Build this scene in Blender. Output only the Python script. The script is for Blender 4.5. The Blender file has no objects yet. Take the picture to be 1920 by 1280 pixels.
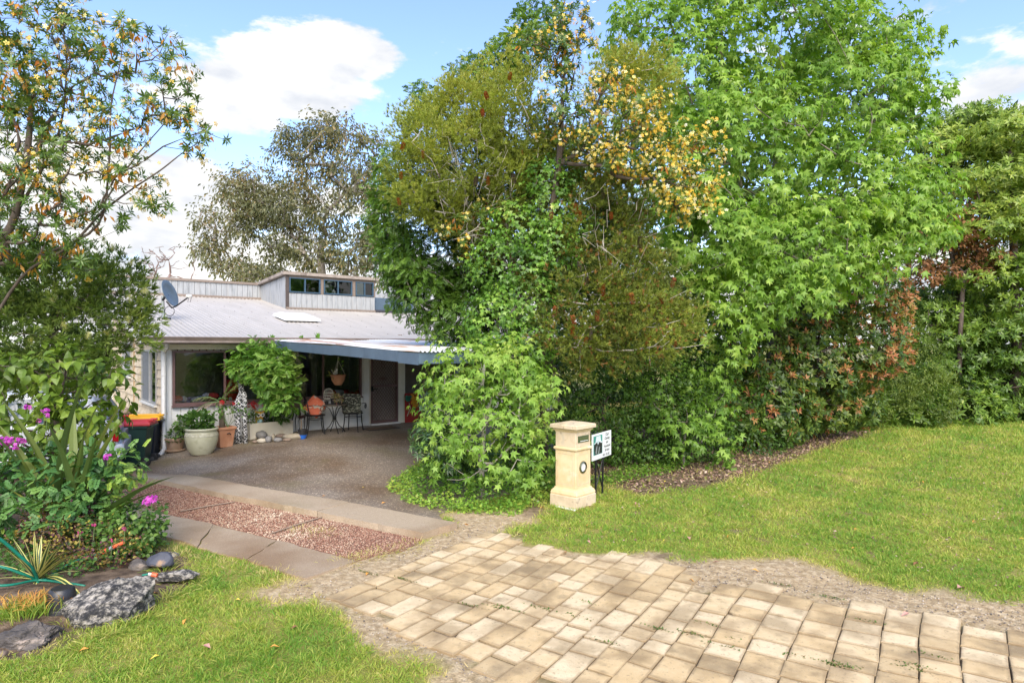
import bpy, math, random
import numpy as np
from mathutils import Vector, Matrix, noise as mnoise

random.seed(7)
RNG = np.random.default_rng(11)
R = math.radians
scene = bpy.context.scene
C = scene.collection

# ---------------------------------------------------------------- camera
CAMZ, F, HZ, CX = 2.27, 1200.0, 650.0, 960.0
cam_d = bpy.data.cameras.new('camera')
cam = bpy.data.objects.new('camera', cam_d)
C.objects.link(cam)
cam.location = (0, 0, CAMZ)
cam.rotation_euler = (R(90), 0, 0)
cam_d.sensor_width = 36
cam_d.lens = F / 1920 * 36
cam_d.shift_y = (HZ - 640) / 1920
cam_d.clip_end = 3000
scene.camera = cam

# ---------------------------------------------------------------- world
world = bpy.data.worlds.new('World')
scene.world = world
world.use_nodes = True
wn, wl = world.node_tree.nodes, world.node_tree.links
wn.clear()
SUN_EL, SUN_AZ = R(38), R(176)          # azimuth measured from +Y towards +X
def wnode(t, **k):
    n = wn.new(t)
    for a, b in k.items():
        setattr(n, a, b)
    return n
def wmath(op, a, b=None, clamp=False):
    n = wnode('ShaderNodeMath', operation=op)
    n.use_clamp = clamp
    for i, x in enumerate((a, b)):
        if x is None: continue
        if isinstance(x, (int, float)): n.inputs[i].default_value = x
        else: wl.new(x, n.inputs[i])
    return n.outputs[0]
sky = wnode('ShaderNodeTexSky', sky_type='NISHITA')
sky.sun_disc = False
sky.sun_elevation = SUN_EL
sky.sun_rotation = SUN_AZ
sky.air_density = 1.0; sky.dust_density = 0.6; sky.ozone_density = 2.0
tc = wnode('ShaderNodeTexCoord')
sep = wnode('ShaderNodeSeparateXYZ')
wl.new(tc.outputs['Generated'], sep.inputs[0])
ax = wmath('ARCTAN2', sep.outputs[0], sep.outputs[1])          # azimuth from +Y
el = wmath('ARCSINE', sep.outputs[2])
comb = wnode('ShaderNodeCombineXYZ')
wl.new(ax, comb.inputs[0]); wl.new(wmath('MULTIPLY', el, 2.2), comb.inputs[1])
n1 = wnode('ShaderNodeTexNoise'); n1.inputs['Scale'].default_value = 4.5; n1.inputs['Detail'].default_value = 9; n1.inputs['Roughness'].default_value = 0.52
n1.inputs['Distortion'].default_value = 0.25
wl.new(comb.outputs[0], n1.inputs['Vector'])
n4 = wnode('ShaderNodeTexNoise'); n4.inputs['Scale'].default_value = 14; n4.inputs['Detail'].default_value = 8; n4.inputs['Roughness'].default_value = .6
wl.new(comb.outputs[0], n4.inputs['Vector'])
n2 = wnode('ShaderNodeTexNoise'); n2.inputs['Scale'].default_value = 1.3; n2.inputs['Detail'].default_value = 5
wl.new(comb.outputs[0], n2.inputs['Vector'])
def cloud_at(px, py, rx, ry, amp):
    a0 = math.atan2(px - CX, F)
    e0 = math.atan2(HZ - py, math.hypot(F, px - CX))
    da = wmath('DIVIDE', wmath('SUBTRACT', ax, a0), rx)
    de = wmath('DIVIDE', wmath('SUBTRACT', el, e0), ry)
    d2 = wmath('ADD', wmath('MULTIPLY', da, da), wmath('MULTIPLY', de, de))
    return wmath('MULTIPLY', wmath('SUBTRACT', 1.0, d2, True), amp)
dens = wmath('ADD', wmath('MULTIPLY', wmath('SUBTRACT', n1.outputs[0], 0.52), 1.3), wmath('MULTIPLY', wmath('SUBTRACT', n2.outputs[0], 0.56), 0.9))
dens = wmath('ADD', dens, wmath('MULTIPLY', wmath('SUBTRACT', n4.outputs[0], 0.5), 1.7))
for c_ in ((620, 85, .12, .055, .75), (500, 130, .13, .05, .55), (440, 190, .15, .05, .80), (600, 185, .12, .035, .6), (700, 110, .07, .03, .5), (590, 130, .12, .05, .3), (1850, 110, .20, .05, .40), (1700, 15, .2, .04, .3), (1860, 190, .2, .05, .45), (330, 350, .35, .05, .5), (60, 330, .3, .10, .4)):
    dens = wmath('ADD', dens, cloud_at(*c_))
hzn = wmath('MULTIPLY', wmath('SUBTRACT', 1.0, wmath('DIVIDE', el, 0.26), True), 1.35)   # whitening towards the horizon
dens = wmath('ADD', dens, hzn)
ramp = wnode('ShaderNodeMapRange'); ramp.interpolation_type = 'SMOOTHSTEP'
ramp.inputs['From Min'].default_value = 0.12; ramp.inputs['From Max'].default_value = 0.50
wl.new(dens, ramp.inputs[0])
n3 = wnode('ShaderNodeTexNoise'); n3.inputs['Scale'].default_value = 7; n3.inputs['Detail'].default_value = 6
wl.new(comb.outputs[0], n3.inputs['Vector'])
ccol = wnode('ShaderNodeMix', data_type='RGBA')
CLOUD = 3.3
ccol.inputs[6].default_value = (0.66 * CLOUD, 0.69 * CLOUD, 0.75 * CLOUD, 1)
ccol.inputs[7].default_value = (1.0 * CLOUD, .985 * CLOUD, .96 * CLOUD, 1)
shade = wnode('ShaderNodeMapRange'); shade.inputs['From Min'].default_value = 0.38; shade.inputs['From Max'].default_value = 0.58
wl.new(n3.outputs[0], shade.inputs[0]); wl.new(shade.outputs[0], ccol.inputs[0])
skyc = wnode('ShaderNodeMix', data_type='RGBA', blend_type='MULTIPLY')
skyc.inputs[0].default_value = 1.0
SKYGAIN = 1.0
skyc.inputs[7].default_value = (0.92 * SKYGAIN, 0.90 * SKYGAIN, 1.0 * SKYGAIN, 1)
wl.new(sky.outputs[0], skyc.inputs[6])
mixc = wnode('ShaderNodeMix', data_type='RGBA')
wl.new(ramp.outputs[0], mixc.inputs[0]); wl.new(skyc.outputs[2], mixc.inputs[6]); wl.new(ccol.outputs[2], mixc.inputs[7])
bg = wnode('ShaderNodeBackground'); bg.inputs['Strength'].default_value = 0.09
wl.new(mixc.outputs[2], bg.inputs['Color'])
wo = wnode('ShaderNodeOutputWorld'); wl.new(bg.outputs[0], wo.inputs[0])

# ---------------------------------------------------------------- sun, exposure
sun_d = bpy.data.lights.new('sun', 'SUN')
sun = bpy.data.objects.new('sun', sun_d); C.objects.link(sun)
sun_d.energy = 1.6; sun_d.angle = R(50); sun_d.color = (1.0, 0.90, 0.73)
sv = Vector((math.sin(SUN_AZ) * math.cos(SUN_EL), math.cos(SUN_AZ) * math.cos(SUN_EL), math.sin(SUN_EL)))
sun.rotation_euler = sv.to_track_quat('Z', 'Y').to_euler()
vs = scene.view_settings
vs.view_transform = 'Standard'; vs.look = 'None'; vs.gamma = 1; vs.use_curve_mapping = False
vs.exposure = 2.06

# ---------------------------------------------------------------- geometry of the place
H0 = np.array((-7.5, 13.75))                      # front left corner of the house
HU = np.array((.781, .625)); HU /= np.linalg.norm(HU)
HB = np.array((-HU[1], HU[0]))
HANG = math.atan2(HU[1], HU[0])
def sst(x):
    x = np.clip(x, 0, 1); return x * x * (3 - 2 * x)
def Hgt(x, y):
    x = np.asarray(x, float); y = np.asarray(y, float)
    t = (x - H0[0]) * HU[0] + (y - H0[1]) * HU[1]
    d = (x - H0[0]) * HB[0] + (y - H0[1]) * HB[1]
    z = .22 * sst((t + .1) / 2.4) * sst((d + 5.0) / 3.2) * sst((13 - t) / 4)
    z = z - .13 * sst((-t + .15) / .7) * sst((y - 10.6) / 1.4)
    return z
def P(px, py, Y):
    return Vector(((px - CX) / F * Y, Y, CAMZ - (py - HZ) / F * Y))
def G(px, py):
    z = 0.0
    for _ in range(12):
        Y = (CAMZ - z) * F / max(py - HZ, 1e-3)
        z = .5 * z + .5 * float(Hgt((px - CX) / F * Y, Y))
    return Vector(((px - CX) / F * Y, Y, float(Hgt((px - CX) / F * Y, Y))))
def hl(x, y, z=0.0):                               # house coordinates to world
    p = H0 + HU * x + HB * y
    return Vector((p[0], p[1], z))
def hx(px, d):                                     # house x of a plane y = d seen at column px
    r = (px - CX) / F
    p = H0 + HB * d
    return (r * p[1] - p[0]) / (HU[0] - r * HU[1])
def hz(px, py, d):
    x = hx(px, d); p = H0 + HU * x + HB * d
    return CAMZ - (py - HZ) / F * p[1]
def S(*a):
    return [G(*p) for p in a]

# ---------------------------------------------------------------- materials
MATS = {}
def nd(nt, t, **k):
    n = nt.nodes.new(t)
    for a, b in k.items(): setattr(n, a, b)
    return n
def col4(c): return (c[0], c[1], c[2], 1)
def mat(name, cols, scale=5.0, rough=.7, bump=0.0, bscale=None, detail=6, metal=0.0, spec=.5, coord='Object', stretch=None, spots=None, lo=.3, hi=.7, coat=0.0):
    """procedural surface: noise-driven ramp between cols, optional second spot layer, fine bump"""
    if name in MATS: return MATS[name]
    m = bpy.data.materials.new(name); m.use_nodes = True; MATS[name] = m
    nt = m.node_tree; b = nt.nodes['Principled BSDF']; L = nt.links
    b.inputs['Roughness'].default_value = rough; b.inputs['Metallic'].default_value = metal
    b.inputs['Specular IOR Level'].default_value = spec
    b.inputs['Coat Weight'].default_value = coat
    t = nd(nt, 'ShaderNodeNewGeometry') if coord == 'World' else nd(nt, 'ShaderNodeTexCoord'); vec = t.outputs['Position' if coord == 'World' else coord]
    if stretch:
        mp = nd(nt, 'ShaderNodeMapping'); mp.inputs['Scale'].default_value = stretch
        L.new(vec, mp.inputs[0]); vec = mp.outputs[0]
    n = nd(nt, 'ShaderNodeTexNoise'); n.inputs['Scale'].default_value = scale; n.inputs['Detail'].default_value = detail; n.inputs['Roughness'].default_value = .62
    L.new(vec, n.inputs['Vector'])
    r = nd(nt, 'ShaderNodeValToRGB'); e = r.color_ramp.elements
    k = len(cols)
    while len(e) < k: e.new(.5)
    for i, c in enumerate(cols):
        e[i].position = lo + (hi - lo) * i / max(k - 1, 1); e[i].color = col4(c)
    L.new(n.outputs[0], r.inputs[0]); out = r.outputs[0]
    for sp in (spots or []):      # (colour, scale, threshold, softness, amount)
        c, sc, th, so, am = sp
        n2_ = nd(nt, 'ShaderNodeTexNoise'); n2_.inputs['Scale'].default_value = sc; n2_.inputs['Detail'].default_value = 5
        L.new(vec, n2_.inputs['Vector'])
        mr = nd(nt, 'ShaderNodeMapRange'); mr.inputs['From Min'].default_value = th; mr.inputs['From Max'].default_value = th + so; mr.inputs['To Max'].default_value = am
        L.new(n2_.outputs[0], mr.inputs[0])
        mx = nd(nt, 'ShaderNodeMix', data_type='RGBA'); mx.inputs[7].default_value = col4(c)
        L.new(mr.outputs[0], mx.inputs[0]); L.new(out, mx.inputs[6]); out = mx.outputs[2]
    L.new(out, b.inputs['Base Color'])
    if bump:
        nb = nd(nt, 'ShaderNodeTexNoise'); nb.inputs['Scale'].default_value = bscale or scale * 6; nb.inputs['Detail'].default_value = 5
        L.new(vec, nb.inputs['Vector'])
        bp = nd(nt, 'ShaderNodeBump'); bp.inputs['Strength'].default_value = bump; bp.inputs['Distance'].default_value = .01
        L.new(nb.outputs[0], bp.inputs['Height']); L.new(bp.outputs[0], b.inputs['Normal'])
    return m
def plain(name, c, rough=.6, metal=0.0, spec=.5, var=.12, coat=0.0, bump=.1):
    a = [x * (1 - var) for x in c]; d = [min(1, x * (1 + var)) for x in c]
    return mat(name, [a, d], scale=9, rough=rough, metal=metal, spec=spec, coat=coat, bump=bump, bscale=60)
def leafmat(name, cols, rough=.45, trans=.35, spec=.4, pos=None):
    """leaf surface: the leaf's own 'tint' picks its colour; some light passes through"""
    m = bpy.data.materials.new(name); m.use_nodes = True; MATS[name] = m
    nt = m.node_tree; b = nt.nodes['Principled BSDF']; L = nt.links
    a = nd(nt, 'ShaderNodeAttribute', attribute_name='tint')
    r = nd(nt, 'ShaderNodeValToRGB'); e = r.color_ramp.elements
    while len(e) < len(cols): e.new(.5)
    for i, c in enumerate(cols):
        e[i].position = pos[i] if pos else i / max(1, len(cols) - 1); e[i].color = col4(c)
    L.new(a.outputs['Fac'], r.inputs[0]); L.new(r.outputs[0], b.inputs['Base Color'])
    b.inputs['Roughness'].default_value = rough; b.inputs['Specular IOR Level'].default_value = spec
    tr = nd(nt, 'ShaderNodeBsdfTranslucent')
    g = nd(nt, 'ShaderNodeMix', data_type='RGBA', blend_type='MULTIPLY'); g.inputs[0].default_value = 1; g.inputs[7].default_value = (1.25, 1.35, .6, 1)
    L.new(r.outputs[0], g.inputs[6]); L.new(g.outputs[2], tr.inputs[0])
    mx = nd(nt, 'ShaderNodeMixShader'); mx.inputs[0].default_value = trans
    L.new(b.outputs[0], mx.inputs[1]); L.new(tr.outputs[0], mx.inputs[2])
    L.new(mx.outputs[0], nt.nodes['Material Output'].inputs[0])
    return m

# ---------------------------------------------------------------- object helpers
def tag(o, label=None, cat=None, group=None, kind=None):
    if label: o['label'] = label
    if cat: o['category'] = cat
    if group: o['group'] = group
    if kind: o['kind'] = kind
    return o
def empty(name, loc, rz=0.0, label=None, cat=None, group=None):
    o = bpy.data.objects.new(name, None); C.objects.link(o)
    o.empty_display_size = .2
    o.location = loc; o.rotation_euler = (0, 0, rz)
    return tag(o, label, cat, group)
class MB:
    def __init__(s): s.v = []; s.f = []; s.M = Matrix.Identity(4)
    def at(s, M): s.M = M; return s
    def add(s, vs_, fs_):
        k = len(s.v); s.v += [tuple(s.M @ Vector(v)) for v in vs_]; s.f += [tuple(i + k for i in f) for f in fs_]; return s
    def box(s, a, b):
        x0, y0, z0 = a; x1, y1, z1 = b
        return s.add([(x0,y0,z0),(x1,y0,z0),(x1,y1,z0),(x0,y1,z0),(x0,y0,z1),(x1,y0,z1),(x1,y1,z1),(x0,y1,z1)],
              [(0,3,2,1),(4,5,6,7),(0,1,5,4),(1,2,6,5),(2,3,7,6),(3,0,4,7)])
    def cbox(s, c, sz): return s.box([c[i]-sz[i]/2 for i in range(3)], [c[i]+sz[i]/2 for i in range(3)])
    def prism(s, poly, z0, z1):
        n = len(poly)
        return s.add([(p[0],p[1],z0) for p in poly] + [(p[0],p[1],z1) for p in poly],
              [tuple(range(n))[::-1], tuple(range(n, 2*n))] + [(i,(i+1)%n,(i+1)%n+n,i+n) for i in range(n)])
    def loft(s, rings, cap=True):
        n = len(rings[0]); vs_ = [p for r in rings for p in r]; fs_ = []
        for k in range(len(rings)-1):
            for i in range(n): fs_.append((k*n+i, k*n+(i+1)%n, (k+1)*n+(i+1)%n, (k+1)*n+i))
        if cap: fs_ += [tuple(range(n))[::-1], tuple(range((len(rings)-1)*n, len(rings)*n))]
        return s.add(vs_, fs_)
    def sqs(s, prof, c=(0,0)):                       # square stack: [(half width, z)]
        return s.loft([[(c[0]-w,c[1]-w,z),(c[0]+w,c[1]-w,z),(c[0]+w,c[1]+w,z),(c[0]-w,c[1]+w,z)] for w, z in prof])
    def lathe(s, prof, n=20, c=(0,0,0), cap=True, axis='z'):
        rings = []
        for r, z in prof:
            ring = []
            for i in range(n):
                a = 2*math.pi*i/n; x, y = r*math.cos(a), r*math.sin(a)
                p = (x, y, z) if axis == 'z' else ((z, x, y) if axis == 'x' else (x, z, y))
                ring.append((c[0]+p[0], c[1]+p[1], c[2]+p[2]))
            rings.append(ring)
        return s.loft(rings, cap)
    def tube(s, pts, r, n=6, cap=True):
        pts = [Vector(p) for p in pts]; k = len(pts)
        rs = r if isinstance(r, (list, tuple)) else [r]*k
        rings = []; up = None
        for i, p in enumerate(pts):
            t = (pts[min(i+1,k-1)] - pts[max(i-1,0)]).normalized()
            if up is None: up = Vector((0,0,1)) if abs(t.z) < .9 else Vector((1,0,0))
            a = t.cross(up); a = a.normalized() if a.length > 1e-5 else Vector((1,0,0)); b = a.cross(t).normalized(); up = b
            rings.append([tuple(p + (a*math.cos(2*math.pi*j/n) + b*math.sin(2*math.pi*j/n))*rs[i]) for j in range(n)])
        return s.loft(rings, cap)
    def quad(s, a, b, c, d): return s.add([a,b,c,d], [(0,1,2,3)])
    def build(s, name, m, parent=None, smooth=False, bevel=0.0, loc=None, kind=None, seg=2):
        me = bpy.data.meshes.new(name)
        o_ = Vector(loc) if loc is not None else Vector((0,0,0))
        me.from_pydata([tuple(Vector(v) - o_) for v in s.v], [], s.f); me.update()
        if smooth:
            me.polygons.foreach_set('use_smooth', [True]*len(me.polygons))
            if smooth == 'auto':
                try: me.set_sharp_from_angle(angle=R(35))
                except Exception: pass
        if m is not None: me.materials.append(m)
        o = bpy.data.objects.new(name, me); C.objects.link(o)
        if loc is not None: o.location = o_
        if parent is not None: o.parent = parent
        if bevel:
            md = o.modifiers.new('edge', 'BEVEL'); md.width = bevel; md.segments = seg; md.limit_method = 'ANGLE'; md.angle_limit = R(40)
        if kind: o['kind'] = kind
        return o
def share(src, name, parent, loc=(0,0,0), rot=(0,0,0), scale=(1,1,1)):
    o = bpy.data.objects.new(name, src.data); C.objects.link(o)
    o.parent = parent; o.location = loc; o.rotation_euler = rot; o.scale = scale
    return o

# ---------------------------------------------------------------- foliage helpers (numpy)
def tpl_leaf(w=.25, fold=.06, droop=.12, mid=.45):
    v = [(0,0,0),(w,mid,fold),(0,mid,0),(-w,mid,fold),(0,1,-droop)]
    return np.array(v, float), [(0,1,2),(0,2,3),(1,4,2),(2,4,3)]
def tpl_quad(w=.25):
    return np.array([(0,0,0),(w,.45,.03),(0,1,-.08),(-w,.45,.03)], float), [(0,1,2,3)]
def tpl_broad(w=.34, droop=.22, fold=.06):
    v = [(0,0,0),(w*.75,.18,fold),(w,.42,fold*1.2),(w*.55,.75,fold*.3-droop*.4),(0,1,-droop),(-w*.55,.75,fold*.3-droop*.4),(-w,.42,fold*1.2),(-w*.75,.18,fold),(0,.45,0),(0,.75,-droop*.45)]
    return np.array(v, float), [(0,1,2,8),(8,2,3,9),(9,3,4),(9,4,5),(8,9,5,6),(0,8,6,7)]
def tpl_strap(w=.03, bend=.5, n=6):
    v = []; f = []
    for i in range(n+1):
        t = i/n; y = t*(1-.35*bend*t); z = -bend*t*t*.6; ww = w*(1-t)**.6*(.6+.8*t if t < .5 else 1)
        v += [(-ww, y, z), (0, y, z-.35*ww), (ww, y, z)]
    for i in range(n):
        f += [(3*i,3*i+1,3*i+4,3*i+3),(3*i+1,3*i+2,3*i+5,3*i+4)]
    return np.array(v, float), f
def tpl_star(angs=(0, 62, -62, 128, -128), lens=(.6, .56, .56, .36, .36), notch=.23, droop=.35, cy=.4):
    v = [(0, cy, 0)]; order = sorted(zip(angs, lens)); f = []
    pts = []
    for i, (a, l) in enumerate(order):
        nxt = order[(i+1) % len(order)][0] + (360 if i == len(order)-1 else 0)
        pts.append((a, l)); am = (a+nxt)/2
        pts.append((am, notch if abs(((am+180) % 360)-180) < 150 else .12))
    for a, l in pts:
        x = l*math.sin(R(a)); y = l*math.cos(R(a)); v.append((x, cy+y, -droop*l*l*1.3 + .02))
    n = len(pts)
    for i in range(0, n, 2): f.append((0, 1+(i-1) % n, 1+i, 1+(i+1) % n))
    v += [(-.012, cy, -.01), (.012, cy, -.01), (0, -.12, -.03)]; k = len(v)
    f.append((k-3, k-1, k-2))
    return np.array(v, float), f
def tpl_tuft(n=8, L=1.0, spread=.7, w=.05, seed=1, quad=False):
    rg = np.random.default_rng(seed); v = []; f = []
    for i in range(n):
        a = rg.uniform(0, 2*math.pi); s_ = spread*rg.uniform(.3, 1); b0 = rg.uniform(0, .45)
        d = np.array((math.cos(a)*s_, 1.0, math.sin(a)*s_)); d /= np.linalg.norm(d); l = L*rg.uniform(.6, 1)*(1-b0*.4)
        sd = np.cross(d, (rg.normal(), rg.normal(), rg.normal())); sd /= np.linalg.norm(sd)
        base = np.array((0, b0*.6, 0)); k = len(v)
        v += [base - sd*w*.6, base + sd*w*.6, base + d*l*.6 + sd*w*.55, base + d*l, base + d*l*.6 - sd*w*.55]
        f.append((k, k+1, k+2, k+3, k+4))
    return np.array(v, float), f
def tpl_pinnate(n=5, w=.09, L=.42, droop=.25):
    v = []; f = []
    for i in range(n):
        t = .18 + .8*i/n
        for s_ in (-1, 1):
            k = len(v); a = R(52)
            bx, by, bz = 0, t, -droop*t*t
            tx, ty = s_*math.sin(a)*L, math.cos(a)*L
            v += [(bx, by, bz), (bx+tx*.5+w*.5*s_*-.6, by+ty*.5+w*.7, bz+.02), (bx+tx, by+ty, bz-.08), (bx+tx*.5+w*.3*s_, by+ty*.5-w*.7, bz+.02)]
            f.append((k, k+1, k+2, k+3))
    k = len(v); v += [(0,.75,-droop*.6),(w,.95,-droop*.9),(0,1.2,-droop*1.3),(-w,.95,-droop*.9)]; f.append((k,k+1,k+2,k+3))
    return np.array(v, float), f
def tpl_flower(n=5, w=.3, cup=.35):
    v = []; f = []
    for i in range(n):
        a = 2*math.pi*i/n; ca, sa = math.cos(a), math.sin(a); k = len(v)
        for (r_, t_, z_) in ((.05,0,0),(.6,w,cup*.5),(1,0,cup*.55),(.6,-w,cup*.5)):
            v.append((r_*ca - t_*sa, r_*sa + t_*ca, z_))
        f.append((k,k+1,k+2,k+3))
    return np.array(v, float), f
def norm(a): return a / np.maximum(np.linalg.norm(a, axis=-1, keepdims=True), 1e-9)
def inst_mesh(name, tpl, pos, axis, nrm, scale, tint, m, parent=None, kind='stuff', smooth=False, off=None):
    """one mesh of many small leaves; axis = leaf direction, nrm = leaf normal"""
    tv, tf = tpl; N = len(pos); K = len(tv)
    y = norm(np.asarray(axis, float)); z = np.asarray(nrm, float); x = norm(np.cross(y, z)); z = np.cross(x, y)
    sc = np.broadcast_to(np.asarray(scale, float), (N,)).reshape(N, 1, 1)
    Vv = (tv[None, :, 0:1]*x[:, None, :] + tv[None, :, 1:2]*y[:, None, :] + tv[None, :, 2:3]*z[:, None, :])*sc + np.asarray(pos)[:, None, :]
    if off is None: off = np.array(parent.location) if parent is not None else np.zeros(3)
    Vv = (Vv - off).reshape(-1, 3)
    lens = np.array([len(f) for f in tf]); flat = np.concatenate([np.array(f) for f in tf])
    loops = (flat[None, :] + (np.arange(N)*K)[:, None]).reshape(-1)
    tot = np.tile(lens, N); start = np.concatenate(([0], np.cumsum(tot)[:-1]))
    me = bpy.data.meshes.new(name)
    me.vertices.add(len(Vv)); me.vertices.foreach_set('co', Vv.astype(np.float32).ravel())
    me.loops.add(len(loops)); me.loops.foreach_set('vertex_index', loops.astype(np.int32))
    me.polygons.add(len(tot)); me.polygons.foreach_set('loop_start', start.astype(np.int32)); me.polygons.foreach_set('loop_total', tot.astype(np.int32))
    at = me.attributes.new('tint', 'FLOAT', 'FACE')
    at.data.foreach_set('value', np.repeat(np.broadcast_to(np.asarray(tint, float), (N,)), len(tf)).astype(np.float32))
    me.update(calc_edges=True); me.validate()
    me.materials.append(m)
    o = bpy.data.objects.new(name, me); C.objects.link(o)
    if parent is not None: o.parent = parent
    if kind: o['kind'] = kind
    return o
def leaf_parts(name, tpl, pos, axis, nrm, scale, tint, m, parent, variants=6):
    """each leaf an object of its own, sharing a few meshes"""
    mes = []
    for i in range(variants):
        me = bpy.data.meshes.new(name); tv, tf = tpl
        me.from_pydata([tuple(v) for v in tv], [], tf)
        at = me.attributes.new('tint', 'FLOAT', 'FACE'); at.data.foreach_set('value', [float(np.quantile(tint, (i+.5)/variants))]*len(tf))
        me.materials.append(m); me.update(); mes.append(me)
    order = np.argsort(np.argsort(tint))*variants//len(tint)
    off = Vector(parent.location)
    y = norm(np.asarray(axis, float)); z = np.asarray(nrm, float); x = norm(np.cross(y, z)); z = np.cross(x, y)
    sc = np.broadcast_to(np.asarray(scale, float), (len(pos),))
    for i in range(len(pos)):
        o = bpy.data.objects.new(name, mes[order[i]]); C.objects.link(o); o.parent = parent
        M = Matrix(((x[i][0], y[i][0], z[i][0]), (x[i][1], y[i][1], z[i][1]), (x[i][2], y[i][2], z[i][2]))).to_4x4()
        o.matrix_local = Matrix.Translation(Vector(pos[i]) - off) @ M @ Matrix.Scale(float(sc[i]), 4)
def wob(p, f=1.0, seed=0):
    """cheap smooth noise in -1..1 for arrays of points"""
    rg = np.random.default_rng(seed); out = 0
    for k in range(5):
        d = rg.normal(size=3); d /= np.linalg.norm(d); fr = f*(1+.7*k); out = out + np.sin(p @ d*fr*2.3 + rg.uniform(0, 6.28) + 1.3*np.sin(p @ np.roll(d, 1)*fr*1.7))/(1+.5*k)
    return out/2.6
def ublobs(blobs):
    cs, rs = [], []
    for b in blobs:
        px, py, Y, rx, ry, rd = b
        cs.append(tuple(P(px, py, Y))); rs.append((rx*Y/F, rd, ry*Y/F))
    return np.array(cs), np.array(rs)
def sample(blobs, n, rg, shell=(.6, 1.0), lump=.16, inner=.62, lf=1.1, back=.5, floor=.03, gap=None):
    """points through the outer layer of a union of ellipsoids, with the direction outward"""
    cs, rs = ublobs(blobs); w = (rs[:, 0]*rs[:, 2] + rs[:, 0]*rs[:, 1] + rs[:, 1]*rs[:, 2]); w = w/w.sum()
    N = int(n*3.2); k = rg.choice(len(cs), N, p=w); d = norm(rg.normal(size=(N, 3)))
    s_ = shell[0] + (shell[1]-shell[0])*rg.uniform(size=N)**.6
    base = cs[k] + d*rs[k]; s_ = s_*(1 + lump*wob(base, lf, 5)*1.3)
    p = cs[k] + d*rs[k]*s_[:, None]; o = norm(d/rs[k])
    keep = p[:, 2] > floor
    keep &= ~((o[:, 1] > .25) & (rg.uniform(size=N) > back))
    for i in range(len(cs)):
        q = np.linalg.norm((p-cs[i])/rs[i], axis=1); keep &= ~((q < inner) & (k != i))
    if gap: keep &= wob(p, gap[0], 9) > gap[1]
    idx = np.nonzero(keep)[0][:n]
    return p[idx], o[idx]
def spray(c, o, per, L, rg, spread=.8, droop=0.0, up=0.0, jit=.35):
    """leaves set along short twigs: from every cluster centre c growing along o"""
    n = len(c)*per; i = np.repeat(np.arange(len(c)), per)
    ax_ = norm(o + rg.normal(size=o.shape)*jit + np.array((0, 0, up)))[i]
    s_ = rg.uniform(-.2, 1, size=(n, 1))
    side = norm(np.cross(ax_, rg.normal(size=(n, 3))))
    pos = c[i] + ax_*s_*L + side*rg.uniform(0, .3, size=(n, 1))*L
    la = norm(ax_*(.35+.6*s_) + side*spread + np.array((0, 0, -droop)))
    nr = norm(np.array((0, 0, 1.0)) + .7*o[i] + rg.normal(size=(n, 3))*.35)
    return pos, la, nr, i
def grow(trunk, trad, targets, rg, tip=.004, power=2.4, bend=.12, seglen=.35, n=5, twig=True, wpath=.35, up=.25):
    """trunk polyline plus a branch to every target; returns an MB with radii from a pipe model"""
    nodes = [Vector(p) for p in trunk]; par = [i-1 for i in range(len(nodes))]; plen = [0.0]
    for i in range(1, len(nodes)): plen.append(plen[-1] + (nodes[i]-nodes[i-1]).length)
    T = [Vector(t) for t in targets]; base = nodes[0]; T.sort(key=lambda t: min((t-q).length for q in nodes[:len(trunk)]))
    arr = np.array([tuple(q) for q in nodes]); pl = np.array(plen); chains = []
    first_ok = max(0, len(trunk)//3)
    for t in T:
        tv = np.array(tuple(t)); dd = np.linalg.norm(arr-tv, axis=1); cost = dd + wpath*pl
        cost = cost + np.where(arr[:, 2] > tv[2] + .25*dd, dd*1.0, 0); cost[:first_ok] += 5
        j = int(np.argmin(cost)); a = nodes[j]; dist = (t-a).length; k = max(2, int(dist/seglen))
        if dist < .02: continue
        perp = Vector(rg.normal(size=3)).cross(t-a).normalized()*dist*bend*rg.uniform(-1, 1); prev = j; ch = [j]; add_ = []
        for q in range(1, k+1):
            u = q/k; pnt = a.lerp(t, u) + perp*math.sin(math.pi*u) + Vector((0, 0, -1))*math.sin(math.pi*u)*dist*.10*up*2
            if q < k: pnt += Vector(rg.normal(size=3))*dist*.018
            nodes.append(pnt); par.append(prev); plen.append(plen[prev] + (pnt-nodes[prev]).length); prev = len(nodes)-1; ch.append(prev); add_.append(tuple(pnt))
        arr = np.vstack([arr, np.array(add_)]); pl = np.array(plen); chains.append(ch)
    load = np.zeros(len(nodes))
    for ch in chains: load[ch[-1]] += 1
    for i in range(len(nodes)-1, 0, -1): load[par[i]] += load[i]
    rad = tip*np.maximum(load, 1)**(1/power)
    m = MB()
    nt_ = len(trunk); sc = [max(trad*(1-.55*i/(nt_-1)), rad[i]) for i in range(nt_)]
    m.tube([nodes[i] for i in range(nt_)], sc, 8)
    for ch in chains:
        r0 = [min(rad[i], sc[0]) for i in ch]; r0[0] = r0[1]*1.1; r0[-1] = tip*.6
        m.tube([nodes[i] for i in ch], r0, n, cap=False)
    return m
print('core ok')
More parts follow.
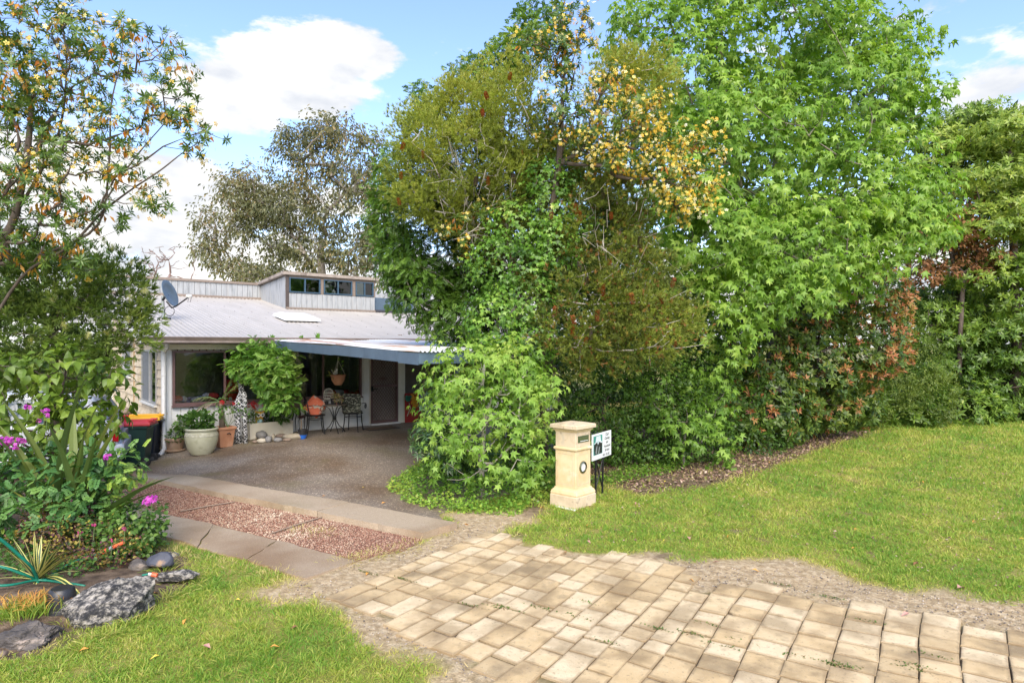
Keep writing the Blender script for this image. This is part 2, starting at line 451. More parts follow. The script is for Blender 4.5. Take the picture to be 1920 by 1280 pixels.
# ================================================================ GROUND
def W2(poly): return np.array([tuple(G(*p))[:2] for p in poly])
def sdist(px_, py_, poly):
    """signed distance (negative inside) of points to a polygon"""
    n = len(poly); dmin = np.full(px_.shape, 1e9); ins = np.zeros(px_.shape, bool)
    for i in range(n):
        a = poly[i]; b = poly[(i+1) % n]; ab = b-a; L2 = (ab**2).sum() + 1e-12
        t = np.clip(((px_-a[0])*ab[0] + (py_-a[1])*ab[1])/L2, 0, 1)
        dmin = np.minimum(dmin, np.hypot(px_-a[0]-t*ab[0], py_-a[1]-t*ab[1]))
        c = ((a[1] > py_) != (b[1] > py_)) & (px_ < (b[0]-a[0])*(py_-a[1])/(b[1]-a[1]+1e-12) + a[0]); ins ^= c
    return np.where(ins, -dmin, dmin)
def sn(x, y, f, seed): return wob(np.stack([x, y, np.zeros_like(x)], -1), f, seed)
PAVE = [(602,1118),(660,1100),(740,1072),(800,1045),(885,998),(940,1000),(985,1020),(1060,1034),(1170,1044),(1305,1068),(1300,1098),(1450,1098),(1545,1122),(1725,1150),(1990,1192),(2500,1280),(2300,1500),(1250,1500),(1060,1330),(975,1283),(760,1198),(690,1163)]
VERGE = [(1150,1042),(1310,1050),(1400,1052),(1480,1048),(1570,1075),(1700,1112),(1930,1128),(2400,1190),(2400,1300),(1725,1160),(1450,1110),(1300,1100)]
GAPD = [(505,1112),(600,1080),(668,1053),(740,1035),(800,1010),(855,988),(845,965),(900,958),(1000,955),(985,975),(930,1000),(960,1020),(800,1075),(640,1145),(600,1125)]
EDGE = [(620,1130),(680,1150),(760,1190),(1000,1285),(1000,1330),(830,1300),(830,1250),(740,1215),(690,1195)]
LITTER = [(1000,960),(1040,900),(1150,905),(1200,928),(1330,906),(1440,878),(1540,840),(1640,808),(1530,800),(1480,830),(1480,790),(1300,790),(1100,820),(1000,850)]
BED = [(-500,1400),(-60,1245),(60,1220),(140,1180),(300,1140),(372,1090),(330,1040),(290,1010),(250,980),(200,950),(215,915),(230,880),(140,860),(-300,860),(-900,1000)]
SIDE = [(-400,800),(215,800),(290,850),(300,850),(240,893),(200,925),(190,950),(-100,900)]
WP, WV, WG, WE, WL, WB, WS = [W2(q) for q in (PAVE, VERGE, GAPD, EDGE, LITTER, BED, SIDE)]
DRIVE = [(300,851),(262,872),(238,886),(300,894),(420,911),(500,924),(620,944),(700,958),(790,974),(838,984),(822,964),(900,940),(1000,915)]
WD = np.vstack([W2(DRIVE), [tuple(hl(9.5,-4.5))[:2], tuple(hl(9.5,.4))[:2], tuple(hl(0,.4))[:2]]])
STRIPA = [(236,888),(300,895),(420,912),(500,925),(620,945),(700,959),(790,976),(858,991),(838,1001),(793,1012),(700,993),(600,971),(437,939),(330,915),(262,902)]
STRIPB = [(292,962),(400,985),(520,1015),(600,1036),(667,1054),(640,1068),(572,1087),(450,1047),(330,1018),(280,1000)]
GRAVEL = [(205,905),(262,902),(330,915),(437,939),(600,971),(700,993),(793,1012),(760,1030),(668,1052),(600,1036),(520,1015),(400,985),(292,962),(190,945)]
WA, WBs, WGr = W2(STRIPA), W2(STRIPB), W2(GRAVEL)
def masks(x, y):
    nz = .16*sn(x, y, 2.2, 3) + .07*sn(x, y, 7, 4)
    def m(poly, soft=.22): return 1 - sst((sdist(x, y, poly) + nz + soft*.3)/soft)
    g = np.maximum.reduce([m(WV, .35), m(WG, .3), m(WE, .25)*.95, m(WP, .12)])
    soil = np.maximum(m(WB, .25), m(WL, .5)*.9)
    soil = np.maximum(soil, m(WS, .3))
    spot = sst((sn(x, y, 2.4, 81) - .52)/.25)*sst((sn(x, y, 7, 82)+.2)/.5)*(y < 16)*.75
    soil = np.maximum(soil, spot*(x > 0)*(y > 6.5))
    return g, soil
def ground_sheet():
    xs = np.unique(np.concatenate([[-1500,-600,-250,-120,-60,-35,-24], np.arange(-18, -6, .25), np.arange(-6, 6, .07), np.arange(6, 20, .25), [24,35,60,120,250,600,1500]]))
    ys = np.unique(np.concatenate([[-400,-100,-30,-8,0,2], np.arange(3, 9.5, .07), np.arange(9.5, 26, .25), [30,40,60,110,200,400,900,2200]]))
    X, Y = np.meshgrid(xs, ys); Z = Hgt(X, Y)
    g, s_ = masks(X, Y); near = (np.abs(X) < 8) & (Y < 14)
    inside = (sdist(X, Y, WD) < .15) | (sdist(X, Y, WP) < .05) | (sdist(X, Y, WA) < .1) | (sdist(X, Y, WBs) < .1)
    rough = .008*sn(X, Y, 3, 21) + .005*sn(X, Y, 11, 22)
    Z = Z + np.where(near & ~inside, rough*(.6 + g), 0) + np.where(near, .03*s_*sn(X, Y, 2, 5), 0)*(~inside)
    jn = sst((-sdist(X, Y, WP)-.12)/.1); s_ = np.maximum(s_, jn*.95); g = g*(1-jn)
    Z = Z - .028*(sdist(X, Y, WD) < -.02) - .006*(sdist(X, Y, WP) < .02) - .012*(sdist(X, Y, WGr) < 0)
    # soil banked up in the garden bed
    Z = Z + .10*sst(-sdist(X, Y, WB)/1.2)*(Y < 9)*(X < -2.6)
    V = np.stack([X, Y, Z], -1).reshape(-1, 3); ny, nx = X.shape
    i = np.arange((ny-1)*(nx-1)); r_, c_ = i//(nx-1), i % (nx-1); a = r_*nx + c_
    Fq = np.stack([a, a+1, a+nx+1, a+nx], -1)
    me = bpy.data.meshes.new('ground'); me.vertices.add(len(V)); me.vertices.foreach_set('co', V.astype(np.float32).ravel())
    me.loops.add(Fq.size); me.loops.foreach_set('vertex_index', Fq.astype(np.int32).ravel())
    me.polygons.add(len(Fq)); me.polygons.foreach_set('loop_start', (np.arange(len(Fq))*4).astype(np.int32)); me.polygons.foreach_set('loop_total', np.full(len(Fq), 4, np.int32))
    me.polygons.foreach_set('use_smooth', [True]*len(Fq))
    for nm, arr in (('bare', g), ('soil', s_)):
        at = me.attributes.new(nm, 'FLOAT', 'POINT'); at.data.foreach_set('value', arr.astype(np.float32).ravel())
    me.update(calc_edges=True)
    m = bpy.data.materials.new('ground_cover'); m.use_nodes = True; nt = m.node_tree; L = nt.links; b = nt.nodes['Principled BSDF']; b.inputs['Roughness'].default_value = .95
    b.inputs['Specular IOR Level'].default_value = .2
    t = nd(nt, 'ShaderNodeTexCoord')
    def nz(sc, det=6):
        n = nd(nt, 'ShaderNodeTexNoise'); n.inputs['Scale'].default_value = sc; n.inputs['Detail'].default_value = det; L.new(t.outputs['Object'], n.inputs['Vector']); return n.outputs[0]
    def rmp(x, cs, ps):
        r = nd(nt, 'ShaderNodeValToRGB'); e = r.color_ramp.elements
        while len(e) < len(cs): e.new(.5)
        for i, c in enumerate(cs): e[i].position = ps[i]; e[i].color = col4(c)
        L.new(x, r.inputs[0]); return r.outputs[0]
    turf = rmp(nz(1.1, 8), [(.15,.17,.035),(.22,.21,.05),(.30,.25,.09)], [.35,.5,.68])
    dirt = rmp(nz(14, 8), [(.28,.205,.115),(.39,.295,.18),(.49,.395,.265)], [.32,.5,.7])
    peb = nd(nt, 'ShaderNodeTexVoronoi'); peb.inputs['Scale'].default_value = 55; L.new(t.outputs['Object'], peb.inputs['Vector'])
    pc = nd(nt, 'ShaderNodeMix', data_type='RGBA', blend_type='OVERLAY'); pc.inputs[0].default_value = .22; L.new(dirt, pc.inputs[6])
    sepc = nd(nt, 'ShaderNodeSeparateColor'); L.new(peb.outputs['Color'], sepc.inputs[0]); cg = nd(nt, 'ShaderNodeCombineColor')
    for i in range(3): L.new(sepc.outputs[0], cg.inputs[i])
    L.new(cg.outputs[0], pc.inputs[7])
    soilc = rmp(nz(9, 8), [(.06,.042,.03),(.12,.085,.058),(.21,.155,.11)], [.34,.5,.7])
    ab = nd(nt, 'ShaderNodeAttribute', attribute_name='bare'); as_ = nd(nt, 'ShaderNodeAttribute', attribute_name='soil')
    m1 = nd(nt, 'ShaderNodeMix', data_type='RGBA'); L.new(ab.outputs['Fac'], m1.inputs[0]); L.new(turf, m1.inputs[6]); L.new(pc.outputs[2], m1.inputs[7])
    m2 = nd(nt, 'ShaderNodeMix', data_type='RGBA'); L.new(as_.outputs['Fac'], m2.inputs[0]); L.new(m1.outputs[2], m2.inputs[6]); L.new(soilc, m2.inputs[7])
    L.new(m2.outputs[2], b.inputs['Base Color'])
    bp = nd(nt, 'ShaderNodeBump'); bp.inputs['Strength'].default_value = .7; bp.inputs['Distance'].default_value = .02
    L.new(nz(70, 4), bp.inputs['Height']); L.new(bp.outputs[0], b.inputs['Normal'])
    me.materials.append(m); o = bpy.data.objects.new('ground', me); C.objects.link(o); tag(o, kind='structure'); return o
ground = ground_sheet()

def slab(name, poly, m, zoff=.012, thick=.12, step=.35, bevel=0, parent=None, jag=0.0):
    """a flat laid area following the ground, with real edges"""
    import bmesh
    pts = []
    n = len(poly)
    for i in range(n):
        a, b = np.array(poly[i]), np.array(poly[(i+1) % n]); k = max(1, int(np.linalg.norm(b-a)/.12)) if jag else 1
        nrm_ = np.array((b[1]-a[1], a[0]-b[0])); nrm_ = nrm_/(np.linalg.norm(nrm_)+1e-9)
        for q in range(k): pts.append(a + (b-a)*q/k + nrm_*(random.uniform(-jag, jag) if q else 0))
    bm = bmesh.new(); vs_ = [bm.verts.new((p[0], p[1], 0)) for p in pts]; f = bm.faces.new(vs_)
    if f.normal.z < 0: f.normal_flip()
    x0, y0 = np.min(pts, 0); x1, y1 = np.max(pts, 0)
    bmesh.ops.triangulate(bm, faces=bm.faces[:])
    for x in np.arange(x0+step, x1, step): bmesh.ops.bisect_plane(bm, geom=bm.verts[:]+bm.edges[:]+bm.faces[:], plane_co=(x,0,0), plane_no=(1,0,0))
    for y in np.arange(y0+step, y1, step): bmesh.ops.bisect_plane(bm, geom=bm.verts[:]+bm.edges[:]+bm.faces[:], plane_co=(0,y,0), plane_no=(0,1,0))
    for f in bm.faces:
        f.normal_update()
        if f.normal.z < 0: f.normal_flip()
    for v in bm.verts: v.co.z = float(Hgt(v.co.x, v.co.y)) + zoff
    be = [e for e in bm.edges if len(e.link_faces) == 1]
    r = bmesh.ops.extrude_edge_only(bm, edges=be)
    for v in r['geom']:
        if isinstance(v, bmesh.types.BMVert): v.co.z -= thick
    bmesh.ops.recalc_face_normals(bm, faces=bm.faces[:])
    me = bpy.data.meshes.new(name); bm.to_mesh(me); bm.free(); me.materials.append(m)
    o = bpy.data.objects.new(name, me); C.objects.link(o)
    if parent: o.parent = parent
    return o
def aggregate(name, base, stone, scale, moss=.5):
    m = bpy.data.materials.new(name); m.use_nodes = True; nt = m.node_tree; L = nt.links; b = nt.nodes['Principled BSDF']; b.inputs['Roughness'].default_value = .62; b.inputs['Specular IOR Level'].default_value = .45
    t = nd(nt, 'ShaderNodeTexCoord'); O = t.outputs['Object']
    v = nd(nt, 'ShaderNodeTexVoronoi'); v.inputs['Scale'].default_value = scale; L.new(O, v.inputs['Vector'])
    sc = nd(nt, 'ShaderNodeSeparateColor'); L.new(v.outputs['Color'], sc.inputs[0])
    r = nd(nt, 'ShaderNodeValToRGB'); e = r.color_ramp.elements
    cs = stone
    while len(e) < len(cs): e.new(.5)
    for i, c in enumerate(cs): e[i].position = i/(len(cs)-1); e[i].color = col4(c)
    L.new(sc.outputs[0], r.inputs[0])
    mr = nd(nt, 'ShaderNodeMapRange'); mr.inputs['From Min'].default_value = .25; mr.inputs['From Max'].default_value = .6; L.new(v.outputs['Distance'], mr.inputs[0])
    mx = nd(nt, 'ShaderNodeMix', data_type='RGBA'); L.new(mr.outputs[0], mx.inputs[0]); L.new(r.outputs[0], mx.inputs[6]); mx.inputs[7].default_value = col4(base)
    n = nd(nt, 'ShaderNodeTexNoise'); n.inputs['Scale'].default_value = .55; n.inputs['Detail'].default_value = 7; L.new(O, n.inputs['Vector'])
    st = nd(nt, 'ShaderNodeMapRange'); st.inputs['From Min'].default_value = .42; st.inputs['From Max'].default_value = .62; L.new(n.outputs[0], st.inputs[0])
    m3 = nd(nt, 'ShaderNodeMix', data_type='RGBA', blend_type='MULTIPLY'); L.new(st.outputs[0], m3.inputs[0]); L.new(mx.outputs[2], m3.inputs[6]); m3.inputs[7].default_value = (.62,.52,.42,1)
    n2_ = nd(nt, 'ShaderNodeTexNoise'); n2_.inputs['Scale'].default_value = .8; n2_.inputs['Detail'].default_value = 8; n2_.inputs['Distortion'].default_value = .4
    mp = nd(nt, 'ShaderNodeMapping'); mp.inputs['Location'].default_value = (3.7, 1.3, 0); L.new(O, mp.inputs[0]); L.new(mp.outputs[0], n2_.inputs['Vector'])
    ms = nd(nt, 'ShaderNodeMapRange'); ms.inputs['From Min'].default_value = .54; ms.inputs['From Max'].default_value = .7; ms.inputs['To Max'].default_value = moss; L.new(n2_.outputs[0], ms.inputs[0])
    m4 = nd(nt, 'ShaderNodeMix', data_type='RGBA'); L.new(ms.outputs[0], m4.inputs[0]); L.new(m3.outputs[2], m4.inputs[6]); m4.inputs[7].default_value = (.13,.11,.03,1)
    L.new(m4.outputs[2], b.inputs['Base Color'])
    bp = nd(nt, 'ShaderNodeBump'); bp.inputs['Strength'].default_value = .6; bp.inputs['Distance'].default_value = .004; bp.invert = True
    L.new(v.outputs['Distance'], bp.inputs['Height']); L.new(bp.outputs[0], b.inputs['Normal'])
    return m
M_AGG = aggregate('pebble_aggregate', (.20,.165,.13), [(.09,.075,.062),(.29,.235,.18),(.40,.325,.25),(.18,.15,.12),(.68,.58,.46)], 42)
tag(slab('driveway', WD, M_AGG, .0, .10, .4), kind='structure')
M_CONC = aggregate('old_concrete', (.38,.30,.21), [(.26,.20,.135),(.44,.35,.25),(.36,.28,.20),(.56,.46,.34)], 95, .25)
# concrete strips, cast in separate slabs
def strip(name, top, bot, m, zoff, th):
    for i in range(len(top)-1):
        q = [G(*top[i]), G(*top[i+1]), G(*bot[i+1]), G(*bot[i])]
        q = [np.array((v.x, v.y)) for v in q]; c = sum(q)/4
        q = [p + (c-p)/np.linalg.norm(c-p)*.007 for p in q]
        tag(slab(name, q, m, zoff + random.uniform(-.004, .004), th, 2.0, jag=.016), kind='structure')
strip('concrete_edging', [(240,889),(491,924.5),(654,952),(858,991)], [(262,902),(437,939),(595,970),(793,1012)], M_CONC, .085, .19)
strip('concrete_path', [(200,935),(292,962),(400,985),(520,1015),(668,1054)], [(190,960),(280,998),(370,1028),(462,1052),(572,1088)], M_CONC, .02, .12)
# red gravel bed with pebbles
M_RED = mat('red_scoria', [(.13,.065,.045),(.23,.125,.085),(.33,.22,.16)], 30, .95, .8, 90)
rg = np.random.default_rng(5)
tag(slab('gravel_bed', WGr, M_RED, .004, .03, .5), kind='structure')
def scatter(poly, n, rg):
    lo_, hi_ = poly.min(0), poly.max(0); out = []
    x = rg.uniform(lo_[0], hi_[0], n*6); y = rg.uniform(lo_[1], hi_[1], n*6); k = sdist(x, y, poly) < -.02
    return x[k][:n], y[k][:n]
def tpl_stone():
    v = np.array([(0,0,.5),(.5,.1,.1),(.1,.55,.05),(-.5,.12,.1),(-.1,-.5,.1),(0,0,-.3)], float)
    return v, [(0,1,2),(0,2,3),(0,3,4),(0,4,1),(5,2,1),(5,3,2),(5,4,3),(5,1,4)]
M_PEB = leafmat('pebble_colours', [(.16,.075,.05),(.27,.14,.095),(.36,.24,.17),(.50,.40,.29),(.62,.54,.42)], .9, 0.0)
x, y = scatter(WGr, 15000, rg)
pale = np.clip(.5+.6*sn(x, y, 4.6, 31),0,1)*(1 - sst((np.abs((x - G(530,985).x)) - .2)/1.3))
tint = np.clip(rg.uniform(0, .55, len(x)) + pale*rg.uniform(-.1, .75, len(x)), 0, 1)
inst_mesh('gravel', tpl_stone(), np.stack([x, y, Hgt(x, y)+.008], -1), norm(np.stack([rg.normal(size=len(x)), rg.normal(size=len(x)), rg.normal(size=len(x))*.2], -1)), np.tile((0,0,1.), (len(x), 1)), rg.uniform(.014, .032, len(x)), tint, M_PEB)
# pebbles on the bare verge
pts_ = []
for poly, n in ((WV, 1700), (WG, 700), (WE, 200)):
    x, y = scatter(poly, n, rg); pts_.append(np.stack([x, y, Hgt(x, y)+.002], -1))
pp = np.vstack(pts_)
M_PEB2 = leafmat('verge_pebble_colours', [(.10,.09,.085),(.22,.18,.15),(.33,.27,.21),(.5,.44,.37)], .9, 0.0)
inst_mesh('verge_gravel', tpl_stone(), pp, norm(rg.normal(size=(len(pp), 3))*(1,1,.2)), np.tile((0,0,1.), (len(pp), 1)), rg.uniform(.006, .02, len(pp)), rg.uniform(size=len(pp)), M_PEB2)

# ---------------------------------------------------------------- paving laid stone by stone
pav = empty('paving', G(1200, 1180), 0); pav['kind'] = 'structure'
pu = np.array((math.cos(R(-33)), math.sin(R(-33)))); pv = np.array((-pu[1], pu[0]))
def paver_mat(name, a, b, st):
    m = mat(name, [a, b], 7, .85, .5, 120, coord='World', spots=[(st, 2.4, .46, .17, .72), ((.62,.57,.47), 160, .66, .05, .8), ((.17,.125,.07), 5.5, .58, .14, .5), ((.20,.15,.09), 38, .60, .08, .45)])
    nt = m.node_tree; L = nt.links; b_ = nt.nodes['Principled BSDF']; src = b_.inputs['Base Color'].links[0].from_socket
    at = nd(nt, 'ShaderNodeAttribute', attribute_name='edge'); nz = nd(nt, 'ShaderNodeTexNoise'); nz.inputs['Scale'].default_value = 9; nz.inputs['Detail'].default_value = 6; gp = nd(nt, 'ShaderNodeNewGeometry'); L.new(gp.outputs['Position'], nz.inputs['Vector'])
    mu = nd(nt, 'ShaderNodeMath', operation='MULTIPLY_ADD'); L.new(nz.outputs[0], mu.inputs[0]); mu.inputs[1].default_value = 1.6; mu.inputs[2].default_value = -.80; ad = nd(nt, 'ShaderNodeMath', operation='ADD'); L.new(mu.outputs[0], ad.inputs[0]); L.new(at.outputs['Fac'], ad.inputs[1])
    mr = nd(nt, 'ShaderNodeMapRange'); mr.inputs['From Min'].default_value = .35; mr.inputs['From Max'].default_value = 1.15; mr.inputs['To Max'].default_value = .62; L.new(ad.outputs[0], mr.inputs[0])
    mx = nd(nt, 'ShaderNodeMix', data_type='RGBA'); mx.inputs[7].default_value = (.20,.14,.075,1); L.new(mr.outputs[0], mx.inputs[0]); L.new(src, mx.inputs[6]); L.new(mx.outputs[2], b_.inputs['Base Color'])
    return m
PM = [paver_mat('paver_cream', (.55,.41,.225), (.64,.50,.305), (.27,.185,.095)), paver_mat('paver_sand', (.51,.365,.185), (.60,.45,.255), (.22,.15,.075)),
      paver_mat('paver_pale', (.59,.46,.28), (.68,.55,.36), (.32,.235,.13)), paver_mat('paver_stained', (.45,.32,.165), (.53,.40,.225), (.17,.12,.065))]
org = np.array(G(602, 1118))[:2]
rp = random.Random(4)
def zpave(x, y): return float(Hgt(x, y)) + .012 + .004*float(sn(np.array([x]), np.array([y]), 1.6, 77)[0])
cu = -1.2; npav = 0
while cu < 7.5:
    # the strips are narrower on the left, squarer to the right
    wu = rp.choice([.19,.21,.24,.20]) if cu < 3.1 else rp.choice([.26,.25,.28])
    cv = -2.6 + rp.uniform(0, .4)
    while cv < 6:
        lv = rp.choice([.21,.25,.38,.45,.22,.24,.30]) if cu < 3.1 else rp.choice([.20,.24,.26,.22,.30,.24])
        split = cu < 2.3 and wu > .26 and rp.random() < .25
        cells = [(cu, cu+wu, cv, cv+lv)]
        for (a0, a1, b0, b1) in cells:
            # the joints wander with depth
            def pt(a, b): 
                w_ = .03*math.sin(b*1.1+.7*a)+.008*math.sin(3.7*a+b*3.1)
                w2_ = .04*math.sin(a*1.1+1)+.008*math.sin(5*a+2*b)
                return org + pu*(a+w_) + pv*(b+w2_)
            g_ = rp.uniform(.002, .0045)
            gb = g_*3.2; q = [pt(a0+g_, b0+gb), pt(a1-g_, b0+gb), pt(a1-g_, b1-gb), pt(a0+g_, b1-gb)]
            c = sum(q)/4
            if float(sdist(np.array([c[0]]), np.array([c[1]]), WP)[0]) > -.04 or c[1] < 3.4 or c[0] > 6.5: continue
            q = [p + np.array((rp.uniform(-.006,.006), rp.uniform(-.006,.006))) for p in q]
            if rp.random() < .12:                   # a broken corner
                k = rp.randrange(4); p0, p1, p2 = q[k-1], q[k], q[(k+1) % 4]; f_ = rp.uniform(.06,.2); q = q[:k] + [p1+(p0-p1)*f_, p1+(p2-p1)*f_*.8] + q[k+1:]
            cz = zpave(c[0], c[1]) + rp.uniform(-.004,.004); sx, sy = rp.uniform(-.006,.006), rp.uniform(-.006,.006)
            def ring(s_, dz): return [(c[0]+(p[0]-c[0])*s_, c[1]+(p[1]-c[1])*s_, cz + dz + sx*(p[0]-c[0]) + sy*(p[1]-c[1])) for p in q]
            m_ = MB(); m_.loft([ring(1.0, -.05), ring(1.0, -.004), ring(.965, 0), ring(.74, .0015)])
            st = float(sn(np.array([c[0]]), np.array([c[1]]), 1.3, 99)[0]) + rp.uniform(-.5,.5)
            mm = PM[3] if st > .55 else PM[rp.choice([0,0,1,2,2])] if st < .2 else PM[rp.choice([0,1,1])]
            o = m_.build('paver', mm, pav, loc=(c[0], c[1], cz)); o.location -= pav.location; npav += 1; at_ = o.data.attributes.new('edge', 'FLOAT', 'POINT'); nq = len(q); at_.data.foreach_set('value', [1.2]*(2*nq) + [1.0]*nq + [0.0]*nq)
        cv += lv
    cu += wu
print('pavers', npav)
# weeds in the joints
wd = []
for q in ((885,1138),(925,1139),(950,1142),(755,1087),(690,1075),(1078,1156),(1090,1162),(1140,1207),(1015,1142),(1350,1212),(1240,1182),(1300,1190),(1385,1203),(1530,1242),(1560,1247),(1720,1250),(1750,1232),(1095,1130),(1550,1120),(1465,1098),(1620,1165),(1315,1170),(1500,1235),(1545,1244),(1590,1250),(1705,1254)):
    wd.append(tuple(G(*q)+Vector((0,0,.008))))
wd = np.array(wd); wd = np.repeat(wd, 40, 0); a_ = rg.normal(size=(len(wd),1)); b_ = rg.normal(size=(len(wd),1)); wd = wd + np.hstack([a_*pu*.075 + b_*pv*.010, np.zeros((len(wd),1))])
M_WEED = leafmat('weed_green', [(.05,.10,.02),(.09,.17,.03),(.16,.2,.05),(.2,.12,.06)], .6, .3)
inst_mesh('weeds', tpl_leaf(.22), wd, norm(rg.normal(size=wd.shape)*(1,1,0)+(0,0,.6)), np.tile((0,0,1.), (len(wd), 1)), rg.uniform(.014, .034, len(wd)), rg.uniform(size=len(wd)), M_WEED)

# ---------------------------------------------------------------- lawn blades
def lawn():
    rg = np.random.default_rng(17); X = []; Y = []; Sz = []
    for (y0, y1, dens, h) in ((4.0, 5.6, 9000, .036), (5.6, 7.5, 6000, .038), (7.5, 10, 3200, .048), (10, 14, 1500, .062), (14, 24, 600, .085)):
        xa, xb = -.85*y1-2, .86*y1+2; n = int((xb-xa)*(y1-y0)*dens)
        x = rg.uniform(xa, xb, n); y = rg.uniform(y0, y1, n); k = np.abs(x) < .84*y + 2.3; X.append(x[k]); Y.append(y[k]); Sz.append(np.full(k.sum(), h))
    x = np.concatenate(X); y = np.concatenate(Y); h = np.concatenate(Sz)
    g, s_ = masks(x, y)
    out = (sdist(x, y, WD) > .02) & (sdist(x, y, WA) > .03) & (sdist(x, y, WBs) > .03) & (sdist(x, y, WGr) > .02) & (sdist(x, y, WP) > .03)
    tl = (x-H0[0])*HU[0] + (y-H0[1])*HU[1]; dl = (x-H0[0])*HB[0] + (y-H0[1])*HB[1]
    out &= ~((dl > -5) & (tl < 11)) 
    patch = .5 + .5*sn(x, y, 1.1, 41) + .3*sn(x, y, 3.3, 42); h = h*np.clip(1+.35*sn(x, y, 5.5, 44)+.25*sn(x, y, 14, 45), .5, 1.6) ; thin = .5+.5*sn(x, y, 5, 43)
    dens = np.clip(1.15 - 1.25*g - 1.15*s_, 0, 1)*np.clip(.42+.75*thin, 0, 1)
    k = out & (rg.uniform(size=len(x)) < dens); x, y, h, patch, g, s_ = x[k], y[k], h[k], patch[k], g[k], s_[k]
    n = len(x); dry = np.clip(.05 + .42*patch + .5*g + .35*s_ + .12*sn(x, y, 6, 47) + rg.normal(size=n)*.16, 0, 1)
    ax_ = norm(rg.normal(size=(n, 3))*(.75,.75,.0) + (0,0,.75)); nr = norm(rg.normal(size=(n, 3))+(0,0,.6))
    tv = np.array([(-.09,0,0),(.09,0,0),(.055,.55,.04),(0,1,.22),(-.055,.55,.04)], float)
    m = leafmat('grass_blade', [(.14,.28,.035),(.25,.37,.05),(.43,.45,.09),(.58,.49,.19),(.62,.49,.27)], .6, .4)
    o = inst_mesh('lawn_grass', (tv, [(0,1,2,4),(4,2,3)]), np.stack([x, y, Hgt(x, y)-.002], -1), ax_, nr, h*rg.uniform(.6, 1.35, n), dry, m)
    print('grass', n)
    # rough seed-head tufts beside the slabs and rocks
    return o
lawn()
def tufts(name, centers, n, h, sprd, m, tl=(.2,.9), seed=1, w=.05):
    rg = np.random.default_rng(seed); c = np.repeat(np.array(centers), n, 0); k = len(c)
    off = rg.normal(size=(k, 3))*(sprd, sprd, 0); p = c+off
    ax_ = norm(off*(1.2/sprd)*(.35,.35,0) + rg.normal(size=(k, 3))*.22 + (0,0,.9))
    return inst_mesh(name, tpl_strap(w, 1.0, 4), p, ax_, norm(rg.normal(size=(k,3))*.5 - off/sprd*(1,1,0) + (0,0,.3)), h*rg.uniform(.5, 1.25, k), rg.uniform(tl[0], tl[1], k), m)
MG = MATS['grass_blade']
ts = [tuple(G(a, b)) for a, b in ((205,1190),(225,1170),(245,1175),(300,1130),(315,1120),(330,1110),(190,1200),(270,1158),(110,1130),(125,1175),(345,1090),(360,1085),(310,1070),(298,1060),(160,1215),(215,1190),(240,1165))]
tufts('edge_grass', ts, 70, .12, .06, MG, (.1,.75), 3, .035)
rq = np.random.default_rng(71); tc_ = []
while len(tc_) < 420:
    a, b = (rq.uniform(960, 1915), rq.uniform(850, 1110)) if len(tc_) % 3 else (rq.uniform(60, 760), rq.uniform(1090, 1278))
    q = G(a, b); g9, s9 = masks(np.array([q.x]), np.array([q.y]))
    if max(g9[0], s9[0]) < .25 and sdist(np.array([q.x]), np.array([q.y]), WBs)[0] > .1: tc_.append(tuple(q))
tufts('lawn_tufts', tc_, 26, .075, .035, MG, (.0,.55), 8, .045)
ts = [tuple(G(a, b)) for a, b in ((340,1040),(380,1050),(420,1060),(460,1070),(500,1082),(540,1095),(330,1030),(700,1040),(740,1030),(770,1020),(680,1048),(600,1000),(560,995),(520,1078),(640,1052))]
tufts('dry_grass', ts, 110, .085, .12, MG, (.55,1.0), 4, .035)
# ================================================================ HOUSE (built in its own frame: x along the front wall, y back, z up)
M_BOARD = mat('painted_board_white', [(.70,.70,.69),(.80,.80,.79)], 3, .55, .15, 40, stretch=(3,3,.4), spots=[((.45,.43,.38), 2.5, .58, .2, .35)])
M_PLANK = mat('weathered_cream_plank', [(.44,.35,.24),(.56,.47,.34),(.64,.55,.42)], 3.5, .75, .5, 30, stretch=(1,1,3.0), spots=[((.33,.27,.09), 1.3, .56, .14, .65), ((.25,.20,.15), 9, .62, .1, .5)])
M_TRIMB = plain('brown_trim', (.20,.155,.125), .45)
M_GUT = mat('brown_gutter_paint', [(.16,.125,.105),(.24,.19,.165)], 4, .35, .05)
M_WHITE = plain('white_paint', (.66,.66,.64), .4, var=.05)
M_CREAM = plain('cream_paint', (.72,.68,.56), .5, var=.06)
M_TIMBER = mat('tan_timber_strip', [(.33,.23,.13),(.45,.33,.2)], 6, .7, .2, 50, stretch=(4,4,.5))
M_GREYBRD = mat('weathered_grey_board', [(.20,.215,.23),(.33,.345,.36),(.43,.44,.45)], 2.6, .75, .3, 40, stretch=(4,4,.7), spots=[((.17,.16,.15), 2.6, .55, .2, .55)], lo=.25, hi=.75)
M_BLUE = mat('slate_blue_paint', [(.065,.10,.145),(.095,.14,.195)], 3, .45, .1, 60, spots=[((.2,.24,.28), 3, .63, .12, .3)])
M_BLUEFR = plain('blue_window_frame', (.045,.085,.13), .4)
M_DKFR = plain('dark_maroon_frame', (.15,.085,.08), .45)
M_ALU = plain('dull_aluminium', (.55,.55,.56), .4, metal=.6)
M_DARKIN = mat('interior_wall', [(.26,.245,.23),(.36,.34,.32)], 2, .8)
M_PLINTH = mat('grey_base_render', [(.22,.2,.17),(.34,.31,.27)], 5, .85, .4, spots=[((.12,.11,.05), 2, .5, .2, .7)])
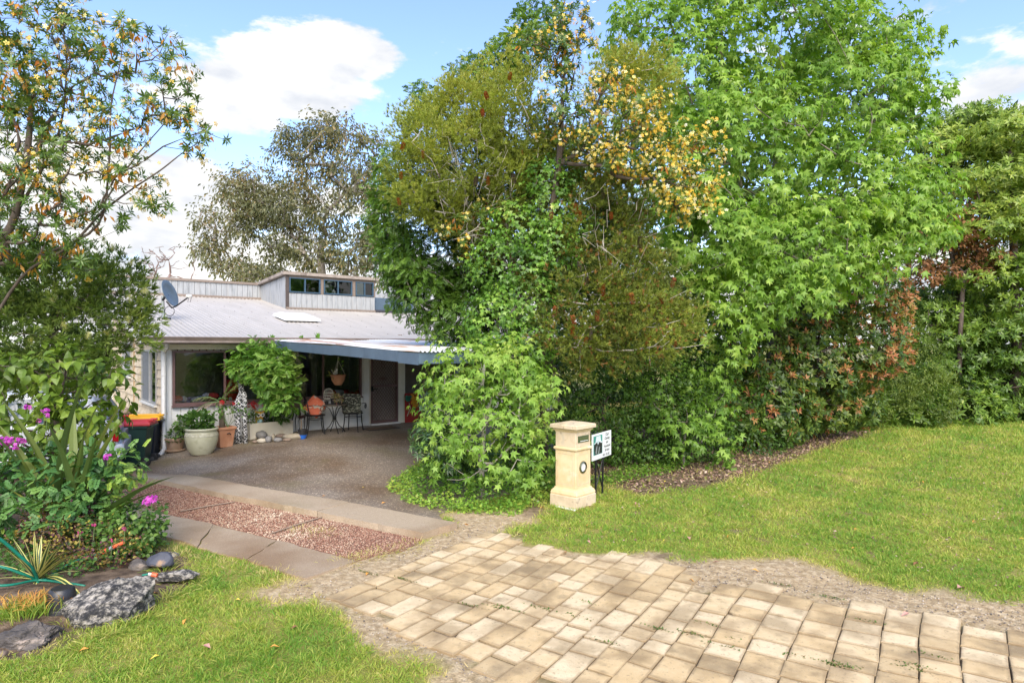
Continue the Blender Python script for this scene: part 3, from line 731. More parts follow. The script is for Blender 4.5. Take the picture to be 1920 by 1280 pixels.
def glassm(name, tint, refl=1.0, rough=.02):
    m = bpy.data.materials.new(name); m.use_nodes = True; nt = m.node_tree; L = nt.links; nt.nodes.remove(nt.nodes['Principled BSDF'])
    tr = nd(nt, 'ShaderNodeBsdfTransparent'); tr.inputs[0].default_value = col4(tint)
    gl = nd(nt, 'ShaderNodeBsdfGlossy'); gl.inputs['Roughness'].default_value = rough; gl.inputs[0].default_value = (.95,.97,1,1)
    fr = nd(nt, 'ShaderNodeFresnel'); fr.inputs[0].default_value = 1.5
    n = nd(nt, 'ShaderNodeTexNoise'); n.inputs['Scale'].default_value = 1.4; t = nd(nt, 'ShaderNodeTexCoord'); L.new(t.outputs['Object'], n.inputs['Vector'])
    bp = nd(nt, 'ShaderNodeBump'); bp.inputs['Strength'].default_value = .08; bp.inputs['Distance'].default_value = .05; L.new(n.outputs[0], bp.inputs['Height']); L.new(bp.outputs[0], gl.inputs['Normal'])
    mu = nd(nt, 'ShaderNodeMath', operation='MULTIPLY'); mu.use_clamp = True; mu.inputs[1].default_value = refl; L.new(fr.outputs[0], mu.inputs[0])
    mx = nd(nt, 'ShaderNodeMixShader'); L.new(mu.outputs[0], mx.inputs[0]); L.new(tr.outputs[0], mx.inputs[1]); L.new(gl.outputs[0], mx.inputs[2]); L.new(mx.outputs[0], nt.nodes['Material Output'].inputs[0])
    return m
M_GLASS = glassm('window_glass', (.80,.81,.82), 1.2)
M_GLASSG = glassm('green_tinted_glass', (.25,.5,.48), 3.2)
M_SCREEN = plain('grey_fly_screen', (.16,.17,.18), .7)

house = empty('house', (H0[0], H0[1], 0), HANG, 'low white weatherboard house with pale corrugated roof and grey clerestory behind the driveway', 'house')
def sy(px):                                      # house y of a point of the side wall x = 0 seen at column px
    r = (px-CX)/F
    return (r*H0[1] - H0[0])/(HB[0] - r*HB[1])
def sz(px, py): return CAMZ - (py-HZ)/F*(H0[1] + HB[1]*sy(px))
ZR = 2.34                                         # underside of eaves
def roofz(y): return 2.46 + (y+.4)*math.tan(R(10))
# --- side wall planks
zlo = -.12; row = .19
w1 = (sy(297.0), sy(269.5), sz(297, 760)-.0, sz(270, 655.5)); w2 = (sy(248), sy(232), sz(248, 706), sz(248, 641))
t_strip = sy(254)
zz_ = zlo; 
while zz_ < 3.9:
    z1 = min(zz_+row-.012, 9)
    segs = [(0.0, t_strip-.03), (t_strip+.06, 7.6)]
    out = []
    for a, b in segs:
        cuts = [(a, b)]
        for w in (w1, w2):
            if z1 > w[2]-.02 and zz_ < w[3]+.02:
                cuts = [s_ for c in cuts for s_ in ([(c[0], min(c[1], w[0]-.02))] + [(max(c[0], w[1]+.02), c[1])]) if s_[1]-s_[0] > .03]
        out += cuts
    for w in (w1, w2):
        for (qa, qb) in ((max(zz_, w[3]), z1), (zz_, min(z1, w[2]-.045))):
            if z1 > w[2]-.02 and zz_ < w[3]+.02 and qb-qa > .015: MB().box((-.03, w[0]-.02, qa), (0, w[1]+.02, qb)).build('plank', M_PLANK, house)
    for a, b in out:
        top_a, top_b = roofz(a)-.12, roofz(b)-.12
        if top_b < zz_+.02: continue
        if top_a < z1:      # the wall's sloping top trims the plank
            ya = min(b, max(a, a + (zz_-top_a)/math.tan(R(10)))) if top_a < zz_ else a
            poly = [(ya, zz_), (b, zz_), (b, min(z1, top_b)), (ya, min(z1, roofz(ya)-.12)+.001)]
        else: poly = [(a, zz_), (b, zz_), (b, z1), (a, z1)]
        m_ = MB(); m_.add([(-.040 if p[1] <= zz_+.001 else -.008, p[0], p[1]) for p in poly] + [(0.0, p[0], p[1]) for p in poly], [(0,3,2,1),(4,5,6,7),(0,1,5,4),(1,2,6,5),(2,3,7,6),(3,0,4,7)])
        m_.build('plank', M_PLANK, house)
    zz_ += row
m_ = MB(); m_.box((-.045, t_strip-.03, -.2), (.0, t_strip+.06, roofz(t_strip)-.1)); m_.build('cover_strip', M_TIMBER, house)
MB().box((-.05, 7.6, -.2), (.04, 7.75, 3.7)).build('corner_board', M_WHITE, house)
def window(x0, x1, z0, z1, mull, fm, plane, at, fr=.045, glass=None, screen=None, name='window', sill=True):
    """plane 'f': front wall at y = at (looking -y); 's': side wall at x = at (looking -x)"""
    def T(a, b, c): return (a, at+b, c) if plane == 'f' else (at+b, a, c)
    def bx(m, a0, a1, b0, b1, c0, c1):
        p, q = T(a0, b0, c0), T(a1, b1, c1); m.box([min(p[i], q[i]) for i in range(3)], [max(p[i], q[i]) for i in range(3)])
    m = MB(); bx(m, x0, x1, -.035, .05, z0, z0+fr); bx(m, x0, x1, -.035, .05, z1-fr, z1); bx(m, x0, x0+fr, -.034, .05, z0+fr, z1-fr); bx(m, x1-fr, x1, -.034, .05, z0+fr, z1-fr)
    w = m.build(name, fm, house)
    m = MB()
    for k in mull: bx(m, k-.02, k+.02, -.03, .04, z0+fr, z1-fr)
    if mull: m.build('mullion', M_ALU if plane == 's' else fm, w)
    edges = [x0+fr] + list(mull) + [x1-fr]
    for i in range(len(edges)-1):
        m = MB(); bx(m, edges[i]+.018, edges[i+1]-.018, .005 + .012*(i % 2), .011+.012*(i % 2), z0+fr-.004, z1-fr+.004); m.build('pane', (glass[i] if glass else M_GLASS), w)
    if screen is not None:
        m = MB(); bx(m, edges[screen]+.02, edges[screen+1]-.02, -.018, -.014, z0+fr, z1-fr); m.build('fly_screen', M_SCREEN, w)
    if sill: m = MB(); bx(m, x0-.02, x1+.02, -.07, .0, z0-.04, z0-.002); m.build('sill', M_WHITE if plane == 's' else fm, w)
    return w
window(w1[0], w1[1], w1[2], w1[3], [(w1[0]+w1[1])/2 - .05], M_ALU, 's', -.02, screen=1)
window(w2[0], w2[1], w2[2], w2[3], [(w2[0]+w2[1])/2], M_ALU, 's', -.02, screen=0)
# --- front wall
F1 = (hx(323, 0), hx(509, 0)); F2 = (hx(526, 0), hx(677, 0)); XD = (hx(694, 0), hx(745, 0)); XP = hx(758, 0); XEND = 11.5
zs = hz(323, 760, 0); zt = hz(323, 657.5, 0); zb = .25
M_FRONTW = (M_BOARD)
k = 0.0; bw = .172
while k < XD[0]-.02:
    x1 = min(k+bw-.007, XD[0]-.03)
    inw1 = k < F1[1]-.02 and x1 > F1[0]+.02; inw2 = k < F2[1]-.02 and x1 > F2[0]+.02
    if inw1 or inw2:
        MB().box((k, -.02, zb), (x1, 0, zs-.045)).build('wall_board', M_FRONTW, house, bevel=.004, seg=1)
    else:
        MB().box((k, -.02, zb), (x1, 0, ZR-.005)).build('wall_board', M_FRONTW, house, bevel=.004, seg=1)
    k += bw
MB().box((0, .001, zb), (XD[0]-.02, .05, zs-.04)).box((0, .001, zs-.04), (F1[0]+.02, .05, ZR)).box((F1[1]-.02, .001, zs-.04), (F2[0]+.02, .05, ZR)).box((F2[1]-.02, .001, zs-.04), (XD[0]-.02, .05, ZR)).box((F1[0]+.02, .001, zt), (F1[1]-.02, .05, ZR)).box((F2[0]+.02, .001, zt+.1), (F2[1]-.02, .05, ZR)).build('front_wall', M_BOARD, house)
MB().box((-.03, -.006, -.25), (XD[0]+.0, .06, zb-.002)).box((XD[0], .0, -.1), (XEND, .2, .232)).build('plinth', M_PLINTH, house)
MB().box((-.03, -.04, zb-.04), (XD[0]-.02, -.021, zb+.02)).build('base_batten', M_WHITE, house)
window(F1[0], F1[1], zs, zt, [hx(421, 0)], M_DKFR, 'f', -.015)
window(F2[0], F2[1], zs, zt+.1, [hx(605.3, 0)], M_DKFR, 'f', -.015)
MB().box((-.035, -.045, -.05), (.07, .03, ZR)).build('corner_post', M_WHITE, house, bevel=.006)
MB().box((F1[1]+.03, -.06, zs-.1), (F2[0]-.03, -.021, ZR)).build('wall_post', M_WHITE, house, bevel=.005)
m = MB().box((hx(313, -.12), -.13, hz(313, 655, -.12)), (F1[1]-.05, -.03, ZR-.012)); bb = m.build('blind_box', M_CREAM, house, bevel=.01)
m = MB()
for i in range(14):
    xx = F1[0] + .08 + i*(F1[1]-F1[0]-.2)/13; m.box((xx, -.06, zt-.005), (xx+.02, -.05, zt+.045))
m.build('blind_hooks', M_DKFR, bb, kind='stuff')
# soffit, gutter, downpipe
MB().box((-.46, -.40, ZR), (XEND+.3, .0, ZR+.02)).build('soffit', M_WHITE, house)
m = MB(); prof = [(-.40,2.335),(-.52,2.335),(-.545,2.36),(-.53,2.40),(-.545,2.44),(-.56,2.475),(-.55,2.485),(-.535,2.47),(-.52,2.42),(-.505,2.355),(-.40,2.355)]
xs_ = [-.47, XEND+.3]; n = len(prof)
m.add([(x, p[0], p[1]) for x in xs_ for p in prof], [tuple(range(n))[::-1], tuple(range(n, 2*n))] + [(i, (i+1) % n, (i+1) % n+n, i+n) for i in range(n)])
gut = m.build('gutter', M_GUT, house); MB().box((-.475, -.56, 2.335), (-.462, -.40, 2.49)).build('gutter_end', plain('black_plastic', (.03,.03,.03), .4), gut)
MB().box((-.44, -.398, 2.335), (XEND+.3, -.38, 2.44)).build('fascia', M_GUT, house)
dpx = hx(307.5, -.07)
m = MB(); m.tube([(dpx,-.40,2.36),(dpx,-.36,2.26),(dpx,-.10,2.17),(dpx,-.075,2.1),(dpx,-.075,.10),(dpx-.06,-.12,.0),(dpx-.17,-.2,-.05)], .045, 12)
dp = m.build('downpipe', M_WHITE, house, smooth='auto')
[MB().lathe([(.05,z),(.05,z+.03)], 12, (dpx,-.075,0)).build('bracket', M_WHITE, dp) for z in (.75, 1.65)]
# --- door
zd = .262
dr = MB().box((XD[0], -.05, zd), (XD[0]+.05, .02, ZR)).box((XD[1]-.05, -.05, zd), (XD[1], .02, ZR)).box((XD[0]+.05, -.05, zd), (XD[1]-.05, .02, zd+.07)).box((XD[0]+.05, -.048, zd+.95), (XD[1]-.05, .0, zd+1.0)).box((XD[0]+.05,-.05,ZR-.06), (XD[1]-.05,.02,ZR)).build('security_door', M_DKFR, house)
m = MB(); wd_ = XD[1]-XD[0]-.1; hd = ZR-zd-.13; x0, z0 = XD[0]+.05, zd+.07
stp = .078*1.35
def clipd(c, sgn):                                # diagonal z = sgn*1.35*x + c inside the frame
    out = []
    for i in range(41):
        x = wd_*i/40; z = sgn*1.35*x + c
        if 0 <= z <= hd: out.append((x, z))
    return (out[0], out[-1]) if len(out) > 1 else None
c = -1.35*wd_
while c < hd + 1.35*wd_:
    for sg in (1, -1):
        r_ = clipd(c if sg == 1 else c, sg)
        if r_: m.tube([(x0+r_[0][0], -.03-.004*sg, z0+r_[0][1]), (x0+r_[1][0], -.03-.004*sg, z0+r_[1][1])], .008, 4)
    c += stp
g_ = m.build('grille', plain('brown_grille', (.15,.10,.085), .45), dr); g_['kind'] = 'stuff'
MB().box((XD[0]+.04, .03, zd), (XD[1]-.04, .06, ZR)).build('inner_door', plain('grey_brown_door', (.34,.30,.27), .6), dr)
cxm, czm = hx(717.5, -.04), hz(717.5, 686, -.04)
m = MB(); m.tube([(cxm+.055*math.cos(a), -.055, czm+.055*math.sin(a)) for a in np.linspace(0, 6.3, 17)], .008, 5, False); m.tube([(cxm+.04*math.cos(a), -.055, czm+.1+.04*math.sin(a)) for a in np.linspace(0, 6.3, 13)], .01, 5, False); m.build('door_knocker', M_DKFR, dr)
m = MB()
for a in range(7): m.tube([(cxm, -.055, czm-.33), (cxm+.12*math.cos(a*.9), -.06, czm-.33+.06*math.sin(a*.9))], .012, 4)
m.build('door_motif', M_DKFR, dr)
m = MB().box((XD[0]+.0, -.09, hz(695, 729, 0)-.06), (XD[0]+.045, -.05, hz(695, 729, 0)+.07)); m.tube([(XD[0]+.02,-.09,hz(695,729,0)),(XD[0]+.02,-.12,hz(695,729,0)),(XD[0]+.15,-.12,hz(695,729,0))], .011, 6); m.build('handle', plain('black_iron', (.02,.02,.022), .4, .6), dr)
MB().box((XD[0]-.03, -.13, zd-.045), (XD[1]+.03, .0, zd-.003)).build('threshold', M_WHITE, house)
MB().box((XD[0]-.028, -.035, zd), (XD[0]-.001, .02, ZR)).build('door_jamb', M_CREAM, house)
MB().box((XD[1]+.002, -.05, .2), (XP, .05, ZR)).build('verandah_post', M_CREAM, house, bevel=.006)
# --- recess beyond the door with a low wall
zh = hz(775, 738, 0)
M_BROWNW = plain('brown_recess_wall', (.22,.18,.14), .8)
MB().box((XP+.002, .0, .22), (XEND, .08, zh)).build('low_wall', plain('grey_white_wall', (.40,.39,.38), .6), house)
MB().box((XP, 2.2, .2), (XEND, 2.3, 2.6)).box((XEND, -.02, -.1), (XEND+.08, 7.6, 2.35)).box((XP-.1, .09, .2), (XP-.02, 2.2, 2.6)).build('recess_wall', M_BROWNW, house)
# --- interior
MB().box((.1, .06, .18), (XEND-.1, 7.5, .24)).build('interior_floor', M_DARKIN, house)
MB().box((.1, 3.6, .24), (XP-.15, 3.7, 2.6)).box((F1[1]+.1, .4, .24), (F1[1]+.2, 3.6, 2.5)).build('interior_wall', M_DARKIN, house)
MB().box((.06, 7.5, -.2), (XEND, 7.6, 3.7)).build('rear_wall', M_PLANK, house)
MB().box((.05,.06,2.36),(XEND,3.6,2.40)).build('ceiling', plain('ceiling_white', (.5,.5,.5), .8), house)
for a, b in ((478, 490), (583, 594), (655, 668)):
    xa, xb = hx(a, .5), hx(b, .5); m = MB(); n = 24
    vs_ = []
    for i in range(n+1):
        x = xa + (xb-xa)*i/n; yy = .5 + .035*math.sin(i*1.5); vs_ += [(x, yy, .3), (x, yy, 2.3)]
    m.add(vs_, [(2*i, 2*i+2, 2*i+3, 2*i+1) for i in range(n)]); cu_ = m.build('curtain', plain('grey_curtain', (.23,.23,.23), .9), house)
MB().box((F1[0]+.05, .25, .24), (F1[1]-.1, 1.0, .28)).box((F1[0]+.05, .25, zs-.12), (F1[1]-.3, 1.0, zs-.06)).build('inner_bench', M_DARKIN, house)
MB().box((F2[0]+1.2, .25, zs-.12), (F2[1]-.05, .9, zs-.07)).build('inner_bench', M_DARKIN, house)
# --- roof of corrugated sheet
M_ROOF = mat('pale_corrugated_steel', [(.36,.335,.30),(.43,.40,.365)], 1.6, .5, .04, 30, stretch=(2.5,.35,1), spots=[((.30,.27,.24), 3.0, .60, .2, .5), ((.22,.17,.13), 22, .70, .04, .8)])
def corrug(name, x0, x1, y0f, y1f, zf, pitch, amp, m, parent=house, along='y'):
    n = int((x1-x0)/pitch*6); rows = 3; me_ = MB(); vs_ = []
    for i in range(n+1):
        x = x0 + (x1-x0)*i/n; a = amp*math.cos(2*math.pi*(x-x0)/pitch)
        for q in range(rows):
            y = y0f(x) + (y1f(x)-y0f(x))*q/(rows-1); vs_.append((x, y, zf(x, y)+a))
    fs_ = [(i*rows+q, (i+1)*rows+q, (i+1)*rows+q+1, i*rows+q+1) for i in range(n) for q in range(rows-1)]
    me_.add(vs_, fs_); return me_.build(name, m, parent, smooth=True)
rz = lambda x, y: roofz(y) + .03
xt = 4.475
roof = corrug('roof', -.46, XEND+.4, lambda x: -.50, lambda x: 8.0, rz, .12, .011, M_ROOF)
m = MB(); rs_ = random.Random(3)                     # roofing screws in rows
for yy in (.2, 1.5, 2.8, 4.1, 5.2, 6.4, 7.4):
    x = -.3
    while x < 10.5: m.lathe([(.014, 0), (.012, .012)], 5, (x, yy, rz(0, yy)+.011)); x += .48
m.build('roof_screws', plain('screw_grey', (.2,.18,.16), .6), roof, kind='stuff')
m = MB(); m.add([(-.475, -.42, roofz(-.42)-.12), (-.475, 7.9, roofz(7.9)-.12), (-.475, 7.9, roofz(7.9)+.05), (-.475, -.42, roofz(-.42)+.05), (-.45, -.42, roofz(-.42)-.12), (-.45, 7.9, roofz(7.9)-.12), (-.45, 7.9, roofz(7.9)+.05), (-.45, -.42, roofz(-.42)+.05)], [(0,3,2,1),(4,5,6,7),(0,1,5,4),(1,2,6,5),(2,3,7,6),(3,0,4,7)])
m.build('barge_board', M_WHITE, house)
m = MB(); m.add([(-.449, -.40, roofz(-.4)-.11), (-.449, 7.9, roofz(7.9)-.11), (.05, 7.9, roofz(7.9)-.11), (.05, -.4, roofz(-.4)-.11)], [(0,1,2,3)]); m.build('side_soffit', M_WHITE, house)
# parapet and clerestory of vertical boards
YP, YD = 7.85, 5.30
zp0, zp1 = roofz(YP), 4.50
def boards(x0, x1, y, za, zb_, w, side=False, name='cladding_board'):
    a = x0; q = 0
    while a < x1-.02:
        b = min(a+w-.010, x1)
        lo_ = za(a) if callable(za) else za; hi_ = zb_(a) if callable(zb_) else zb_; lo2 = za(b) if callable(za) else za; hi2 = zb_(b) if callable(zb_) else zb_
        dz = random.uniform(-.004, .004)
        if side: vs_ = [(y-.02+dz, a, lo_), (y-.02+dz, b, lo2), (y-.02+dz, b, hi2), (y-.02+dz, a, hi_), (y+.02, a, lo_), (y+.02, b, lo2), (y+.02, b, hi2), (y+.02, a, hi_)]
        else: vs_ = [(a, y-.02+dz, lo_), (b, y-.02+dz, lo2), (b, y-.02+dz, hi2), (a, y-.02+dz, hi_), (a, y+.02, lo_), (b, y+.02, lo2), (b, y+.02, hi2), (a, y+.02, hi_)]
        MB().add(vs_, [(0,1,2,3),(4,7,6,5),(0,4,5,1),(1,5,6,2),(2,6,7,3),(3,7,4,0)]).build(name, M_GREYBRD, house); a += w
boards(-.9, xt, YP, zp0-.05, zp1-.06, .17)
boards(-.9, -.4, YP, zp0-.4, zp0-.05, .17)
M_CAP = plain('brown_capping', (.22,.175,.145), .5)
MB().box((-1.0, YP-.06, zp1-.06), (xt+.0, YP+.12, zp1+.02)).build('parapet_capping', M_CAP, house)
MB().box((-1.0, YP+.025, 3.0), (XEND, YP+.1, zp1-.065)).build('parapet_core', M_GREYBRD, house)
XDR = hx(702.6, YD)
zdw0, zdw1 = hz(541.7, 547.8, YD), hz(541.7, 519.5, YD); zdt = hz(536.4, 509, YD)
boards(xt, XDR, YD, roofz(YD), zdw0-.02, .175)
boards(YD+.03, YP-.03, xt+.02, lambda y: roofz(y), lambda y: zdt-.14 + (y-YD)/(YP-YD)*(zp1-zdt+.06), .175, side=True)
MB().box((xt-.01, YD-.035, roofz(YD)), (xt+.10, YD-.021, zdt-.1)).build('corner_trim', plain('dark_brown_trim', (.07,.055,.05), .5), house)
# clerestory windows: blue frames
wx = [(541.7, 600), (606.3, 659.5), (666, 699.5)]
for a, b in wx:
    xa, xb = hx(a, YD), hx(b, YD)
    window(xa, xb, zdw0, zdw1, [(xa+xb)/2], M_BLUEFR, 'f', YD-.02, fr=.035, glass=[M_GLASSG, glassm('dim_glass', (.35,.34,.33), 1.4)], sill=False)
m = MB(); m.box((xt+.10, YD-.02, zdw0-.02), (hx(541.7,YD), YD+.03, zdw1+.05))
m.box((hx(600,YD)+.005, YD-.03, zdw0-.015), (hx(606.3,YD)-.005, YD+.03, zdw1+.02)).box((hx(659.5,YD)+.005, YD-.03, zdw0-.015), (hx(666,YD)-.005, YD+.03, zdw1+.02)).box((hx(699.5,YD)+.005, YD-.03, zdw0-.015), (XDR, YD+.03, zdw1+.02))
m.build('clerestory_pier', M_TRIMB, house)
MB().box((xt-.02, YD-.03, zdw1+.003), (XDR+.02, YD+.03, zdt-.10)).build('clerestory_head', M_TRIMB, house)
m = MB(); m.add([(xt-.12, YD-.12, zdt-.1), (XDR+.12, YD-.12, zdt-.1), (XDR+.12, YP+.3, zp1-.07), (xt-.12, YP+.3, zp1-.07), (xt-.12, YD-.12, zdt), (XDR+.12, YD-.12, zdt), (XDR+.12, YP+.3, zp1+.03), (xt-.12, YP+.3, zp1+.03)], [(0,3,2,1),(4,5,6,7),(0,1,5,4),(1,2,6,5),(2,3,7,6),(3,0,4,7)])
m.build('clerestory_roof', mat('weathered_grey_brown_edge', [(.20,.165,.14),(.33,.28,.24),(.12,.09,.075)], 3, .7, .2), house)
MB().box((xt+.05, YP-.5, 3.3), (XDR, YP-.45, 4.4)).box((xt+.06, YD+.05, roofz(YD)), (XDR-.05, YD+.1, zdw0-.02)).build('clerestory_inner_wall', plain('light_inner_wall', (.35,.36,.34), .8), house)
MB().box((XDR-.02, YD+.0, roofz(YD)), (XDR+.02, YP, zdt-.12)).build('clerestory_end', M_BLUE, house)
MB().box((XDR+.03, YD+.05, roofz(YD)-.02), (XDR+1.6, YD+.15, hz(710, 558, YD))).build('blue_parapet', M_BLUE, house)
MB().box((XDR+.0, YD-.12, roofz(YD)+.03), (XDR+1.0, YD+.04, roofz(YD)+.11)).build('flashing', plain('dark_flashing', (.05,.05,.06), .5), house)
MB().box((-.6, YD*0+YP-.09, zp0+.02), (xt, YP-.03, zp0+.09)).build('flashing', M_CAP, house)
MB().box((xt, YD-.07, roofz(YD)+.03), (XDR, YD-.025, roofz(YD)+.09)).build('flashing', M_CAP, house)
# roof skylight
def roofpt(px, py):
    # ray / roof plane in house coordinates
    o = Vector((0,0,CAMZ)); d = Vector(((px-CX)/F, 1, -(py-HZ)/F)); inv = house_M.inverted(); o2 = inv @ o; d2 = (inv.to_3x3() @ d)
    s_ = (roofz(0)+.03 + o2.y*math.tan(R(10)) - o2.z)/(d2.z - d2.y*math.tan(R(10))); return o2 + d2*s_
house_M = Matrix.Translation((H0[0], H0[1], 0)) @ Matrix.Rotation(HANG, 4, 'Z')
c_ = roofpt(556, 600); slope = Matrix.Rotation(R(10), 4, 'X')
m = MB(); m.at(Matrix.Translation(c_) @ slope); m.box((-.44,-.44,.0), (.44,.44,.04)); sk = m.build('skylight', plain('skylight_curb_shade', (.12,.115,.11), .5), house)  # curb coloured dark to paint the thin shadow line beneath the dome
m = MB(); m.at(Matrix.Translation(c_) @ slope); m.loft([[(sx_*w, sy_*w, z) for sx_, sy_ in ((-1,-1),(1,-1),(1,1),(-1,1))] for w, z in ((.50,.045),(.51,.055),(.50,.10),(.36,.17),(.15,.195))]); m.build('dome', plain('opal_white', (.80,.82,.84), .25, var=.02), sk, smooth=False)
m = MB(); m.at(Matrix.Translation(c_) @ slope)
for i in range(7): m.box((-.19+i*.055, -.492, .078), (-.155+i*.055, -.484, .104))
m.build('blue_lettering', plain('blue_print', (.03,.10,.35), .5), sk)
# weeds sprouting in the gutter
M_SPROUT = leafmat('sprout_green', [(.08,.2,.02),(.16,.32,.04)], .6, .3)
for a in (508, 566, 595):
    b_ = hl(hx(a, -.5), -.5, 2.46); e = empty('gutter_sprout', b_, 0, {508:'small green sprout in the gutter left of the awning, nearest the corner', 566:'tiny green sprout in the gutter, the middle one of three', 595:'tallest green sprout in the gutter above the hanging basket'}[a], 'weed', 'weeds sprouting in the gutter')
    k = 9; r_ = np.random.default_rng(a); inst_mesh('leaves', tpl_leaf(.16), np.tile(np.array(b_), (k, 1)) + r_.normal(size=(k,3))*(.03,.03,.005), norm(r_.normal(size=(k,3))*.4+(0,0,1)), r_.normal(size=(k,3)), .10 + .06*(a == 595), r_.uniform(size=k), M_SPROUT, e)
# --- awning
XA = hx(512.7, -.40); LAW = 6.6
def aws(px):                                       # distance out from the gutter along the awning's left edge
    p = H0 + HU*XA + HB*(-.4); r_ = (px-CX)/F; return (p[0]-r_*p[1])/(HB[0]-r_*HB[1])
za = lambda s_: 2.405 - .034*s_
M_RUST = mat('rusty_corrugated_iron', [(.55,.55,.55),(.70,.70,.69)], 2, .5, .08, 40, stretch=(1.6,.35,1), spots=[((.42,.20,.08), 1.5, .57, .07, .85), ((.28,.11,.04), 2.6, .63, .05, .8)])
aw = empty('awning', hl(XA, -.4, 2.2), HANG, 'low patched corrugated awning with slate blue fascia reaching out from the gutter over the door', 'awning')
af = Matrix.Translation((-XA, .4, -2.2))
cuts = [0, aws(626), aws(748), LAW]
for i in range(3):
    a, b = cuts[i], cuts[i+1] - .004; m = MB(); m.at(af); dz = (.0, .012, -.006)[i]; w = .018 + .006*(i == 1)
    ta, tb = za(a)+dz, za(b)+dz
    m.add([(XA-w, -.4-a, ta-.18), (XA-w, -.4-b, tb-.18), (XA-w, -.4-b, tb), (XA-w, -.4-a, ta), (XA+.015, -.4-a, ta-.18), (XA+.015, -.4-b, tb-.18), (XA+.015, -.4-b, tb), (XA+.015, -.4-a, ta)], [(0,1,2,3),(4,7,6,5),(0,4,5,1),(1,5,6,2),(2,6,7,3),(3,7,4,0)])
    m.build('fascia_board', M_BLUE, aw)
XR = XA + 5.2
m = MB(); m.at(af); m.add([(XA-.02, -.4-LAW-.02, za(LAW)-.17), (XA+1.1, -.4-LAW-.02, za(LAW)-.17), (XA+1.1, -.4-LAW-.02, za(LAW)), (XA-.02, -.4-LAW-.02, za(LAW)), (XA-.02, -.4-LAW, za(LAW)-.17), (XA+1.1, -.4-LAW, za(LAW)-.17), (XA+1.1, -.4-LAW, za(LAW)), (XA-.02, -.4-LAW, za(LAW))], [(0,1,2,3),(4,7,6,5),(0,4,5,1),(1,5,6,2),(2,6,7,3),(3,7,4,0)]); m.build('fascia_board', M_BLUE, aw)
def yend(x): return -.4-LAW-.05 + max(0, (x-XA-1.0))*1.55
vs_ = MB(); rows = 8; n = int((XR-XA)/.076*6); V_ = []
for i in range(n+1):
    x = XA - .03 + (XR-XA)*i/n; a = .012*math.cos(2*math.pi*x/.076); sheet_ = int((x-XA)/.76); dz = (.0, .014, .004, .018, .008, .012, 0, .01)[sheet_ % 8]
    ye = yend(x) - .06*((sheet_*37) % 3)
    for q in range(rows+1):
        y = -.42 + (ye+.42)*q/rows; V_.append((x, y, za(-.4-y) + .025 + dz + a + .012*math.sin(x*3+y*1.3)))
vs_.at(af); vs_.add(V_, [(i*(rows+1)+q, (i+1)*(rows+1)+q, (i+1)*(rows+1)+q+1, i*(rows+1)+q+1) for i in range(n) for q in range(rows)])
vs_.build('roof_sheet', M_RUST, aw, smooth=True)
m = MB(); m.at(af)
for s_ in (1.6, 3.2, 4.8): m.box((XA+.02, -.4-s_-.04, za(s_)-.12), (XA+3.6-.45*s_, -.4-s_+.04, za(s_)-.005))
m.build('rafter', M_CREAM, aw)
m = MB(); m.at(af); m.box((XA+.75, -.4-LAW+.1, -.02), (XA+.85, -.4-LAW+.2, za(LAW)-.02)); m.build('post', M_BLUE, aw)
# ================================================================ THINGS ROUND THE HOUSE
M_TERRA = mat('terracotta', [(.34,.15,.075),(.46,.23,.13)], 5, .8, .25, 60, spots=[((.5,.38,.28), 4, .6, .15, .5)])
M_TERRAP = mat('pale_terracotta', [(.38,.25,.17),(.50,.36,.26)], 5, .85, .3, 60, spots=[((.2,.16,.10), 4, .55, .15, .6)])
M_GLAZE = mat('cream_glaze', [(.42,.41,.27),(.52,.51,.37)], 4, .35, .15, 50, spots=[((.25,.25,.14), 5, .6, .12, .5)])
M_POTSOIL = plain('potting_soil', (.06,.045,.03), .95)
M_IRON = plain('black_wrought_iron', (.02,.02,.022), .45, .5)
M_BLKP = plain('black_plastic_pot', (.025,.025,.028), .4)
def fl(px, py): return G(px, py)
def pot_round(name, pos, prof, m, label, cat='plant pot', group=None, soil_r=None, soil_z=None, rim=None):
    e = empty(name, pos, 0, label, cat, group); o = e.location; n = 28
    b = MB().lathe(prof, n, tuple(o)); b.v = [(x-o.x, y-o.y, z-o.z) for x, y, z in b.v]; b.build('body', m, e, smooth='auto')
    b = MB().lathe([(soil_r, soil_z), (soil_r*.5, soil_z+.015)], n); b.build('soil', M_POTSOIL, e)
    return e
# leaf sprays of small potted plants
LM = {
 'mid': leafmat('mid_green_leaf', [(.035,.09,.018),(.07,.16,.03),(.13,.24,.05),(.22,.32,.08)]),
 'bright': leafmat('bright_green_leaf', [(.05,.13,.02),(.11,.25,.035),(.20,.36,.06),(.34,.46,.12)]),
 'dark': leafmat('dark_green_leaf', [(.012,.035,.010),(.03,.07,.018),(.05,.11,.025),(.10,.17,.04)], .4),
}
def ball(c, r, n, rg, flat=1.0, inner=.25):
    d = norm(rg.normal(size=(n, 3))); s_ = rg.uniform(inner, 1, size=(n, 1))**.6
    return np.array(tuple(c)) + d*s_*np.array((r, r, r*flat)), d
def bush(e, c, r, n, leaf, size, m, seed, flat=1.0, tint=(.2,.8), name='foliage', up=.3, parts=False, kind='stuff'):
    rg = np.random.default_rng(seed); p, d = ball(c, r, n, rg, flat)
    ax_ = norm(d + rg.normal(size=(n, 3))*.5 + (0,0,up)); nr = norm(rg.normal(size=(n, 3))*.5 + d*.4 + (0,0,1))
    t = rg.uniform(tint[0], tint[1], n); s_ = size*rg.uniform(.65, 1.25, n)
    if parts: leaf_parts(name, leaf, p, ax_, nr, s_, t, m, e, 4)
    else: inst_mesh(name, leaf, p, ax_, nr, s_, t, m, e, kind)
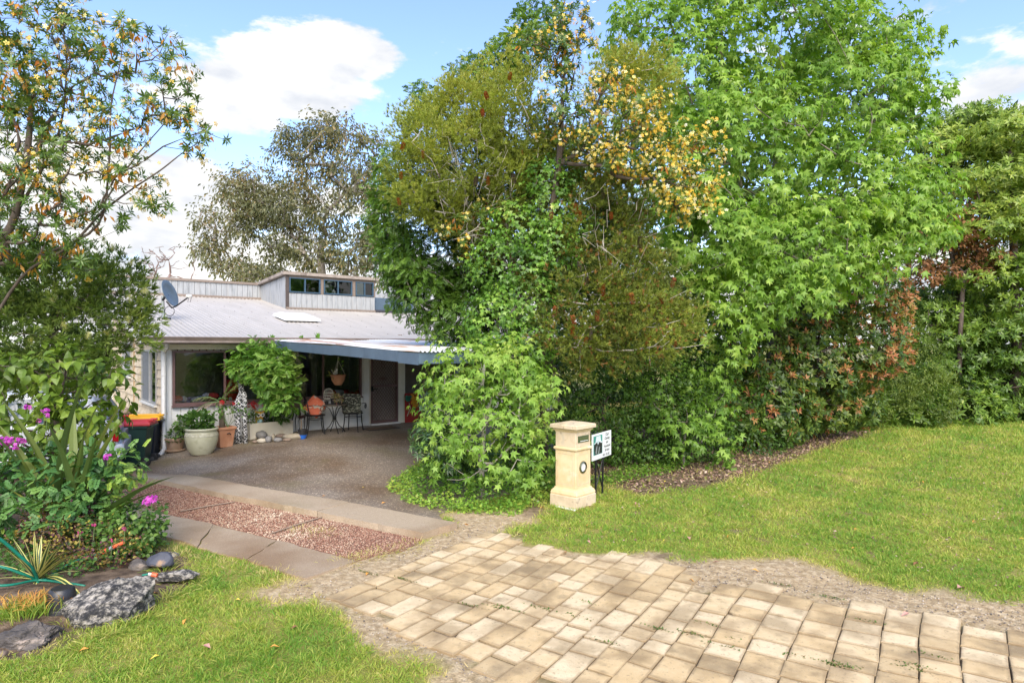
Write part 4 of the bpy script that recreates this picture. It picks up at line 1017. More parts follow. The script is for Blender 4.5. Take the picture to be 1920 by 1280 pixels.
def stems(e, base, ends, r, m, name='stem'):
    for q in ends:
        b = Vector(base); t = Vector(q); md = (b+t)/2 + Vector((random.uniform(-.04,.04), random.uniform(-.04,.04), .02)); o = e.location
        MB().tube([b-o, md-o, t-o], [r, r*.8, r*.5], 5).build(name, m, e)
M_STEM = mat('brown_stem', [(.12,.085,.055),(.22,.17,.12)], 8, .85, .3)
M_GSTEM = plain('green_stem', (.10,.16,.05), .6)
# round terracotta pot with ivy geranium
p1 = fl(328, 846)
e = pot_round('terracotta_pot', p1, [(.13,0),(.14,.01),(.185,.24),(.215,.25),(.22,.30),(.20,.305),(.185,.26)], M_TERRAP, 'round pale terracotta pot with trailing plant beside the white downpipe', soil_r=.19, soil_z=.27)
MB().lathe([(.15,0),(.20,.02),(.21,.045),(.19,.05)], 24).build('saucer', M_TERRAP, e, smooth='auto')
e = empty('trailing_plant', p1+Vector((0,0,.28)), 0, 'leafy trailing plant growing in the round terracotta pot by the downpipe', 'plant')
bush(e, p1+Vector((.02,-.02,.36)), .24, 230, tpl_leaf(.45), .07, LM['mid'], 3, .6, (.2,.75)); stems(e, p1+Vector((0,0,.27)), [p1+Vector((random.uniform(-.2,.25), random.uniform(-.2,.1), random.uniform(.35,.6))) for _ in range(6)], .006, M_GSTEM)
bush(e, p1+Vector((.13,-.02,.62)), .15, 90, tpl_leaf(.5), .075, LM['mid'], 4, 1.0, (.2,.75), 'upper_foliage')
# big glazed pot
p2 = fl(378, 851)
e = pot_round('glazed_pot', p2, [(.17,0),(.20,.01),(.27,.12),(.315,.28),(.32,.38),(.30,.46),(.285,.49),(.315,.50),(.325,.53),(.31,.55),(.28,.545),(.27,.48)], M_GLAZE, 'big round cream glazed pot holding a leafy plant, largest pot at the house corner', soil_r=.28, soil_z=.49)
MB().lathe([(.322,.385),(.326,.39),(.310,.455),(.304,.46)], 28).build('patterned_band', mat('band_relief', [(.36,.34,.22),(.56,.54,.42)], 22, .5, .6, 30), e, smooth='auto')
e = empty('potted_shrub', p2+Vector((0,0,.5)), 0, 'bushy green geranium growing out of the big cream glazed pot', 'plant')
bush(e, p2+Vector((-.05,0,.68)), .30, 520, tpl_leaf(.48), .085, LM['mid'], 5, .75, (.15,.8)); stems(e, p2+Vector((0,0,.49)), [p2+Vector((random.uniform(-.25,.2), random.uniform(-.2,.1), random.uniform(.65,.9))) for _ in range(8)], .007, M_GSTEM)
# palm standing behind it
pp_ = fl(401, 843); pp_ = Vector((pp_.x+.02, pp_.y+.35, float(Hgt(pp_.x, pp_.y+.35))))
e = pot_round('black_pot', pp_, [(.12,0),(.15,.26),(.165,.27),(.165,.3),(.15,.3),(.145,.25)], M_BLKP, 'black pot holding the small palm, half hidden behind the cream glazed pot', soil_r=.145, soil_z=.26)
e = empty('small_palm', pp_+Vector((0,0,.26)), 0, 'small palm with arching feather fronds against the white wall, one frond dead', 'palm')
top = pp_+Vector((-.03,0,.95)); o = e.location
MB().tube([(0,0,-.02), (.0,0,.3), tuple(top-o)], [.06,.065,.035], 9).build('trunk', M_STEM, e, smooth=True)
def frond(e, b, d, L, n, m, drp, lw=.012, ll=.3, seed=0, tint=(.3,.8)):
    rg = np.random.default_rng(seed); b = Vector(b); d = Vector(d).normalized(); pts = []
    for i in range(9):
        t = i/8; pts.append(b + d*L*t + Vector((0,0,-drp*L*t*t)))
    o = e.location; MB().tube([q-o for q in pts], [.012*(1-.8*i/8)+.002 for i in range(9)], 5).build('frond_stem', M_GSTEM if tint[0] < 1.5 else M_STEM, e)
    P_, A_, N_ = [], [], []
    for i in range(n):
        t = .12 + .88*i/n; k = min(7, int(t*8)); f_ = t*8-k; q = pts[k].lerp(pts[k+1], f_); dr = (pts[k+1]-pts[k]).normalized()
        sd = dr.cross(Vector((0,0,1))).normalized()
        for s_ in (-1, 1): P_.append(tuple(q)); A_.append(tuple(dr*.75 + sd*s_*.8 + Vector((0,0,-.15 + .15*rg.normal())))); N_.append((0,0,1))
    n2_ = len(P_); ls = ll*np.repeat(np.sin(np.linspace(.35, 2.9, n)), 2)*rg.uniform(.85, 1.1, n2_)
    inst_mesh('frond_leaflets', tpl_strap(.055, .6, 3), np.array(P_), np.array(A_), np.array(N_), ls, rg.uniform(tint[0], tint[1], n2_), m, e)
LM['palm'] = leafmat('palm_leaflet', [(.05,.10,.02),(.13,.19,.045),(.25,.27,.08),(.30,.24,.14)], .5, .3)
LM['dead'] = leafmat('dead_frond', [(.16,.11,.08),(.30,.22,.17),(.42,.33,.27)], .8, .2)
frond(e, top, (.75,-.1,1.05), .82, 20, LM['palm'], .25, seed=1); frond(e, top, (.45,.1,1.3), .72, 18, LM['palm'], .15, seed=2)
frond(e, top, (-1,-.1,.75), .75, 16, LM['palm'], .55, seed=3, ll=.24, tint=(.3,1)); frond(e, top, (-.9,-.35,.3), .8, 16, LM['dead'], .95, seed=4, ll=.25); frond(e, top, (-.5,-.3,.2), .5, 12, LM['dead'], .9, seed=6, ll=.22)
# square terracotta pot with red geranium
p3 = fl(420, 837); 
e = empty('square_terracotta_pot', p3, HANG+R(8), 'tall square orange terracotta pot with a red geranium, right of the cream pot', 'plant pot')
MB().sqs([(.13,0),(.175,.38),(.195,.385),(.195,.44),(.165,.44),(.16,.40)]).build('body', M_TERRA, e, bevel=.008)
MB().box((-.17,-.17,.38), (.17,.17,.40)).build('soil', M_POTSOIL, e)
MB().tube([(-.02,-.2,.30),(.03,-.215,.31),(.06,-.2,.28)], .012, 5).build('lizard_ornament', M_IRON, e)
M_RED = MATS.get('petal_red') or leafmat('petal_red', [(.45,.01,.02),(.75,.03,.05)], .5, .3)
def geran(pos, label, hgt_, seed, spread=.16, nfl=3, col=None, group=None, nl=90):
    e = empty('geranium', pos, 0, label, 'plant', group); rg = np.random.default_rng(seed)
    ends = [pos + Vector((rg.normal()*spread, rg.normal()*spread*.6, hgt_*rg.uniform(.5,1))) for _ in range(5)]
    stems(e, pos, ends, .006, M_GSTEM)
    P_ = np.vstack([np.array(tuple(q)) + rg.normal(size=(nl//5, 3))*.07 for q in ends]); k = len(P_)
    inst_mesh('leaves', tpl_leaf(.5), P_, norm(rg.normal(size=(k,3))+(0,0,.3)), norm(rg.normal(size=(k,3))*.5+(0,-.3,1)), rg.uniform(.05,.09,k), rg.uniform(.2,.8,k), LM['mid'], e)
    for i in range(nfl):
        q = pos + Vector((rg.normal()*spread, rg.normal()*.05, hgt_*rg.uniform(.8,1.05))); n = 16
        pf = np.array(tuple(q)) + rg.normal(size=(n,3))*.022
        stems(e, pos, [q], .004, M_GSTEM, 'flower_stalk')
        inst_mesh('flower', tpl_flower(), pf, norm(rg.normal(size=(n,3))), norm(rg.normal(size=(n,3))+(0,-.5,.5)), .022, rg.uniform(size=n), col or M_RED, e)
    return e
geran(p3+Vector((.08,0,.42)), 'leggy red geranium with lobed leaves in the square terracotta pot', .55, 5, .19)
# twisted trunks wrapped in black and white cloth
M_WRAP = bpy.data.materials.new('patterned_cloth'); M_WRAP.use_nodes = True
nt = M_WRAP.node_tree; L = nt.links; t = nd(nt, 'ShaderNodeTexCoord'); v = nd(nt, 'ShaderNodeTexVoronoi', distance='CHEBYCHEV', feature='DISTANCE_TO_EDGE' if False else 'F1'); v.inputs['Scale'].default_value = 22; v.inputs['Randomness'].default_value = .35
mp = nd(nt, 'ShaderNodeMapping'); mp.inputs['Rotation'].default_value = (0, R(45), R(45)); L.new(t.outputs['Object'], mp.inputs[0]); L.new(mp.outputs[0], v.inputs['Vector'])
r_ = nd(nt, 'ShaderNodeValToRGB'); r_.color_ramp.elements[0].position = .36; r_.color_ramp.elements[0].color = (.015,.015,.018,1); r_.color_ramp.elements[1].position = .44; r_.color_ramp.elements[1].color = (.62,.62,.62,1)
L.new(v.outputs['Distance'], r_.inputs[0]); L.new(r_.outputs[0], nt.nodes['Principled BSDF'].inputs['Base Color']); nt.nodes['Principled BSDF'].inputs['Roughness'].default_value = .85
wb = [fl(444,831), fl(449.5,831), fl(457,829.5), fl(461,831)]
e = empty('wisteria', wb[1], 0, 'wisteria climbing over the front windows on trunks wrapped in black and white patterned cloth', 'climbing plant')
o = e.location; Yw = o.y
jn = P(452, 728, Yw)
for i, b in enumerate(wb):
    t = P((441,448,455,460)[i], (760,765,750,742)[i], Yw)
    MB().tube([b-o+Vector((0,0,-.02)), (b-o)*.5+(t-o)*.5+Vector((.02*(-1)**i,0,0)), t-o, P(453,735,Yw)-o + Vector((.01*i,0,0))], [.045,.042,.045,.05], 9).build('wrapped_trunk', M_WRAP, e, smooth=True)
MB().tube([P(455,752,Yw)-o, P(452,725,Yw)-o, P(447,700,Yw)-o, P(452,680,Yw)-o, P(480,664,Yw)-o, P(520,690,Yw)-o], [.07,.055,.04,.03,.025,.015], 9).build('upper_stem', M_WRAP, e, smooth=True)
rg = np.random.default_rng(8)
Bw = [(478,672,Yw,42,24,.35),(512,690,Yw-.1,42,30,.4),(514,716,Yw-.15,36,28,.4),(526,748,Yw-.15,24,20,.35),(460,690,Yw,24,20,.25),(445,690,Yw,24,9,.15),(540,712,Yw-.1,18,22,.3)]
c_, o_ = sample(Bw, 640, rg, (.4,1.08), .4, .45, 3.5, gap=(3,-.5))
pos, la, nr, ii = spray(c_, o_, 3, .08, rg, .9, .25)
inst_mesh('foliage', tpl_pinnate(6, .10, .38), pos, la, nr, rg.uniform(.11,.19,len(pos)), np.clip(.60+.25*wob(pos,2.5,2)+rg.normal(size=len(pos))*.2,0,1), LM['bright'], e)
wl_ = MB(); 
for q in c_[::9]: wl_.tube([P(500,715,Yw)-o, Vector(q)*.5+P(500,720,Yw)*.5-o, Vector(q)-o], [.012,.007,.003], 4)
wl_.build('branch', M_STEM, e, kind='stuff')
# planter trough
xa, xb = hx(468.7, -.48), hx(549.5, -.48); zt_ = hz(468.7, 793.8, -.48)
e = empty('planter_trough', hl(xa, -.48, 0.08), HANG, 'long rectangular cream rendered planter trough under the wisteria', 'planter')
w_ = xb-xa; hh = zt_-.08
MB().box((0,0,0), (w_,.03,hh)).box((0,.36,0), (w_,.39,hh)).box((0,.03,0), (.03,.36,hh)).box((w_-.03,.03,0), (w_,.36,hh)).build('box', mat('cream_render', [(.60,.55,.43),(.70,.65,.54)], 2, .8, .15, spots=[((.5,.38,.22), 2.5, .58, .15, .6)]), e)
MB().box((.03,.03,.02), (w_-.03,.36,hh-.05)).build('soil', M_POTSOIL, e)
def tr(px, py, d=-.3): x = hx(px, d); return hl(x, d, hz(px, py, d))
# owl ornament
ob = tr(486, 793, -.33); e = empty('owl_ornament', ob, HANG, 'yellow and blue owl ornament with big eyes standing in the planter trough', 'ornament')
MB().lathe([(.05,-.06),(.075,0),(.09,.08),(.085,.14),(.095,.19),(.085,.25),(.04,.27)], 16).build('body', plain('owl_yellow', (.62,.38,.05), .4), e, smooth=True)
MB().lathe([(.055,0),(.07,.05),(.06,.1)], 12, (0,-.035,.0)).build('chest', plain('owl_blue', (.35,.55,.62), .4), e, smooth=True)
for s_ in (-1, 1):
    x = MB().lathe([(.045,-.02),(.045,.0)], 14, (s_*.045,-.085,.19), axis='y').build('eye', M_WHITE, e); MB().lathe([(.022,-.006),(.022,.0)], 10, (s_*.045,-.106,.19), axis='y').build('pupil', M_IRON, x)
    MB().tube([(s_*.02,-.06,.235),(s_*.07,-.06,.26),(s_*.12,-.05,.295)], [.012,.025,.004], 6).build('ear_tuft', plain('owl_yellow', (.62,.38,.05)), e)
MB().lathe([(.018,-.03),(.001,.0)], 6, (0,-.075,.155), axis='y').build('beak', plain('beak_orange', (.6,.2,.03)), e)
e = empty('red_flowering_plant', tr(474, 794, -.38), 0, 'upright plant with small red flowers at the left end of the planter trough', 'plant'); q = e.location
bush(e, q+Vector((0,0,.10)), .13, 150, tpl_leaf(.3), .06, LM['mid'], 9, 1.3, (.2,.9))
stems(e, q, [q+Vector((.03,0,.42)), q+Vector((-.02,0,.36)), q+Vector((.06,0,.4))], .005, M_GSTEM)
rg = np.random.default_rng(3); n = 40; pf = np.array(tuple(q+Vector((.02,0,.42)))) + rg.normal(size=(n,3))*(.06,.03,.04)
inst_mesh('flowers', tpl_flower(), pf, norm(rg.normal(size=(n,3))), norm(rg.normal(size=(n,3))+(0,-1,.3)), .03, rg.uniform(size=n), M_RED, e)
bush(e, q+Vector((.02,0,.27)), .06, 50, tpl_leaf(.25), .05, LM['mid'], 10, 2.0, (.2,.8), 'stem_leaves')
e = empty('dark_trough_plant', tr(515, 790, -.33), 0, 'dark leafy plants filling the right half of the planter trough', 'plant'); q = e.location
bush(e, q+Vector((-.1,0,.12)), .17, 300, tpl_leaf(.18), .10, LM['dark'], 12, .9, (.1,.8)); bush(e, q+Vector((.18,0,.12)), .17, 300, tpl_leaf(.18), .10, LM['mid'], 13, .9, (.1,.8), 'foliage')
# river stones along the trough
def rock(name, loc, sz, m, seed, label, group=None, cat='stone', sub=3, rough=.16, rz=0.0, cuts=0, fr=2.0, tilt=0.0):
    import bmesh
    bm = bmesh.new(); bmesh.ops.create_icosphere(bm, subdivisions=sub, radius=1.0); rr = random.Random(seed); so = Vector((rr.uniform(0,50), rr.uniform(0,50), rr.uniform(0,50)))
    planes = [(Vector((rr.gauss(0,1), rr.gauss(0,1), rr.gauss(0,1))).normalized(), rr.uniform(.62,.86)) for _ in range(cuts)]
    for v in bm.verts:
        c = v.co.copy()
        for nn, dd in planes:
            s_ = c.dot(nn)
            if s_ > dd: c -= nn*(s_-dd)
        f_ = 1 + rough*mnoise.noise(c*fr+so) + rough*.5*mnoise.noise(c*fr*2.7+so) + rough*.3*mnoise.noise(c*fr*6+so) + (rough*.2*mnoise.noise(c*fr*14+so) if sub > 4 else 0)
        v.co = Vector((c.x*sz[0], c.y*sz[1], c.z*sz[2]))*f_
    me = bpy.data.meshes.new(name); bm.to_mesh(me); bm.free(); me.polygons.foreach_set('use_smooth', [True]*len(me.polygons)); me.materials.append(m)
    if cuts:
        try: me.set_sharp_from_angle(angle=R(50))
        except Exception: pass
    o = bpy.data.objects.new(name, me); C.objects.link(o); o.location = loc; o.rotation_euler = (0, tilt, rz); tag(o, label, cat, group); return o
M_ST = [mat('river_stone_grey', [(.15,.145,.14),(.25,.24,.23)], 3, .8, .2), mat('river_stone_cream', [(.38,.33,.25),(.50,.45,.36)], 3, .8, .2), mat('river_stone_brown', [(.17,.12,.09),(.28,.21,.16)], 3, .8, .2), mat('river_stone_tan', [(.26,.22,.16),(.38,.33,.25)], 3, .8, .3)]
GS = 'river stones along the foot of the planter'
for (zx, zy, w, h, mi, lb) in ((520,1022,110,88,0,'grey rounded stone standing on the others at the left end of the planter'),(527,1088,100,52,1,'cream coloured stone lying flat under the standing grey stone'),(598,1072,66,72,0,'dark grey stone just right of the cream one'),(455,1100,62,30,2,'small flat brownish stone at the far left of the row'),(648,1052,40,80,3,'narrow stone leaning upright in the middle of the row'),(700,1078,84,48,0,'dark stone low down in the middle of the row'),(735,1035,110,40,2,'brown flat stone lying across the middle stones'),(742,1012,72,26,2,'small brown stone topmost of the middle heap'),(872,1042,196,66,3,'long tan oval stone, largest at the right end of the row'),(800,1080,84,30,2,'small flat brown stone in front of the long oval stone')):
    px, py, pyb = 400+zx/5.82, 640+zy/5.82, 640+(zy+h/2)/5.82
    d_ = -.56 if zy < 1060 else -.62; x_ = hx(px, d_); z_ = hz(px, py, d_); p_ = hl(x_, d_); k = p_.y/F/5.82
    g0 = G(px, pyb-1.5); k = g0.y/F/5.82; rock('river_stone', Vector((g0.x, g0.y+.03, g0.z + h*k*.42)), (w*k*.56, min(w, h)*k*.55+.02, h*k*.54), M_ST[mi], int(zx), lb, GS, sub=3, rough=.12, rz=.3)
# plant stand with snake plant
sp = hl(hx(557, -.22), -.22, 0); zb1, zb2 = hz(557, 764, -.22), hz(557, 755, -.22); sp.z = .2
e = empty('plant_stand', sp, HANG, 'rustic wooden box on thin twisted metal legs behind the river stones', 'plant stand'); 
MB().box((-.20,-.12,zb1-.2), (.20,.12,zb2-.2+.02)).build('box', mat('rough_dark_timber', [(.09,.065,.045),(.19,.14,.10)], 8, .9, .4), e)
for a, b in ((-.14,-.08),(.02,-.09),(.15,-.08),(.0,.09)): MB().tube([(a,b,zb1-.2), (a+.02,b,(zb1-.2)*.75), (a-.01,b,(zb1-.2)*.5), (a+.01,b,.0)], [.012,.022,.01,.008], 5).build('leg', M_IRON, e)
e = empty('snake_plant', sp+Vector((0,0,zb2-.18)), 0, 'snake plant with tall narrow leaves in the box on the metal stand', 'plant'); q = e.location; rg = np.random.default_rng(2)
n = 12; A_ = norm(rg.normal(size=(n,3))*(.5,.3,0)+(0,0,.8)); A_[0] = (.05,0,1); A_[1] = (-.1,0,1); Ls = rg.uniform(.2,.36,n); Ls[0] = .55; Ls[1] = .4
leaf_parts('leaf', tpl_strap(.04, .5, 5), np.tile(np.array(tuple(q)), (n,1))+rg.normal(size=(n,3))*(.05,.02,0), A_, norm(rg.normal(size=(n,3))), Ls, rg.uniform(.1,.6,n), LM['mid'], e, 3)
# blue pot, black pot and aeonium
bp_ = fl(567, 822); bp_.z += 0
e = empty('blue_bowl', bp_, 0, 'small bright blue bowl on the ground left of the orange cushion chair', 'bowl'); MB().lathe([(.07,0),(.10,.09),(.105,.09),(.08,.02)], 18).build('bowl', plain('bright_blue_glaze', (.02,.13,.55), .3), e, smooth='auto')
e = pot_round('black_pot', bp_+Vector((0,0,.05)), [(.08,0),(.105,.14),(.11,.14),(.11,.16),(.095,.16)], M_BLKP, 'small black plastic pot standing in the blue bowl', soil_r=.10, soil_z=.14)
e = empty('aeonium', bp_+Vector((-.03,0,.19)), 0, 'dark purple aeonium rosette on a bare stem above the blue bowl', 'succulent'); MB().tube([(0,0,0),(.01,0,.14),(0,0,.27)], .014, 6).build('stem', M_STEM, e)
rg = np.random.default_rng(6); n = 26; q = np.array(tuple(e.location))+(0,0,.27); a = np.arange(n)*2.4
inst_mesh('rosette', tpl_leaf(.22,.02,-.2), np.tile(q,(n,1)), norm(np.stack([np.cos(a),np.sin(a),.1+.03*np.arange(n)-.3],-1)), np.tile((0,0,1.),(n,1)), .12, rg.uniform(size=n), leafmat('aeonium_purple', [(.03,.012,.015),(.08,.03,.035)], .4, .1), e)
# ---------------------------------------------------------------- bistro set
def chair(pos, rz, label, group):
    e = empty('iron_chair', pos, rz, label, 'chair', group); sw, sd, sh = .23, .22, .44
    MB().prism([(sw*.95*math.cos(a)*(1 if abs(math.cos(a)) < .8 else 1), sd*math.sin(a)) for a in np.linspace(0, 2*math.pi, 20, endpoint=False)], sh-.01, sh+.02).build('seat', M_IRON, e)
    MB().tube([(sw*math.cos(a), sd*math.sin(a), sh) for a in np.linspace(0, 2*math.pi, 21)], .012, 5, False).build('seat_rim', M_IRON, e)
    MB().tube([(sw*.8*math.cos(a), sd*.8*math.sin(a), sh-.09) for a in np.linspace(0, 2*math.pi, 21)], .007, 5, False).build('stretcher', M_IRON, e)
    for sx_, sy_ in ((-1,-1),(1,-1),(-1,1),(1,1)): MB().tube([(sx_*.15, sy_*.15, sh), (sx_*.165, sy_*.165, .2), (sx_*.19, sy_*.2, 0)], [.013,.013,.011], 6).build('leg', M_IRON, e)
    MB().tube([(-.19,.14,sh)] + [(-.21*math.cos(a), .18+.06*math.sin(a), sh+.12+.32*math.sin(a)**.6) for a in np.linspace(.08, math.pi-.08, 15)] + [(.19,.14,sh)], .012, 6).build('back_hoop', M_IRON, e)
    MB().tube([(.10*math.cos(a), .23, sh+.26+.10*math.sin(a)) for a in np.linspace(0, 2*math.pi, 17)], .008, 5, False).build('back_ring', M_IRON, e)
    MB().tube([(.05*math.cos(a), .228, sh+.27+.05*math.sin(a)) for a in np.linspace(0, 2*math.pi, 13)], .006, 5, False).build('back_ring', M_IRON, e)
    for s_ in (-1, 1):
        sp_ = [(s_*.24, .18, sh+.24), (s_*.27, .05, sh+.25), (s_*.27, -.08, sh+.24)] + [(s_*.265, -.13-.075*math.sin(a)*(1-a/14), sh+.165+.075*math.cos(a)*(1-a/14)) for a in np.linspace(0, 9.5, 22)]
        MB().tube(sp_, .008, 5).build('armrest', M_IRON, e)
    return e
ch1 = fl(591, 813); ch2 = fl(662, 808); tb = fl(627, 811)
chair(ch1, HANG-R(62), 'black wrought iron chair with scrolled arms left of the round table', 'iron chairs at the round table').rotation_euler = (0,0,HANG+R(75))
chair(ch2, 0, 'black wrought iron chair right of the round table, seen from behind its cushion', 'iron chairs at the round table').rotation_euler = (0,0,R(175))
def pillow(name, pos, w, h, th, m, label, rot, cat='cushion'):
    n = 10; vs_ = []; fs_ = []
    for sd_ in (1, -1):
        for i in range(n+1):
            for j in range(n+1):
                u, v = -1+2*i/n, -1+2*j/n; pin = 1-.10*(u*u*v*v) - .05*((1-u*u)*(v**4)+(1-v*v)*(u**4)); t = th*((1-u**4)*(1-v**4))**.6
                vs_.append((u*w/2*pin, sd_*t/2, v*h/2*pin))
    N = (n+1)**2
    for sd_ in range(2):
        for i in range(n):
            for j in range(n):
                a = sd_*N+i*(n+1)+j; f = (a, a+n+1, a+n+2, a+1); fs_.append(f if sd_ == 0 else f[::-1])
    m_ = MB(); m_.add(vs_, fs_); o = m_.build(name, m, None, smooth=True); o.location = pos; o.rotation_euler = rot; tag(o, label, cat); return o
M_CUSH = mat('orange_red_print', [(.60,.12,.06),(.66,.17,.09),(.60,.12,.06)], 4, .85, .2, spots=[((.52,.50,.42), 6.5, .56, .04, .95), ((.62,.35,.26), 16, .62, .04, .7)])
M_CUSB = mat('black_woven_print', [(.02,.025,.02),(.05,.055,.045)], 10, .9, .3, stretch=(1,1,2.4), spots=[((.36,.38,.30), 16, .53, .05, .75), ((.5,.38,.33), 22, .66, .03, .9)])
pillow('orange_cushion', ch1+Vector((.0,.0,.64)), .44, .44, .13, M_CUSH, 'orange red cushion with grey print leaning in the left iron chair', (R(-14), R(38), R(12)))
pillow('patterned_cushion', ch2+Vector((0,-.16,.68)), .50, .52, .12, M_CUSB, 'dark patterned cushion hung over the back of the right iron chair', (R(6), R(2), R(-5)))
pillow('seat_cushion', ch2+Vector((0,.0,.475)), .42, .42, .07, M_CUSB, 'flat dark seat pad on the right iron chair', (R(90), 0, 0))
e = empty('bistro_table', tb, 0, 'small round black iron table with curved legs between the two chairs', 'table'); ht = .68
MB().lathe([(.29,ht-.025),(.305,ht-.012),(.30,ht),(.0,ht+.001)], 28).build('table_top', mat('dark_table_top', [(.10,.085,.07),(.17,.15,.12)], 12, .5, .1), e, smooth='auto')
for k in range(4):
    a = R(35+90*k); c0, s0 = math.cos(a), math.sin(a)
    MB().tube([(c0*r, s0*r, z) for r, z in ((.22,ht-.03),(.12,ht-.10),(.035,ht-.28),(.04,ht-.38),(.12,.16),(.22,.08),(.26,.0))], .011, 6).build('leg', M_IRON, e)
MB().lathe([(.045,ht-.36),(.045,ht-.30)], 10).build('collar', M_IRON, e)
T0 = tb+Vector((0,0,ht+.002))
for (dx, dy, r, h, lb, col) in ((-.16,-.10,.05,.08,'tiny black pot at the left edge of the round table',None),(-.02,.0,.075,.15,'tall black pot in the middle of the round table',None),(.10,-.08,.085,.07,'low black bowl of pink tipped succulents at the right of the round table',None)):
    e = pot_round('black_pot', T0+Vector((dx,dy,0)), [(r*.75,0),(r,h*.9),(r*1.08,h*.9),(r*1.08,h),(r*.9,h)], M_BLKP, lb, 'plant pot', 'pots on the round table', r*.9, h*.9)
M_SUCC = leafmat('succulent_leaf', [(.16,.20,.06),(.34,.34,.12),(.50,.33,.22),(.30,.12,.10)], .5, .2)
for (dx, dy, z, n, r, lb) in ((-.0,.0,.15,70,.10,'brownish leafy plant in the tall black pot on the round table'),(.11,-.09,.08,150,.12,'pale yellow and pink succulents spilling from the low bowl on the table')):
    e = empty('succulent', T0+Vector((dx,dy,z)), 0, lb, 'succulent'); bush(e, T0+Vector((dx+.02,dy,z+.04)), r, n, tpl_leaf(.3), .05, M_SUCC, n, .8, (0,1))
# bird cage on the sill
cg = hl(hx(616, -.12), -.12, hz(616, 747.5, -.12)); e = empty('bird_cage', cg, HANG, 'small white wire birdcage with domed top standing at the right hand window', 'birdcage')
M_WIRE = plain('white_wire', (.75,.72,.62), .4); cr = .115
MB().lathe([(cr,0),(cr,.02)], 20).build('base', M_WIRE, e)
for i in range(12):
    a = 2*math.pi*i/12; MB().tube([(cr*math.cos(a), cr*math.sin(a), .01), (cr*math.cos(a), cr*math.sin(a), .15), (cr*.85*math.cos(a), cr*.85*math.sin(a), .21), (cr*.45*math.cos(a), cr*.45*math.sin(a), .25), (0,0,.262)], .0045, 4).build('wire', M_WIRE, e)
for z in (.08, .15): MB().tube([(cr*math.cos(a), cr*math.sin(a), z) for a in np.linspace(0, 2*math.pi, 17)], .005, 4, False).build('hoop', M_WIRE, e)
# hanging basket
hb = hl(hx(634, -1.0), -1.0, hz(634, 722, -1.0)); e = empty('hanging_basket', hb, 0, 'terracotta coloured plastic hanging pot under the awning in front of the right window', 'hanging pot')
MB().lathe([(.06,0),(.09,.02),(.15,.12),(.165,.22),(.185,.225),(.185,.25),(.165,.25),(.155,.2)], 20).build('bowl', M_TERRA, e, smooth='auto'); MB().lathe([(.16,.22),(.05,.235)], 20).build('soil', M_POTSOIL, e)
ztop = hz(634, 668, -1.0)-hb.z
for a in (0, 2.1, 4.2): MB().tube([(.17*math.cos(a), .17*math.sin(a), .24), (.012*math.cos(a), .012*math.sin(a), ztop-.12), (0,0,ztop)], .004, 4).build('hanger', M_WIRE, e)
hn = hb+Vector((-.05,-.06,.25)); e = empty('hen_ornament', hn, 0, 'small white ceramic hen sitting on the rim of the hanging pot', 'ornament')
MB().lathe([(.02,0),(.055,.02),(.06,.05),(.03,.09),(.02,.1)], 12).build('body', M_WHITE, e, smooth=True); MB().lathe([(.012,.06),(.025,.10),(.028,.13),(.012,.155)], 10, (.035,0,0)).build('head', M_WHITE, e, smooth=True); MB().tube([(-.03,0,.06),(-.09,0,.12)], [.03,.008], 6).build('tail', M_WHITE, e); MB().box((.03,-.004,.15), (.045,.004,.17)).build('comb', M_TERRA, e)
e = empty('pothos', hb+Vector((0,0,.24)), 0, 'pothos with heart shaped leaves climbing the wires of the hanging pot', 'plant'); rg = np.random.default_rng(1)
V9 = [(.06,.0,.02),(.10,0,.14),(.13,0,.22),(.08,0,.30),(.04,0,.40),(.05,0,.52)]; MB().tube(V9, .004, 4).build('vine', M_GSTEM, e)
q = np.array(V9)+np.array(tuple(e.location)); leaf_parts('leaf', tpl_leaf(.42), q, norm(rg.normal(size=(6,3))+(0,0,-.3)), np.tile((0,-1,.4),(6,1)), rg.uniform(.07,.10,6), rg.uniform(.4,1,6), LM['bright'], e, 3)
bush(e, e.location+Vector((-.08,-.04,.03)), .10, 40, tpl_leaf(.12), .12, LM['palm'], 5, .6, (.3,1), 'trailing_leaves')
# doormat
q0 = fl(716, 803); e = empty('doormat', q0+Vector((0,0,.006)), HANG, 'brown doormat lying before the security door', 'doormat'); MB().box((-.42,-.22,0), (.36,.16,.014)).build('pile', mat('coir', [(.10,.065,.035),(.17,.11,.065)], 40, .95, .5), e); MB().box((-.45,-.25,0), (.39,-.222,.016)).box((-.45,.162,0), (.39,.19,.016)).box((-.45,-.222,0), (-.422,.162,.016)).box((.362,-.222,0), (.39,.162,.016)).build('rubber_border', M_BLKP, e)
# house number 2
def txt(s_, size, m, name, parent, loc, rot, ext=.002, align='CENTER', space=1.0, shear=0):
    cu = bpy.data.curves.new(name, 'FONT'); cu.body = s_; cu.size = size; cu.extrude = ext; cu.align_x = align; cu.align_y = 'CENTER'; cu.space_character = space; cu.shear = shear
    t_ = bpy.data.objects.new('t', cu); C.objects.link(t_); dg = bpy.context.evaluated_depsgraph_get(); me = bpy.data.meshes.new_from_object(t_.evaluated_get(dg)); bpy.data.objects.remove(t_)
    me.materials.clear(); me.materials.append(m); o = bpy.data.objects.new(name, me); C.objects.link(o); o.parent = parent; o.location = loc; o.rotation_euler = rot; return o
n2p = hl(hx(360,-.035), -.035, hz(360,769,-.035)); tt = txt('2', .21, plain('grey_metal_numeral', (.12,.12,.12), .5), 'house_number', None, n2p, (R(90),0,HANG), .006); tag(tt, 'grey metal number 2 fixed to the white wall under the left window', 'house number')
